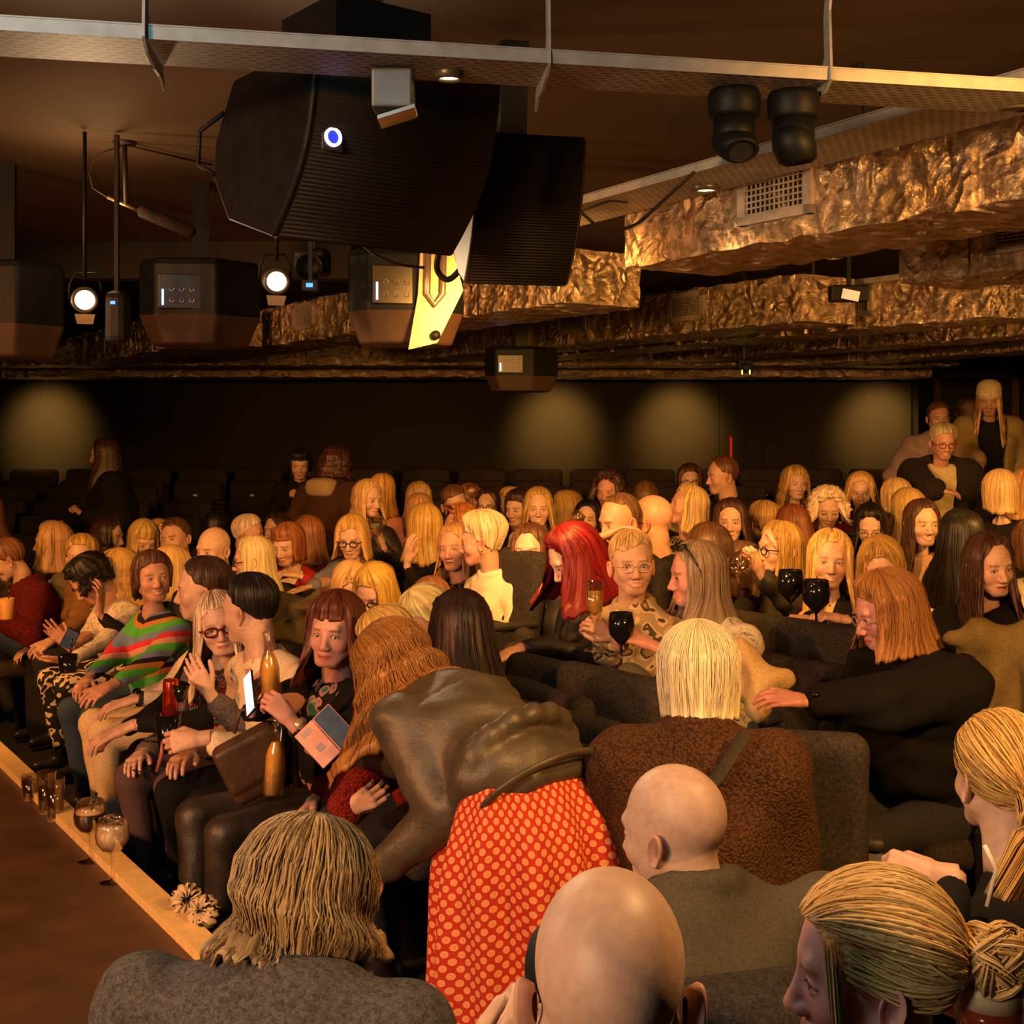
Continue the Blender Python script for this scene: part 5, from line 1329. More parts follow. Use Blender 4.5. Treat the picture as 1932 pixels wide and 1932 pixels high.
hb = join3(lock_bundle(bun((0, -.155, .0), .040, 3), .0028, 3, 42), swept_locks(dict(th=.012), KN, 1300, 5, .0023), lock_bundle([([(s * .070, .055, .055), (s * .080, .052, -.01), (s * .078, .050, -.08), (s * .076, .040, -.14)], .010) for s in (-1, 1)], .0014, 9, 60))
person('bun_near', 'nearest blonde woman in profile with a messy bun', 1640, 1640, 1.62, -110, -97, 4, hair='up', hcol=(.70, .43, .13), hcol2=(.30, .14, .035), hmod=dict(th=.011, side=-.030, back=-.055, front=64, temple=84, af=60, clump=.5, locks=0, knot=KN), skin=(.66, .34, .28), near=3, top=BKN, seated=False, extra=dict(hair=hb), earr=1)
KP = (0, -.115, -.03)
pb = join3(swept_locks(dict(th=.011), KP, 850, 6, .0023), lock_bundle([([(.02 * i, -.10, -.02), (.02 * i, -.135, -.06), (.03 * i - .025, -.14, -.13), (.05 * i - .055, -.13, -.22), (.06 * i - .09, -.11, -.32), (.07 * i - .12, -.10, -.40)], .024) for i in (-1, -.3, .4, 1)], .0028, 8, 100, 16))
person('pony', 'blonde woman with a ponytail at the right edge in a black top', 1888, 1338, 2.45, -140, -168, 0, hair='up', hcol=(.60, .33, .10), hcol2=(.25, .11, .035), hmod=dict(th=.010, side=-.035, back=-.05, locks=0, clump=.4, knot=KP), near=3, top=BK, extra=dict(hair=pb), L=dict(t=(1800, 1655, 2.25), pose='fist', f=(-1, .1, .1), p=(0, .7, -.5)), lean=.06)
# ---- people standing
person('st_black', 'woman with very long dark hair standing in a black coat at left', 196, 825, 9.5, -80, -88, 4, hair='straight', hcol=DKB, hmod=dict(side=-.3, back=-.42, part=None), skin='pink', near=1, top=BK, tname='coat', thick=.05, build=1.1, stand=True, R=dict(l=(.1, .38, .98)), L=dict(t=(160, 975, 9.2), pose='fist', f=(-.7, -.3, .7)), bottoms=BK)
person('st_bob', 'woman with a glossy black bob standing with a red drink', 566, 844, 10.3, -10, 6, 16, hair='bobfringe', hcol=BLKH, hmod=dict(side=-.06, back=-.10), skin='light', near=1, top=BK, tname='coat', thick=.03, stand=True, L=dict(t=(572, 950, 10.0), pose='grip', f=(-.5, -.1, .6), p=(-.5, .5, 0)), bottoms=BK)
person('st_hood', 'person in a brown coat with a beige hood standing with back turned', 636, 843, 9.9, 150, 140, 10, hair='curly', hcol=(.07, .025, .015), hmod=dict(th=.02), near=1, top=cloth((.065, .028, .014)), tname='coat', thick=.05, build=1.25, stand=True, bottoms=BK)
I = INFO['st_hood']; m = MB(); hv, hf = bm_box((-.13, -.20, -.10), (.13, -.02, .05), .07)
m.raw(hv + I['N'], hf); m.obj('hood', BEIGE, I['E'], True)
person('furlady', 'grey-haired lady in glasses and an open dark fur coat, standing', 1780, 797, 8.7, -10, -2, 12, hair='pixie', hcol=(.42, .33, .22), hcol2=(.2, .15, .1), skin='pink', near=1, age=.9, mouth='smile', glasses=dict(c=(.25, .06, .04), r=.003), top=cloth((.03, .022, .018), 'fur'), tname='fur_coat', thick=.05, inner=cloth((.62, .5, .26)), iname='cardigan', open_w=.07, build=1.15, stand=True, R=dict(t=(1765, 925, 8.3), pose='relax', f=(1, -.1, -.1), p=(0, .3, -1)), bottoms=BK)
person('beanie', 'tall woman with long golden hair, a cream beanie and a khaki coat', 1866, 722, 9.7, -10, -20, 16, hair='long', hcol=BLO2, hmod=dict(side=-.36, back=-.34), skin=(.5, .28, .18), near=1, top=cloth((.26, .19, .08)), tname='coat', thick=.04, inner=BK, open_w=.09, build=1.1, stand=True, R=dict(t=(1852, 868, 9.4), pose='relax', f=(-.2, -.1, -.9)), bottoms=JEAN, bname='jeans')
I = INFO['beanie']; m = MB()
m.lathe([(.092, .02), (.097, .022), (.100, .045), (.099, .065), (.096, .068), (.098, .09), (.086, .125), (.05, .148), (.0, .155)], 28)
V_ = np.concatenate(m.V) * [.94, 1.08, 1] + [0, -.012, -.012]; I['headobj']('beanie', V_, m.F, cloth((.60, .48, .28), 'knit'))
person('boy', 'short-haired person in a grey puffer jacket standing at the doorway', 1771, 757, 10.4, -5, -4, 6, male=True, hair='crop', hcol=BRN, skin='pink', near=1, top=cloth((.30, .21, .19), 'satin'), tname='puffer_jacket', thick=.05, collar=True, stand=True, bottoms=BK, wrinkle=.008)
person('shade', 'dim figure with cropped hair behind the woman in the beanie', 1826, 750, 11.2, -5, -4, 0, male=True, hair='crop', hcol=BRN, skin=(.25, .14, .09), near=1, top=BK, stand=True, bottoms=BK)
# ------------------------------------------------------------------ overhead: cable trays, foil ducts, lamps, loudspeakers
def grid_pt(px, py, z):
    """the point at height z seen at pixel (px, py)"""
    d = (CAMZ - z) * F_PX / (py - HY); return np.array([(px - CX) * d / F_PX, d])
def frame_mat(p, q):
    """local x runs from p to q on plan, y to its left, z up"""
    v = np.array(q) - np.array(p); L = np.linalg.norm(v); v /= L
    return L, np.array([[v[0], -v[1], 0], [v[1], v[0], 0], [0, 0, 1.0]])
def tray_material():
    m, nt, b = new_mat('perforated_zinc'); L = nt.links.new
    co = coords(nt)
    br = nd(nt, 'ShaderNodeTexBrick', Scale=1.0); L(co, br.inputs['Vector'])
    br.inputs['Color1'].default_value = (0, 0, 0, 1); br.inputs['Color2'].default_value = (0, 0, 0, 1); br.inputs['Mortar'].default_value = (1, 1, 1, 1)
    br.inputs['Brick Width'].default_value = .034; br.inputs['Row Height'].default_value = .020; br.inputs['Mortar Size'].default_value = .0075
    n = nd(nt, 'ShaderNodeTexNoise', Scale=9.0, Detail=5.0); L(co, n.inputs['Vector'])
    base = ramp(nt, n.outputs[0], [(0.3, (.30, .28, .26)), (0.7, (.46, .43, .40))])
    mx = nd(nt, 'ShaderNodeMix', data_type='RGBA'); L(br.outputs['Color'], mx.inputs[0]); mx.inputs[6].default_value = (.07, .05, .04, 1); L(base, mx.inputs[7])
    L(mx.outputs[2], b.inputs['Base Color']); b.inputs['Metallic'].default_value = .35; b.inputs['Roughness'].default_value = .55
    return m
TRAYM = tray_material(); ZINC = plain('galvanised_lip', (.36, .36, .36), .5, .4)
def tray(name, p, q, width, z, label, lip=.030):
    L, R = frame_mat(p, q)
    t = empty(name, (p[0], p[1], z), math.atan2(R[1, 0], R[0, 0])); tag(t, label, 'cable tray')
    m = MB(); m.box((0, 0, 0), (L, width, .003)); m.obj('tray_floor', TRAYM, t)
    for y in (0, width):
        m = MB(); m.box((0, y - .0015, 0), (L, y + .0015, lip)); m.box((0, y - .004, lip - .003), (L, y + .010, lip)); m.obj('side_lip', ZINC, t)
    return t
a1, a2 = np.array([-1.013, 2.516]), np.array([1.195, 2.97])
v1 = (a2 - a1) / np.linalg.norm(a2 - a1)
T1 = tray('cable_tray', a1 - v1 * 1.6, a2 + v1 * 1.4, .185, 2.55, 'long perforated cable tray crossing the top of the picture')
b1 = np.array([1.40, 2.82]); e1 = np.array([.30, 4.66])
tv = (b1 - e1) / np.linalg.norm(b1 - e1)
T2 = tray('cable_tray', b1 - np.array([0, 0]), e1 - tv * 1.5, .27, 2.60, 'perforated cable tray running back above the nearest foil duct')
# flip so the width lies on the audience side
for o in T2.children:
    o.location.y = -.0
T2.location = (b1[0] + .25 * N_DIR[0], b1[1] + .25 * N_DIR[1], 2.60)
T3 = tray('cable_tray', (1.35, 6.0), (-1.6, 10.4), .25, 2.66, 'cable tray above the far ducts in the middle distance')
T4 = tray('cable_tray', (3.4, 6.2), (.6, 10.4), .25, 2.66, 'cable tray above the far ducts on the right')
# hanger brackets gripping the near tray: thin curved blades, seen nearly edge-on
def hanger(px, label):
    s = 0
    dpt = 2.5 + (px - 0) / 1932 * .46
    x = (px - CX) * dpt / F_PX
    r = empty('tray_hanger', (x, dpt, 2.55)); tag(r, label, 'bracket', 'tray hangers')
    prof = [(-.045, .20), (-.010, .20), (.0, .16), (-.008, .05), (-.012, .0), (.03, -.02), (.12, -.030), (.185, -.028), (.235, -.045), (.21, .0), (.18, .012), (.10, .0), (.05, .03), (.03, .06), (.035, .15), (.02, .215), (-.03, .235)]
    m = MB(); m.prism([(a, b) for a, b in prof], -.003, .003, 0); m.obj('blade', ZINC, r, rot=(0, 0, math.radians(6)))
    m = MB(); m.tube([(0, -.01, .2), (0, -.01, .40)], .006, 8); m.obj('threaded_rod', ZINC, r)
    return r
hanger(272, 'curved steel hanger blade on the near cable tray, leftmost of three')
hanger(1036, 'curved steel hanger blade on the near cable tray, middle of three')
hanger(1566, 'curved steel hanger blade beside the black moving lights')

# foil-wrapped ducts
def foil_mat():
    m, nt, b = new_mat('crumpled_foil'); L = nt.links.new
    co = coords(nt, (1.2, 1.2, 1.2))
    n0 = nd(nt, 'ShaderNodeTexNoise', Scale=3.0, Detail=2.0); L(co, n0.inputs['Vector'])
    mx = nd(nt, 'ShaderNodeMix', data_type='RGBA'); mx.inputs[0].default_value = .35; L(co, mx.inputs[6]); L(n0.outputs[1], mx.inputs[7])
    v = nd(nt, 'ShaderNodeTexVoronoi', Scale=16.0); v.feature = 'SMOOTH_F1' if False else 'F1'; L(mx.outputs[2], v.inputs['Vector'])
    n = nd(nt, 'ShaderNodeTexNoise', Scale=11.0, Detail=7.0, Roughness=.62, Distortion=1.6); L(co, n.inputs['Vector'])
    ad = nd(nt, 'ShaderNodeMath', operation='ADD'); L(v.outputs['Distance'], ad.inputs[0]); L(n.outputs[0], ad.inputs[1])
    L(ramp(nt, n.outputs[0], [(.3, (.50, .38, .28)), (.7, (.80, .64, .48))]), b.inputs['Base Color'])
    b.inputs['Metallic'].default_value = .92; b.inputs['Roughness'].default_value = .27
    bump(nt, b, ad.outputs[0], 1.0, .035)
    return m
FOIL = foil_mat(); GRL = plain('grille_frame', (.32, .27, .24), .5, .2); HOLE = plain('grille_dark', (.02, .017, .015), .8)
def duct(p, dirv, length, width, h, z, label, grilles=(), side=-1, tape=.62, seed=1):
    """p: start of the near bottom edge; grilles at distances along it"""
    q = np.array(p) + np.array(dirv) * length
    L, R = frame_mat(p, q); rnd = np.random.RandomState(seed)
    t = empty('foil_duct', (p[0], p[1], z), math.atan2(R[1, 0], R[0, 0])); tag(t, label, 'duct')
    sgn = 1.0 if (R[:2, 1] @ N_DIR) > 0 else -1.0       # local +y towards the audience side?
    # skin: a closed loop of points round the section, wrinkled
    nx = max(8, int(L / .035)); sec = []
    w_, r_ = width, .02
    ny_, nz_ = max(4, int(width / .04)), max(4, int(h / .035))
    loop = [(i / ny_ * w_, 0) for i in range(ny_)] + [(w_, i / nz_ * h) for i in range(nz_)] + [(w_ - i / ny_ * w_, h) for i in range(ny_)] + [(0, h - i / nz_ * h) for i in range(nz_)]
    nl = len(loop); X = np.linspace(0, L, nx)
    V = []
    for i, x in enumerate(X):
        for j, (y, zz) in enumerate(loop):
            near_t = abs(((x + .3) % tape) - tape / 2) < .04
            k = (.3 if near_t else 1.0)
            sag = -.012 * math.sin(math.pi * ((x % tape) / tape)) * (1 if zz == 0 else .4) * math.sin(math.pi * min(1, max(0, y / w_)))
            V.append((x + rnd.randn() * .004, sgn * (y + (rnd.randn() * .003 + .006 * math.sin(x * 31 + zz * 22 + y * 9 + seed)) * k), zz + (rnd.randn() * .002 + .005 * math.sin(x * 27 + y * 33 + seed)) * k + sag))
    F = [(i * nl + j, i * nl + (j + 1) % nl, (i + 1) * nl + (j + 1) % nl, (i + 1) * nl + j) for i in range(nx - 1) for j in range(nl)]
    F += [tuple(range(nl)), tuple((nx - 1) * nl + j for j in range(nl - 1, -1, -1))]
    me = mesh_data('foil_skin', V, F, FOIL, False); obj('foil_skin', me, t)
    x = tape / 2
    while x < L:
        if all(abs(x - g) > .2 for g in grilles):
            m = MB(); lo_, hi_ = (x - .035, -.006 if sgn > 0 else -w_ - .006, -.006), (x + .035, w_ + .006 if sgn > 0 else .006, h + .004)
            n_ = 7
            ring = [(lo_[1], lo_[2]), (hi_[1], lo_[2]), (hi_[1], hi_[2]), (lo_[1], hi_[2])]
            VV = [(xx + rnd.randn() * .003, y_ + rnd.randn() * .002, z_ + rnd.randn() * .002) for xx in (lo_[0], hi_[0]) for y_, z_ in ring]
            m.raw(VV, [(0, 1, 5, 4), (1, 2, 6, 5), (2, 3, 7, 6), (3, 0, 4, 7), (0, 3, 2, 1), (4, 5, 6, 7)]); m.obj('tape_band', FOIL, t)
        x += tape
    for g in grilles:
        y0 = -.012 * sgn
        gr = MB(); 
        for a_, b_ in (((g - .17, .07), (g + .17, .10)), ((g - .17, h - .05), (g + .17, h - .02)), ((g - .17, .07), (g - .135, h - .02)), ((g + .135, .07), (g + .17, h - .02))):
            gr.box((a_[0], min(0, y0) - .008, a_[1]), (b_[0], max(0, y0) + .008, b_[1]))
        go = gr.obj('grille', GRL, t)
        m = MB(); m.box((g - .14, min(0, -y0 * .4) - .004, .09), (g + .14, max(0, -y0 * .4) + .004, h - .04)); m.obj('grille_back', HOLE, go)
        m = MB()
        for k in range(9):
            zz = .10 + k * (h - .15) / 8.6; m.box((g - .135, y0 - .004, zz), (g + .135, y0 + .004, zz + .006))
        for k in range(13):
            xx = g - .13 + k * .0215; m.box((xx, y0 - .003, .09), (xx + .003, y0 + .003, h - .04))
        m.obj('louvre_bars', GRL, go)
    return t
zd = 2.40
duct((.44, 4.95), -E_DIR, 4.2, .47, .33, zd, 'nearest foil-wrapped duct with a louvred grille, upper right', (.81,), seed=1)
duct((1.67, 5.47), -E_DIR, 3.4, .42, .27, zd, 'foil-wrapped duct cut off by the right edge under the nearest one', (.62,), seed=2)
duct((1.65, 7.26), E_DIR, 4.6, .45, .27, zd, 'foil-wrapped duct behind the nearest one, its end right of centre', (.97, 2.19), seed=3)
duct((.24, 6.24), E_DIR, 5.6, .5, .27, zd, 'foil-wrapped duct running behind the loudspeakers at left', (3.0,), seed=4)
duct((2.64, 7.0), E_DIR, 5.2, .45, .27, zd, 'foil-wrapped duct with a grille at middle right', (.99, 3.2), seed=5)
duct((3.75, 7.6), E_DIR, 5.0, .45, .25, zd, 'foil-wrapped duct across the far right under the ceiling', (1.6, 3.3), seed=6)
duct((4.2, 9.0), E_DIR, 3.6, .45, .24, zd - .02, 'foil-wrapped duct nearest the far right doorway', (1.2,), seed=7)
duct((-2.2, 8.8), E_DIR, 3.6, .5, .25, zd - .02, 'foil-wrapped duct behind the left stage lantern', (), seed=8)
duct((-6.9, 11.35), (1, 0), 10.9, .4, .20, 2.37, 'long foil duct parallel to the back wall', (9.3,), seed=9, tape=.9)
duct((-7.2, 12.1), (1, 0), 11.2, .5, .22, 2.30, 'last foil duct tight against the back wall', (), seed=10, tape=1.1)

# recessed downlights on the trays and ceiling
def downlight(px, py, z, r, label, power=2.5):
    p = grid_pt(px, py, z); t = empty('downlight', (p[0], p[1], z)); tag(t, label, 'lamp', 'round downlights')
    if z > 2.61: m = MB(); m.tube([(0, 0, .02), (0, 0, 2.95 - z)], .012, 10); m.obj('stem', plain('bezel', (.12, .10, .08)), t, True)
    m = MB(); m.lathe([(r * 1.35, .0), (r * 1.35, -.012), (r * 1.05, -.016), (r, -.006), (r, .02), (r * 1.35, .0)], 24); m.obj('bezel', plain('bezel', (.12, .10, .08), .4, .5), t, True)
    m = MB(); m.lathe([(.0001, -.006), (r, -.008)], 24); m.obj('lens', plain('lamp_lens', (1, .85, .5), .4, emit=14, ecol=(1, .62, .22)), t)
    light('SPOT', 'downlight_beam', (p[0], p[1], z - .03), (p[0], p[1], 0), power, (1, .55, .2), .03, 110)
downlight(847, 138, 2.548, .024, 'round lit downlight in the near tray, top centre', 6)
downlight(1332, 353, 2.60, .034, 'round lit downlight below the moving lights', 8)
downlight(1917, 198, 2.56, .028, 'round lit downlight at the right edge of the tray', 8)
downlight(1573, 483, 2.62, .03, 'small round lit downlight between the two near ducts', 8)
downlight(1535, 575, 2.62, .035, 'small round lit downlight beyond the second duct', 8)
downlight(1790, 544, 2.62, .03, 'tiny lit downlight under the right-hand duct', 8)
# junction box under the tray
t = empty('junction_box', (-.26, 2.78, 2.46)); tag(t, 'grey steel junction box with a hinged bracket under the near tray', 'box')
m = MB(); m.raw(*bm_box((-.045, -.03, .0), (.045, .05, .085), .006)); m.obj('box_body', plain('steel_box', (.15, .155, .15), .45, .5), t)
m = MB(); m.prism([(-.03, -.03), (.05, -.005), (.05, .003), (-.03, -.022)], -.04, .05, 1); m.obj('bracket_plate', plain('bright_zinc', (.6, .55, .5), .3, .8), t)
# red-white marker pole against the back wall
t = empty('marker_pole', (2.10, 12.2, .5)); tag(t, 'thin red and white pole standing upright by the back wall', 'pole')
m = MB(); m.lathe([(.0, 0), (.014, 0), (.014, .95), (0, .95)], 10); m.obj('white_part', plain('pole_white', (.8, .75, .65), .5), t)
m = MB(); m.lathe([(.0, .95), (.015, .95), (.015, 1.22), (0, 1.24)], 10); m.obj('red_part', plain('pole_red', (.8, .04, .03), .5), t)

# loudspeakers
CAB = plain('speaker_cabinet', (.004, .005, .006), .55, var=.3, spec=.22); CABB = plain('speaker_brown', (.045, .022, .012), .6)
def mesh_grille():
    m, nt, b = new_mat('speaker_grille'); L = nt.links.new
    wv = nd(nt, 'ShaderNodeTexWave', Scale=38.0); wv.bands_direction = 'Z'; L(coords(nt), wv.inputs['Vector'])
    L(ramp(nt, wv.outputs[0], [(.4, (.006, .005, .004)), (.9, (.012, .008, .005))]), b.inputs['Base Color'])
    b.inputs['Roughness'].default_value = .6; b.inputs['Specular IOR Level'].default_value = .2; bump(nt, b, wv.outputs[0], .6, .004); return m
GRM = mesh_grille()
def speaker(label, loc, rotz, W, prof, bottom_brown=True, tilt=0.0):
    """prof: side outline (forward, up); extruded across W; the front edge carries the grille"""
    t = empty('loudspeaker', loc, rotz); t.rotation_euler = (tilt, 0, rotz); tag(t, label, 'speaker')
    P = [np.array(p, float) for p in prof['cab']]
    m = MB(); m.prism([tuple(p) for p in P], 0, W, 0); o = m.obj('cabinet', CAB, t)
    bv = o.modifiers.new('edge', 'BEVEL'); bv.width = .010; bv.segments = 3; bv.limit_method = 'ANGLE'
    g = [np.array(p, float) for p in prof['grille']]
    m = MB(); n = len(g)
    V = [(x, *p) for x in (.012, W - .012) for p in g] + [(x, p[0] + .012, p[1]) for x in (.012, W - .012) for p in g]
    F = [(i, i + 1, n + i + 1, n + i) for i in range(n - 1)] + [(2 * n + i, 3 * n + i, 3 * n + i + 1, 2 * n + i + 1) for i in range(n - 1)]
    F += [(i, 2 * n + i, 2 * n + i + 1, i + 1) for i in range(n - 1)] + [(n + i, n + i + 1, 3 * n + i + 1, 3 * n + i) for i in range(n - 1)]
    m.raw(V, F); m.obj('grille', GRM, t, True)
    return t
def arc(p0, p1, bulge, n=9):
    p0, p1 = np.array(p0, float), np.array(p1, float); nn = np.array([-(p1 - p0)[1], (p1 - p0)[0]]); nn /= np.linalg.norm(nn)
    return [tuple(p0 + (p1 - p0) * s + nn * bulge * math.sin(math.pi * s)) for s in np.linspace(0, 1, n)]
# big near speaker: its side faces us on the left, its grille on the right.  local x = across, y = forward, z = up
fr_ = arc((.30, .0), (.50, .40), -.055)
big = {'cab': fr_ + [(.10, .40), (.0, .27), (-.01, .18), (.07, .07)], 'grille': [(a + .002, b) for a, b in fr_]}
# across axis points right and away
aw = math.radians(38)
S1 = speaker('huge black loudspeaker hanging at top centre with a glowing ring', (-.80, 3.42, 2.24), aw + math.pi, .50, big)
S1.scale = (-1.1, 1.1, 1.1)
m = MB(); m.lathe([(.0145, 0), (.0145, .004), (.021, .004), (.021, 0)], 28)
def on_grille(t, u, s, M=None):
    p = fr_[s]; q = fr_[s + 1]; return (u, (p[0] + q[0]) / 2 + .018, (p[1] + q[1]) / 2)
rg = m.obj('lit_ring', plain('ring_light', (.6, .6, 1), .4, emit=3.5, ecol=(.55, .55, 1.0)), S1, loc=on_grille(S1, .055, 4), rot=(-math.pi / 2, 0, 0))
m = MB(); m.raw(*bm_box((-.026, -.030, -.006), (.026, .030, 0), .003)); m.obj('badge_plate', plain('badge', (.05, .03, .02), .4), S1, loc=on_grille(S1, .055, 4), rot=(-math.pi / 2, 0, 0))
m = MB(); m.lathe([(.0, .001), (.0142, .001)], 20); m.obj('badge_glow', plain('badge_blue', (.02, .03, .5), .4, emit=1.0, ecol=(.03, .05, .9)), S1, loc=on_grille(S1, .055, 4), rot=(-math.pi / 2, 0, 0))
m = MB(); m.box((.12, .12, .38), (.38, .38, .56)); m.obj('mounting_block', CAB, S1)
m = MB(); m.tube([(.0, .05, .33), (-.02, -.04, .30), (-.02, -.05, .22), (.0, .0, .19)], .006, 8); m.obj('handle', CAB, S1, True)
t = empty('speaker_pole', (-.40, 3.55, 2.64)); tag(t, 'thick black hanging pole above the huge loudspeaker', 'pole')
m = MB(); m.raw(*bm_box((-.13, -.05, 0), (.02, .05, .31), .02)); m.obj('pole_tube', CAB, t); m = MB(); m.tube([(-.07, -.07, .30), (-.0, -.07, .29), (.0, -.07, .2)], .012, 8); m.obj('clamp', plain('clamp_brass', (.25, .17, .08), .4, .6), t, True)
# second: black face turned right, brown underside
fr2 = arc((.22, .0), (.38, .42), -.05)
sp2 = {'cab': fr2 + [(.05, .44), (-.06, .30), (.0, .12), (.12, .03)], 'grille': [(a + .002, b) for a, b in fr2]}
S2 = speaker('black loudspeaker with a brown underside right of the huge one', (.12, 4.05, 2.22), math.radians(193), .32, sp2, tilt=math.radians(-6))
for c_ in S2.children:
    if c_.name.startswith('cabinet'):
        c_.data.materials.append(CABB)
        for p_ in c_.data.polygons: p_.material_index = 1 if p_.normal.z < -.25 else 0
m = MB(); m.box((.13, .10, .40), (.21, .18, .72)); m.obj('mounting_post', CAB, S2)
t = empty('spotlight', (-.095, 3.75, 2.50)); tag(t, 'small fixture with a blue display beside the huge loudspeaker', 'lamp')
m = MB(); m.raw(*bm_box((-.05, -.05, -.05), (.18, .06, .10), .02)); m.obj('housing', CAB, t)
m = MB(); m.box((-.005, -.056, .018), (.034, -.052, .036)); m.obj('display', plain('blue_display', (.02, .1, .9), .4, emit=4, ecol=(.02, .15, 1.0)), t, rot=(0, math.radians(-28), 0))
# the three rear speakers: tapering cabinets with connector panels, seen from behind and below
def rear_speaker(label, px, py, d, w_, h_, yaw, plate=False, led=True):
    p = at(px, py, d); t = empty('loudspeaker', p, math.radians(yaw)); tag(t, label, 'speaker')
    # plan outline (x across, y): connector side narrow, front wide; extruded in z, with a chamfered underside
    A = [(-w_ * .5, .0), (-w_ * .36, -.10), (w_ * .14, -.14), (w_ * .5, .02), (w_ * .42, .26), (-w_ * .40, .26)]
    n = len(A); V = []
    for k, (sx, z) in enumerate(((.80, -h_ * .5), (1.0, -h_ * .16), (1.0, h_ * .42), (.94, h_ * .5))):
        V += [(x * sx, (y - .06) * sx + .06, z) for x, y in A]
    F = [tuple(range(n - 1, -1, -1))] + [(k * n + i, k * n + (i + 1) % n, (k + 1) * n + (i + 1) % n, (k + 1) * n + i) for k in range(3) for i in range(n)] + [tuple(3 * n + i for i in range(n))]
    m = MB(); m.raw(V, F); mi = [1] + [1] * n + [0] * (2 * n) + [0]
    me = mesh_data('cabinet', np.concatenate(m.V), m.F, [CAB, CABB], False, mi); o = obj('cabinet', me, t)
    bv = o.modifiers.new('edge', 'BEVEL'); bv.width = .012; bv.segments = 3; bv.limit_method = 'ANGLE'
    y0 = -.125
    q = MB(); q.raw(*bm_box((-w_ * .33, y0 - .004, -h_ * .10), (w_ * .02, y0 + .012, h_ * .30), .004)); pn = q.obj('connector_panel', plain('panel_dark', (.02, .016, .014), .35, .3), t)
    if led:
        q = MB(); q.box((-w_ * .30, y0 - .008, -h_ * .06), (-w_ * .285, y0 - .004, h_ * .12)); q.obj('status_light', plain('led_blue', (.3, .7, 1), .4, emit=6, ecol=(.25, .6, 1.0)), pn)
    q = MB()
    for i in range(3):
        for j in range(2): q.lathe([(.012, 0), (.012, .006), (.008, .006), (.008, .001)], 12, np.array(Matrix.Translation((-w_ * .22 + i * .045, y0 - .004, j * .05)) @ Matrix.Rotation(math.pi / 2, 4, 'X')))
    tag(q.obj('sockets', plain('socket_metal', (.35, .28, .22), .3, .8), pn, True), kind='stuff')
    if plate:
        q = MB(); pl_ = [(-.02, -.23), (.10, -.20), (.21, .02), (.17, .17), (.03, .19), (.02, .0)]
        q.prism([(a, b) for a, b in pl_], y0 - .035, y0 - .022, 1); q.obj('side_plate', plain('cream_plate', (.36, .28, .14), .4, .2), t)
        q = MB(); q.tube([(.06, y0 - .05, .22), (.055, y0 - .05, .0), (.085, y0 - .05, -.045), (.12, y0 - .05, 0), (.125, y0 - .05, .20)], .014, 8); q.obj('yoke', plain('yoke_grey', (.30, .25, .2), .35, .6), t, True)
        q = MB(); q.lathe([(0, 0), (.02, 0), (.02, .02), (0, .02)], 14, np.array(Matrix.Translation((.09, y0 - .04, -.17)) @ Matrix.Rotation(math.pi / 2, 4, 'X'))); q.obj('bolt', CAB, t, True)
    q = MB(); q.box((-.04, .02, h_ * .5), (.04, .10, 2.95 - p[2])); q.obj('hanging_bracket', CAB, t)
    return t
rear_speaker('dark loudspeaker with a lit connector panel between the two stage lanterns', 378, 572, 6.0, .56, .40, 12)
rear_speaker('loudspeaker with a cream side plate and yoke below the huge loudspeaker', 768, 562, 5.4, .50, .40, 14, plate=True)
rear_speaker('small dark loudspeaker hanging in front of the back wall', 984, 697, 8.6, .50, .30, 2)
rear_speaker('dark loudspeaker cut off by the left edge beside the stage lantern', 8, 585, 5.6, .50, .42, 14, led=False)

# stage lanterns (lit)
def lantern(px, py, d, label, aim):
    p = at(px, py, d); t = empty('stage_lantern', p); tag(t, label, 'lamp', 'lit stage lanterns')
    v = Vector(aim) - Vector(p); t.rotation_euler = v.to_track_quat('Y', 'Z').to_euler(); t.scale = (.55, .62, .55)
    GB = plain('lantern_body', (.10, .085, .07), .4, .4)
    m = MB(); M = np.array(Matrix.Rotation(-math.pi / 2, 4, 'X'))
    m.lathe([(0, -.24), (.06, -.24), (.085, -.20), (.085, -.02), (.095, -.01), (.095, .012), (.070, .012), (.066, -.03)], 28, M); m.obj('body', GB, t, True)
    m = MB(); m.lathe([(0, .004), (.03, .002), (.058, -.006), (.068, -.018)], 28, M); m.obj('lens', plain('fresnel_lit', (1, .9, .7), .3, emit=40, ecol=(1, .66, .34)), t, True)
    m = MB()
    for r in (.048, .056): m.lathe([(r, .003), (r + .002, .008), (r + .004, .002)], 28, M)
    m.obj('lens_rings', plain('ring_glass', (.8, .6, .4), .3, emit=12, ecol=(1, .6, .3)), t, True)
    m = MB(); m.tube([(-.11, -.10, 0), (-.11, -.10, .10), (-.07, -.10, .19), (.07, -.10, .19), (.11, -.10, .10), (.11, -.10, 0)], .009, 8); m.obj('yoke', CAB, t, True)
    hp_ = empty('hanging_rod', p); hp_.parent = t; m = MB(); m.tube([(0, 0, .08), (0, 0, 2.94 - p[2])], .008, 8); ro = m.obj('rod', CAB, None, True, loc=tuple(p)); bpy.context.view_layer.update(); ro.parent = t; ro.matrix_parent_inverse = t.matrix_world.inverted(); bpy.data.objects.remove(hp_)
    m = MB(); m.prism([(-.07, -.095), (.07, -.095), (.055, -.17), (-.055, -.17)], .03, .034, 1); m.obj('barn_door', plain('flap', (.5, .42, .3), .4, .3), t, rot=(math.radians(-18), 0, 0))
    light('SPOT', 'lantern_beam', tuple(np.array(p) + np.array(v.normalized()) * .03), aim, 60, (1, .66, .36), .06, 70)
lantern(160, 566, 5.0, 'lit stage lantern with a barn door hanging at left', (-1.0, 2.6, 2.0))
lantern(522, 531, 5.0, 'lit stage lantern beside the middle loudspeaker', (-.2, 2.6, 2.0))
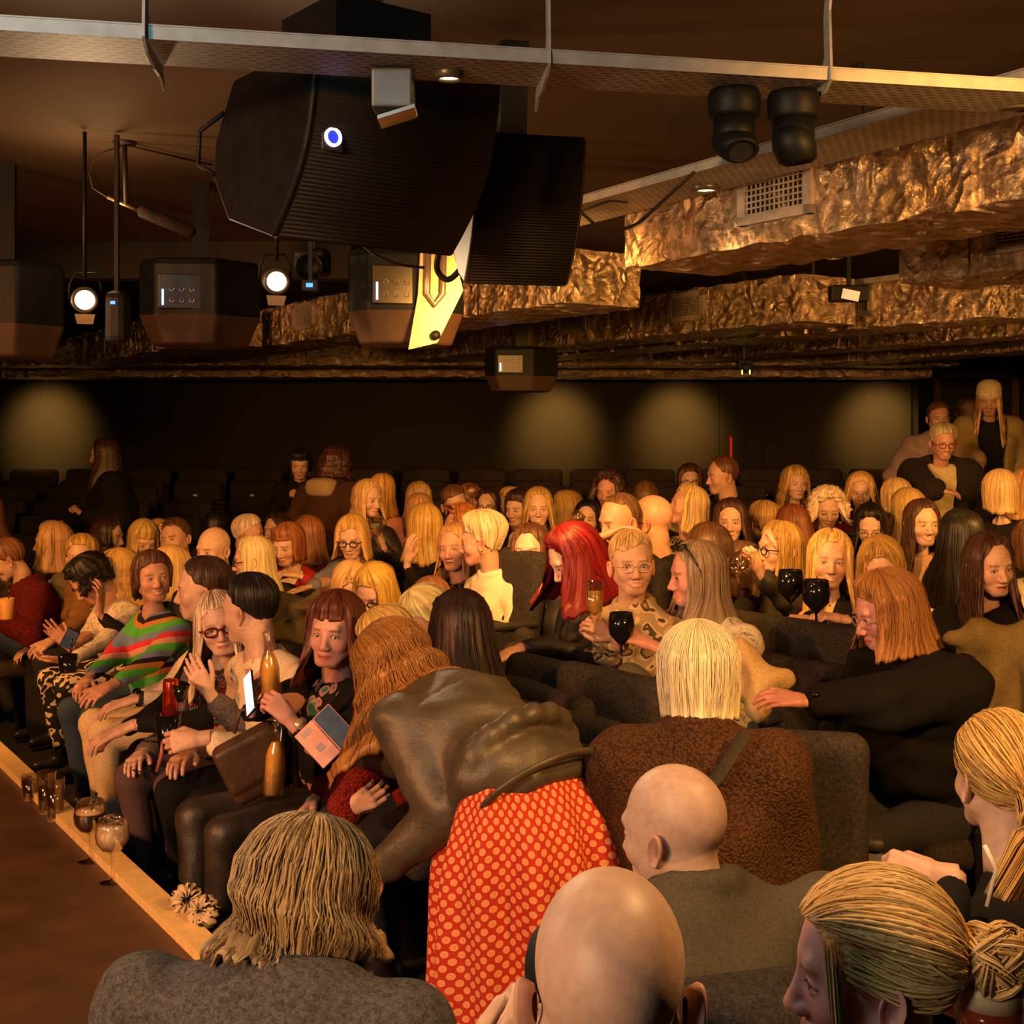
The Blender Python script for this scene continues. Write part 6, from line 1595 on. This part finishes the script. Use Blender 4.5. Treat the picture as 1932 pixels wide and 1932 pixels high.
light('POINT', 'lantern_spill', (-1.72, 5.2, 2.62), (0, 0, 0), 5, (1, .6, .25), .08)
# moving lights
def moving_light(px, py, d, label, ang):
    p = at(px, py, d); p[2] = 2.52; t = empty('moving_light', (p[0], p[1], 2.54)); tag(t, label, 'lamp', 'black moving lights under the tray')
    m = MB(); t.scale = (.92, .92, .66)
    m.lathe([(0, 0), (.060, 0), (.066, -.02), (.064, -.085), (.058, -.10), (0, -.10)], 28); m.obj('base', CAB, t, True)
    m = MB(); m.lathe([(.0, -.10), (.052, -.10), (.052, -.15), (.05, -.19), (0, -.19)], 24); m.obj('arm', CAB, t, True)
    m = MB(); m.lathe([(0, .07), (.03, .068), (.05, .04), (.055, 0), (.048, -.05), (.036, -.062), (.034, -.055), (0, -.055)], 24); hd = m.obj('head', CAB, t, True, loc=(0, -.01, -.19), rot=(math.radians(ang), math.radians(-12), 0))
    m = MB(); m.lathe([(0, -.058), (.033, -.057)], 20); m.obj('lens', plain('dark_lens', (.02, .02, .025), .05), hd)
moving_light(1385, 240, 2.92, 'black moving light, left of the pair under the tray', -48)
moving_light(1497, 240, 2.94, 'black moving light, right of the pair under the tray', 8)
def small_fix(px, py, d, s, label, lit=None, lc=None):
    p = at(px, py, d); t = empty('small_fixture', p); tag(t, label, 'lamp')
    m = MB(); m.raw(*bm_box((-s, -s * .8, -s * .6), (s, s * .8, s * .9), s * .3)); m.obj('housing', CAB, t)
    m = MB(); M = np.array(Matrix.Translation((0, -s * .9, -s * .3)) @ Matrix.Rotation(math.pi / 2, 4, 'X'))
    m.lathe([(0, 0), (s * .6, 0), (s * .75, s * .5), (s * .8, s * .5), (s * .66, -.2 * s)], 20, M); m.obj('snout', CAB, t, True)
    m = MB(); m.box((-.01, 0, s * .8), (.01, .02, max(s * .9 + .02, 2.94 - p[2]))); m.obj('hanger', CAB, t)
    if lit: 
        m = MB()
        for sx in (-1, 1): m.box((sx * s * .55 - .004, -s * 1.5, -s * 1.3), (sx * s * .55 + .004, -s * 1.4, -s * .7))
        m.obj('led_bars', plain('led_green', lc, .4, emit=lit, ecol=lc), t)
small_fix(1636, 290, 4.05, .045, 'small black spotlight hanging in front of the nearest foil duct')
small_fix(1404, 690, 9.2, .05, 'tiny moving light with two green glowing bars by the back wall', 4, (.6, 1, .1))
small_fix(590, 500, 5.2, .07, 'dim spotlight with a blue display right of the second lantern')
p = at(584, 538, 5.0); t = empty('display_unit', p); tag(t, 'small blue lit display on the spotlight near the second lantern', 'display')
m = MB(); m.box((-.013, -.004, -.008), (.013, 0, .008)); m.obj('screen', plain('blue_display', (.02, .1, .9)), t); m = MB(); m.box((-.03, .001, -.02), (.03, .06, .02)); m.box((-.008, .02, .0), (.008, .04, 2.94 - p[2])); m.obj('housing', CAB, t)
p = at(213, 571, 5.0); t = empty('display_unit', p); tag(t, 'small blue lit display just right of the left stage lantern', 'display')
m = MB(); m.box((-.009, -.004, -.006), (.009, 0, .006)); m.obj('screen', plain('blue_display', (.02, .1, .9)), t); m = MB(); m.raw(*bm_box((-.04, .001, -.16), (.05, .09, .05), .03)); m.box((-.008, .04, .0), (.008, .06, 2.94 - p[2])); m.obj('housing', CAB, t)
p = at(1603, 556, 6.6); t = empty('flood_panel', p); tag(t, 'small white flood panel tilted under the ceiling at right', 'lamp')
m = MB(); m.raw(*bm_box((-.10, -.02, -.035), (.10, .06, .05), .01)); m.obj('housing', CAB, t); m = MB(); m.box((-.045, -.026, -.03), (.045, -.021, .022)); m.obj('panel', plain('panel_white', (.7, .6, .5), .5, emit=.25), t, rot=(0, math.radians(12), 0))
m = MB(); m.box((-.01, .01, .04), (.01, .03, 2.94 - p[2])); m.obj('hanger', CAB, t)

# hanging microphone
zc = 2.95; g = grid_pt(235, 268, zc); t = empty('ceiling_microphone', (g[0], g[1], zc)); tag(t, 'black shotgun microphone hanging from the ceiling at left', 'microphone')
d_ = g[1]
def lp(px, py, dd=0): 
    q = at(px, py, d_ + dd); return tuple(q - np.array([g[0], g[1], zc]))
MIC = plain('mic_black', (.014, .009, .007), .6); 
m = MB(); m.lathe([(0, -.012), (.045, -.010), (.05, 0), (0, 0)], 24); m.obj('ceiling_plate', MIC, t, True)
m = MB(); m.tube([(0, 0, -.01), lp(238, 385)], .0105, 12); m.obj('stem', MIC, t, True)
m = MB(); m.tube([lp(203, 372), lp(262, 398)], .007, 10); m.obj('mic_tube', plain('mic_metal', (.4, .28, .18), .35, .7), t, True)
m = MB(); a_, b_ = np.array(lp(262, 396)), np.array(lp(368, 440)); m.tube([a_, a_ + (b_ - a_) * .04, a_ + (b_ - a_) * .5, a_ + (b_ - a_) * .94, b_], [.014, .026, .027, .026, .012], 16); m.obj('foam_windshield', cloth((.02, .012, .01), 'knit'), t, True)
m = MB(); m.tube([(0, 0, -.012), lp(185, 290), lp(168, 325), lp(175, 355), lp(203, 372)], .0032, 8); m.obj('cable', MIC, t, True)
g2 = grid_pt(400, 306, zc); m = MB(); m.tube([(0, 0, -.012), (float(g2[0] - g[0]), float(g2[1] - g[1]), -.012)], .0045, 6); m.obj('cable_run', MIC, t, True)
# loose cables around the trays
def cable(pts, r, label):
    P = np.array([at(*p) for p in pts]); tt = np.linspace(0, 1, 26); sg = np.linspace(0, 1, len(P))
    C_ = np.stack([np.interp(tt, sg, P[:, i]) for i in range(3)], 1)
    for _ in range(6): C_[1:-1] = (C_[:-2] + 2 * C_[1:-1] + C_[2:]) / 4
    m = MB(); m.tube(C_ - C_[0], r, 6); o = m.obj('cable', MIC, None, True, loc=tuple(C_[0])); tag(o, label, 'cable')
cable([(1085, 390, 4.3), (1140, 440, 4.3), (1200, 428, 4.25), (1260, 370, 4.2), (1310, 325, 4.1)], .006, 'black cable drooping from the tray over the end of the nearest duct')
cable([(1090, 400, 4.4), (1105, 395, 4.35), (1150, 378, 4.3), (1185, 382, 4.3)], .004, 'thin cable curling beside the second loudspeaker')
cable([(690, 380, 3.6), (665, 445, 4.2), (705, 480, 4.4), (750, 500, 4.45), (800, 505, 4.5)], .005, 'bundle of cables below the huge loudspeaker')
cable([(840, 380, 3.75), (830, 470, 4.4), (820, 510, 4.5), (845, 535, 4.5), (872, 505, 4.5), (880, 480, 4.5)], .011, 'thick black cable loop behind the two loudspeakers')
# ------------------------------------------------------------------ drinks, bags and coats
GL = glass('clear_glass', (1, .97, .93)); COLA = plain('cola', (.045, .012, .006), .15, spec=.6); RIM = plain('foam', (.75, .55, .35), .7)
ICE = glass('ice', (.95, .9, .85), .12); DKG = plain('dark_plastic', (.008, .007, .008), .12)
def stage_pt(px, py, z=.35):
    g = grid_pt(px, py, z); return (g[0], g[1], z)
def tumbler(px, py, r, h, fill, label):
    t = empty('glass_tumbler', stage_pt(px, py)); tag(t, label, 'glass')
    m = MB(); m.lathe([(0, .001), (r * .82, .001), (r * .84, .004), (r, h), (r * .96, h), (r * .80, .014), (0, .014)], 28); m.obj('glass', GL, t, True)
    m = MB(); k = r * .80 + (r * .15) * fill
    m.lathe([(0, .016), (r * .785, .016), (k - .001, h * fill), (0, h * fill)], 28); m.obj('cola', COLA, t, True)
    rn = np.random.RandomState(int(px)); 
    for i in range(3):
        m = MB(); V_, F_ = bm_box((-.012, -.012, -.012), (.012, .012, .012), .004); R = np.array(Matrix.Rotation(rn.rand() * 3, 3, Vector(rn.randn(3)).normalized()))
        m.raw(V_ @ R.T + [rn.uniform(-.4, .4) * r, rn.uniform(-.4, .4) * r, h * fill + .004], F_); m.obj('ice_cube', ICE, t, True)
tumbler(58, 1509, .036, .095, .78, 'short tumbler of cola on the stage edge, leftmost drink')
tumbler(88, 1534, .034, .155, .62, 'tall glass of cola standing behind the front tall glass')
tumbler(104, 1548, .034, .155, .74, 'tall glass of cola with ice, nearer of the two tall ones')
def balloon(px, py, label, liquid, straw=False, h=.205, base_z=.35, p=None, fillto=.62, rr=.052):
    t = empty('stemmed_glass', p if p is not None else stage_pt(px, py)); tag(t, label, 'glass')
    b = [(0, .0), (.038, .0), (.037, .003), (.008, .008), (.0045, .015), (.0042, .085), (.012, .094)]
    bowl = [(.012, .094), (.034, .104), (.049, .125), (rr + .001, .148), (.050, .172), (.0425, .200)]
    m = MB(); m.lathe(b + bowl[1:] + [(.041, .200)] + [(x - .0018, z + .001) for x, z in bowl[-2::-1]] + [(0, .097)], 32); m.obj('glass', GL, t, True)
    m = MB(); prof = [(0, .099)] + [(x - .003, z + .002) for x, z in bowl if z < .094 + .106 * fillto]; prof += [(prof[-1][0], .094 + .106 * fillto), (0, .094 + .106 * fillto)]
    m.lathe(prof, 30); m.obj('drink', liquid, t, True)
    return t
G1 = balloon(170, 1625, 'balloon glass of dark coffee cocktail with foam on the stage edge', plain('coffee', (.012, .006, .004), .2))
m = MB(); m.lathe([(0, .1605), (.046, .1605), (.046, .168), (0, .169)], 28); m.obj('foam_top', RIM, G1, True)
m = MB(); m.tube([(.0, 0, .15), (.022, 0, .225)], .004, 8); m.obj('straw', DKG, G1, True)
G2 = balloon(212, 1664, 'frosted balloon glass of pale gin with ice, nearest drink', plain('gin_ice', (.72, .62, .48), .3, var=.25, scale=60), fillto=.80)
for k, (x, y) in enumerate(((-.015, 0), (.014, .01), (0, -.016))):
    m = MB(); m.raw(*bm_box((x - .013, y - .013, .172), (x + .013, y + .013, .196), .004)); m.obj('ice_cube', ICE, G2, True)
m = MB(); m.tube([(-.03, -.02, .196), (.028, .0, .18)], .004, 8); m.obj('straw', DKG, G2, True)
# scrunchies
LEO = cloth((.55, .42, .26), 'leopard', (.02, .012, .01), (.02, .012, .01))
def scrunchie(px, py, lab, tip, seed):
    rn = np.random.RandomState(seed); g = stage_pt(px, py, .36)
    n, k = 64, 14; V = []
    for i in range(n):
        a = i * 2 * math.pi / n
        for j in range(k):
            b = j * 2 * math.pi / k; rr = .019 * (1 + .32 * math.sin(a * 13 + 2 * math.sin(b) + seed) + .12 * rn.randn())
            R_ = .026 + rr * math.cos(b); V.append((R_ * math.cos(a), R_ * math.sin(a), rr * math.sin(b) * 1.1))
    F = [(i * k + j, ((i + 1) % n) * k + j, ((i + 1) % n) * k + (j + 1) % k, i * k + (j + 1) % k) for i in range(n) for j in range(k)]
    o = obj('scrunchie', mesh_data('scrunchie', V, F, LEO), None, (g[0], g[1], .388 + (.018 if tip else 0)), tip); tag(o, lab, 'hair tie', 'leopard print scrunchies')
scrunchie(352, 1728, 'leopard-print scrunchie slumped on the gold edge, farther one', (math.radians(75), 0, .4), 1)
scrunchie(384, 1752, 'leopard-print scrunchie lying rolled on the gold edge, nearer one', (math.radians(60), 0, -.5), 2)
# yellow bag and glass bowl on the floor by the front row
t = empty('paper_bag', (-.78, 3.72, 0)); tag(t, 'yellow printed bag on the floor beside the stage edge', 'bag')
m = MB(); m.raw(*bm_box((-.10, -.16, 0), (.10, .16, .20), .02)); m.obj('bag_body', cloth((.42, .30, .06), 'blots', (.05, .12, .08), (.42, .30, .06)), t)
t = empty('glass_bowl', (-.78, 3.72, .21)); tag(t, 'clear glass bowl holding golden wrappers beside the stage edge', 'bowl')
m = MB(); m.lathe([(0, 0), (.05, .002), (.085, .04), (.098, .085), (.094, .085), (.08, .042), (.045, .008), (0, .007)], 28); m.obj('bowl', GL, t, True)
for i in range(7):
    a = i * .9; m = MB(); m.raw(*bm_box((-.02, -.012, -.008), (.02, .012, .008), .005)); m.obj('sweet', plain('gold_foil', (.7, .42, .08), .25, .8), t, loc=(.035 * math.cos(a), .035 * math.sin(a), .025 + .006 * i), rot=(a, a * 2, a))
# crumpled tan tote on the floor in front of the front row
F_ = Field((-.30, -.26, -.02), (.30, .26, .34), .012)
F_.add(P_ell((0, 0, .10), (.22, .17, .12)), .03).add(P_ell((.08, .02, .20), (.13, .10, .10)), .05).add(P_ell((-.1, .03, .18), (.08, .10, .11)), .05)
F_.warp(lambda x, y, z: .014 * np.sin(38 * x + 20 * z) * np.sin(34 * y + 12 * x) + .008 * np.sin(70 * z + 30 * x))
g = grid_pt(205, 1560, .10); o = obj('tote_bag', mesh_data('tote_bag', *F_.net(), cloth((.50, .33, .16))), None, (g[0] + .1, g[1] + .1, .012)); tag(o, 'crumpled tan cloth bag on the floor behind the coffee cocktail', 'bag')
# brown leather handbag on a lap
p = at(478, 1440, 4.05); t = empty('handbag', p, math.radians(20)); tag(t, 'brown leather handbag resting on the lap of the woman with the fringe', 'bag')
F_ = Field((-.14, -.06, -.13), (.14, .06, .13), .009); F_.add(P_box((0, 0, 0), (.105, .032, .105), .03), .01); F_.add(P_box((0, -.028, .02), (.10, .012, .075), .01), .008)
obj('bag_body', mesh_data('bag_body', *F_.net(), cloth((.07, .035, .018), 'leather')), t, rot=(0, math.radians(-25), 0))
m = MB(); m.tube([(-.06, 0, .10), (-.04, 0, .17), (.03, 0, .19), (.09, .02, .14)], .006, 8); m.obj('strap', cloth((.07, .035, .018), 'leather'), t, True)
# bottles
def bottle(p, label, rot=(0, 0, 0), beer=.5, k=1.0, c=None):
    t = empty('glass_bottle', p); t.rotation_euler = rot; tag(t, label, 'bottle')
    pr = [(0, 0), (.029, .0), (.0305, .006), (.0305, .11), (.026, .135), (.0145, .165), (.0125, .205), (.0145, .208), (.0145, .226), (.011, .228)]
    m = MB(); m.lathe([(a * k, b * k) for a, b in pr] + [(.0095 * k, .226 * k), (.0105 * k, .165 * k), (.024 * k, .132 * k), (.028 * k, .11 * k), (.028 * k, .006 * k), (0, .004 * k)], 28); m.obj('glass', c or GL, t, True)
    if c is None:
        m = MB(); m.lathe([(0, .006 * k), (.0272 * k, .007 * k), (.0272 * k, .11 * k), (.0236 * k, .132 * k), (.013 * k, .155 * k), (0, .155 * k)], 24); m.obj('pale_beer', plain('lager', (.85, .52, .12), .2), t, True)
    return t
H = INFO['fringe']['arm'][-1]['world']
bottle(at(512, 1330, 3.93), 'clear bottle of pale beer raised in the fringe woman\'s hand', (0, math.radians(-3), 0))
bottle(at(515, 1500, 3.9), 'clear bottle of pale beer standing below the handbag', (0, math.radians(3), 0), k=1.05)
bottle(at(534, 1480, 4.0), 'dark bottle standing behind the lower clear one', (0, 0, 0), k=1.1, c=DKG)
# phones
def phone(px, py, d, rot, label, case, scr=None, lit=0, flip=False):
    t = empty('phone', at(px, py, d)); t.rotation_euler = rot; t.scale = (.85,) * 3; tag(t, label, 'phone')
    m = MB(); m.raw(*bm_box((-.038, -.005, -.078), (.038, .004, .078), .0045)); m.obj('phone_body', case, t, True)
    m = MB(); m.box((-.034, -.0062, -.073), (.034, -.0052, .073)); m.obj('screen', scr, t)
    if flip:
        m = MB(); m.raw(*bm_box((-.118, -.004, -.078), (-.040, .003, .078), .0035)); m.obj('case_flap', case, t, True)
        m = MB(); m.box((-.09, -.0055, -.03), (-.065, -.0045, -.005)); m.box((-.10, -.0055, .045), (-.06, -.0045, .065)); m.obj('card', plain('card', (.3, .25, .3), .5), t)
    return t
SCR = plain('phone_screen_lit', (.6, .75, .9), .3, emit=1.3, ecol=(.55, .75, 1.0)); SCRD = plain('phone_screen_dim', (.05, .07, .1), .1, emit=.04, ecol=(.3, .45, .6))
phone(472, 1308, 3.92, (math.radians(-10), math.radians(-35), math.radians(-52)), 'black phone with a glowing white screen held by the fringe woman', DKG, SCR)
phone(632, 1372, 3.62, (math.radians(-38), math.radians(-42), math.radians(18)), 'phone in an open pink wallet case held by the bending woman', plain('pink_case', (.62, .30, .26), .5), SCRD, flip=True)
phone(132, 1205, 6.15, (.6, .5, .2), 'phone held up by the bowed dark-haired woman', DKG, SCRD)
# cups and goblets held in the hands
def goblet_at(p, label, mat, k=1.0, tilt=(0, 0, 0), flute=False, liquid=None):
    t = empty('goblet', p); t.rotation_euler = tilt; tag(t, label, 'glass')
    if flute: pr = [(0, -.10), (.032, -.10), (.03, -.096), (.004, -.088), (.0038, -.02), (.014, -.004), (.024, .02), (.026, .11), (.0245, .11), (.022, .022), (0, .004)]
    else: pr = [(0, -.10), (.034, -.10), (.03, -.096), (.004, -.09), (.004, -.03), (.016, -.018), (.038, .005), (.044, .035), (.037, .075), (.0355, .075), (.041, .035), (.034, .008), (0, -.012)]
    m = MB(); m.lathe([(a * k, b * k) for a, b in pr], 28); m.obj('goblet_body', mat, t, True)
    if liquid is not None:
        m = MB(); m.lathe([(0, .006 * k), (.021 * k, .024 * k), (.0225 * k, .08 * k), (0, .08 * k)] if flute else [(0, -.008 * k), (.032 * k, .010 * k), (.040 * k, .030 * k), (0, .030 * k)], 24); m.obj('drink', liquid, t, True)
    return t
WINE = plain('red_wine', (.05, .004, .006), .1); FIZZ = plain('champagne', (.75, .45, .10), .2, var=.2)
goblet_at(at(1122, 1165, 4.28), 'gold champagne flute held by the woman in round glasses', GL, 1.12, flute=True, liquid=FIZZ)
goblet_at(at(1172, 1200, 4.28), 'black plastic goblet held by the laughing grey-blonde woman', DKG, 1.05)
goblet_at(at(1492, 1120, 5.0), 'black goblet held upright in front of the blonde woman, left one', DKG, 1.25)
goblet_at(at(1540, 1140, 4.85), 'wide black goblet in the hands of the blonde with the leopard scarf', DKG, 1.25)
goblet_at(at(1412, 1052, 5.25), 'clear wine glass tipped to the mouth of the woman in round glasses', GL, 1.15, (0, math.radians(-125), 0), liquid=None)
goblet_at(at(1386, 1075, 5.5), 'small clear wine glass held by the brown-haired drinker', GL, 1.0, (0, math.radians(-100), 0))
goblet_at(at(708, 1005, 7.85), 'cut-glass goblet held up by the distant blonde in profile', GL, 1.2)
goblet_at(at(890, 935, 8.6), 'clear goblet held high by the distant laughing group', GL, 1.0)
goblet_at(at(1082, 985, 7.75), 'clear glass tipped by the black-haired woman', GL, 1.0, (0, math.radians(40), 0))
def cup(p, r, h, mat, label, tilt=(0, 0, 0), straw=False):
    t = empty('cup', p); t.rotation_euler = tilt; tag(t, label, 'cup')
    m = MB(); m.lathe([(0, 0), (r * .78, 0), (r * .8, .003), (r, h), (r * .95, h), (r * .75, .006), (0, .005)], 26); m.obj('cup_body', mat, t, True)
    if straw: m = MB(); m.tube([(0, 0, .02), (r * .5, 0, h + .07)], .003, 8); m.obj('straw', DKG, t, True)
    return t
cup(at(12, 1168, 6.7), .04, .11, plain('kraft_cup', (.62, .32, .10), .5), 'orange paper cup with a straw held by the maroon fur coat woman', straw=True)
cup(at(128, 1268, 5.5), .042, .075, DKG, 'black plastic cup with a straw beside the striped jumper', straw=True)
cup(at(318, 1418, 4.35), .044, .13, DKG, 'black plastic cup held between the front row knees')
t = cup(at(328, 1320, 4.42), .045, .06, DKG, 'black lidded tumbler above the red can in the front row', (0, math.radians(12), 0))
t = empty('drinks_can', at(322, 1352, 4.4)); tag(t, 'slim red metallic can under the black lidded tumbler', 'can')
m = MB(); m.lathe([(0, 0), (.022, 0), (.0265, .006), (.0265, .12), (.022, .13), (0, .13)], 26); m.obj('can_body', plain('red_can', (.55, .05, .03), .2, .8), t, True)
t = empty('sunglasses', at(300, 1400, 4.3)); tag(t, 'thin-framed spectacles dangling with a cord from a front row hand', 'glasses')
m = MB(); m.tube([(0, 0, 0), (-.06, 0, .005)], .0025, 6); m.tube([(-.02, 0, -.10), (-.07, 0, -.10), (-.09, 0, -.095)], .0025, 6); m.obj('temples', DKG, t, True)
m = MB(); m.tube([(.01, 0, 0), (.01, 0, -.04), (-.008, 0, -.10)], [.004, .008, .005], 8); m.obj('cord_loop', plain('cord_pink', (.45, .12, .08), .4), t, True)
# beer in the lower right corner with the hand that holds it
p = at(1868, 1880, 1.62); t = empty('beer_glass', p); tag(t, 'stemless glass of amber beer with foam, lower right corner', 'glass')
pr = [(0, -.07), (.030, -.07), (.042, -.04), (.047, -.005), (.044, .02), (.034, .048), (.0325, .048), (.042, .02), (.045, -.004), (.040, -.038), (0, -.064)]
m = MB(); m.lathe(pr, 34); m.obj('glass', GL, t, True)
m = MB(); m.lathe([(0, -.062), (.039, -.037), (.0438, -.006), (0, -.006)], 30); m.obj('beer', plain('amber_beer', (.42, .06, .02), .15), t, True)
m = MB(); m.lathe([(0, -.006), (.0438, -.006), (.0425, .018), (.037, .026), (0, .024)], 30); m.obj('beer_foam', plain('beer_head', (.85, .66, .45), .8, var=.1, scale=90), t, True)
# a hand reaching in from the right, and one at the bottom edge
def loose_hand(name_label, p, f, pn, pose, sleeve=None):
    t = empty('person', p); tag(t, name_label, 'person')
    f = fr(f); pn = fr(np.array(pn, float) - f * np.dot(f, pn)); X = np.cross(f, -pn); M = np.stack([X, f, -pn], 1)
    hv, hq = hand_mesh(pose); me = mesh_data('body', hv @ M.T, hq, skin_mat()); add_col(me, 'tone', np.tile(np.array(SK['light']), (len(hv), 1))); o = obj('body', me, t)
    m = MB(); m.tube([-f * .03, -f * .12, -f * .30], [.026, .031, .040], 16); me = m.data('forearm', sleeve or BK, True); obj('sleeve', me, t)
loose_hand('hand reaching from the right edge round the amber beer', tuple(at(1955, 1915, 1.62)), (-1, .1, .25), (.0, 1, 0), 'grip')
loose_hand('hand at the bottom edge beside the grey jumper, holding something round', tuple(at(925, 2045, 1.6)), (.6, .1, .8), (.2, .8, .3), 'grip', cloth((.085, .075, .075), 'knit'))
# coats on seats
def drape(label, p, size, mat, rot, seed, name='coat', amp=.02):
    rn = np.random.RandomState(seed); F_ = Field(-np.array(size) - .08, np.array(size) + .08, .014)
    F_.add(P_box((0, 0, 0), size, min(size) * .9), .03)
    F_.add(P_cone((-size[0] * .8, -size[1], size[2] * .75), (size[0] * .8, -size[1] * .4, size[2] * .85), .05, .045), .05)
    F_.add(P_cone((size[0] * .5, -size[1] * 1.0, size[2] * .6), (size[0] * .55, -size[1] * .9, -size[2] * .9), .05, .04), .04)
    q = rn.rand(4) * 6
    F_.warp(lambda x, y, z: amp * (2.2 * np.abs(np.sin(15 * x + 5 * z + 1.6 * np.sin(8 * z + q[0]) + q[1])) - 1.1 + .9 * np.abs(np.sin(27 * x - 12 * z + 9 * y + q[2])) + .4 * np.sin(12 * z + q[3])))
    o = obj(name, mesh_data(name, *F_.net(), mat), None, p, rot); tag(o, label, 'coat'); return o
drape('khaki coat with deep folds draped over a seat at far right', tuple(at(1900, 1330, 4.0)), (.17, .08, .27), cloth((.15, .105, .035)), (math.radians(-10), math.radians(-4), math.radians(-30)), 3, amp=.016)
drape('cream raincoat bundled on the seat right of the white-haired woman', tuple(at(1412, 1292, 4.2)), (.11, .06, .08), cloth((.55, .38, .17)), (math.radians(-25), math.radians(30), math.radians(-30)), 4, amp=.014)
drape('grey padded bag slumped behind the empty seat left of the white hair', tuple(at(1215, 1300, 4.25)), (.07, .04, .03), cloth((.10, .08, .06)), (0, math.radians(25), math.radians(-40)), 5, name='bag', amp=.008)
drape('khaki coat bunched between the seats behind the fringe woman', tuple(at(590, 1190, 5.4)), (.16, .10, .14), cloth((.12, .085, .03)), (0, math.radians(-35), 0), 6, amp=.016)
# shoulder strap across the teddy coat, wristwatches
I = INFO['teddy']; N = I['N']
m = MB(); sg = [(.12, -.13, .03), (.06, -.19, -.06), (-.04, -.215, -.17), (-.14, -.21, -.29), (-.24, -.15, -.42)]
m.tube([N + np.array([x, y, z]) for x, y, z in sg], .024, 8, flat=.28); m.obj('shoulder_strap', cloth((.035, .028, .02)), I['E'], True)
def watch(key, s, c, label=None):
    a = INFO[key]['arm'][s]; W, d_ = a['W'], fr(a['W'] - a['E']); m = MB()
    m.tube([W - d_ * .012, W + d_ * .006], .033, 18, caps=False); o = m.obj('watch_strap', plain('strap_%d' % int(sum(c) * 99), c, .35, .3), INFO[key]['E'], True)
    m = MB(); q = W - a['p'] * .032; m.tube([q, q - a['p'] * .008], .017, 20); m.obj('watch_face', plain('watch_dial', (.7, .55, .35), .3, .5) if key == 'fringe' else DKG, INFO[key]['E'], True)
watch('fringe', -1, (.5, .33, .15)); watch('coat_r', -1, (.02, .02, .02)); watch('cream', -1, (.05, .05, .05))
# wristband of the ponytail woman: thin white cord on her shoulder
I = INFO['pony']; m = MB(); m.tube([I['toL'](at(1858, 1595, 2.2)), I['toL'](at(1880, 1640, 2.2)), I['toL'](at(1862, 1710, 2.2))], .004, 8); m.obj('white_cord', plain('cord_white', (.85, .75, .6), .5), I['E'], True)
m = MB(); t_ = np.linspace(0, 2 * math.pi, 17); m.tube(np.stack([.026 * np.cos(t_), -.118 + .008 * np.sin(t_), -.045 + .026 * np.sin(t_)], 1), .008, 8, False); I['headobj']('hair_band', np.concatenate(m.V), m.F, BK)
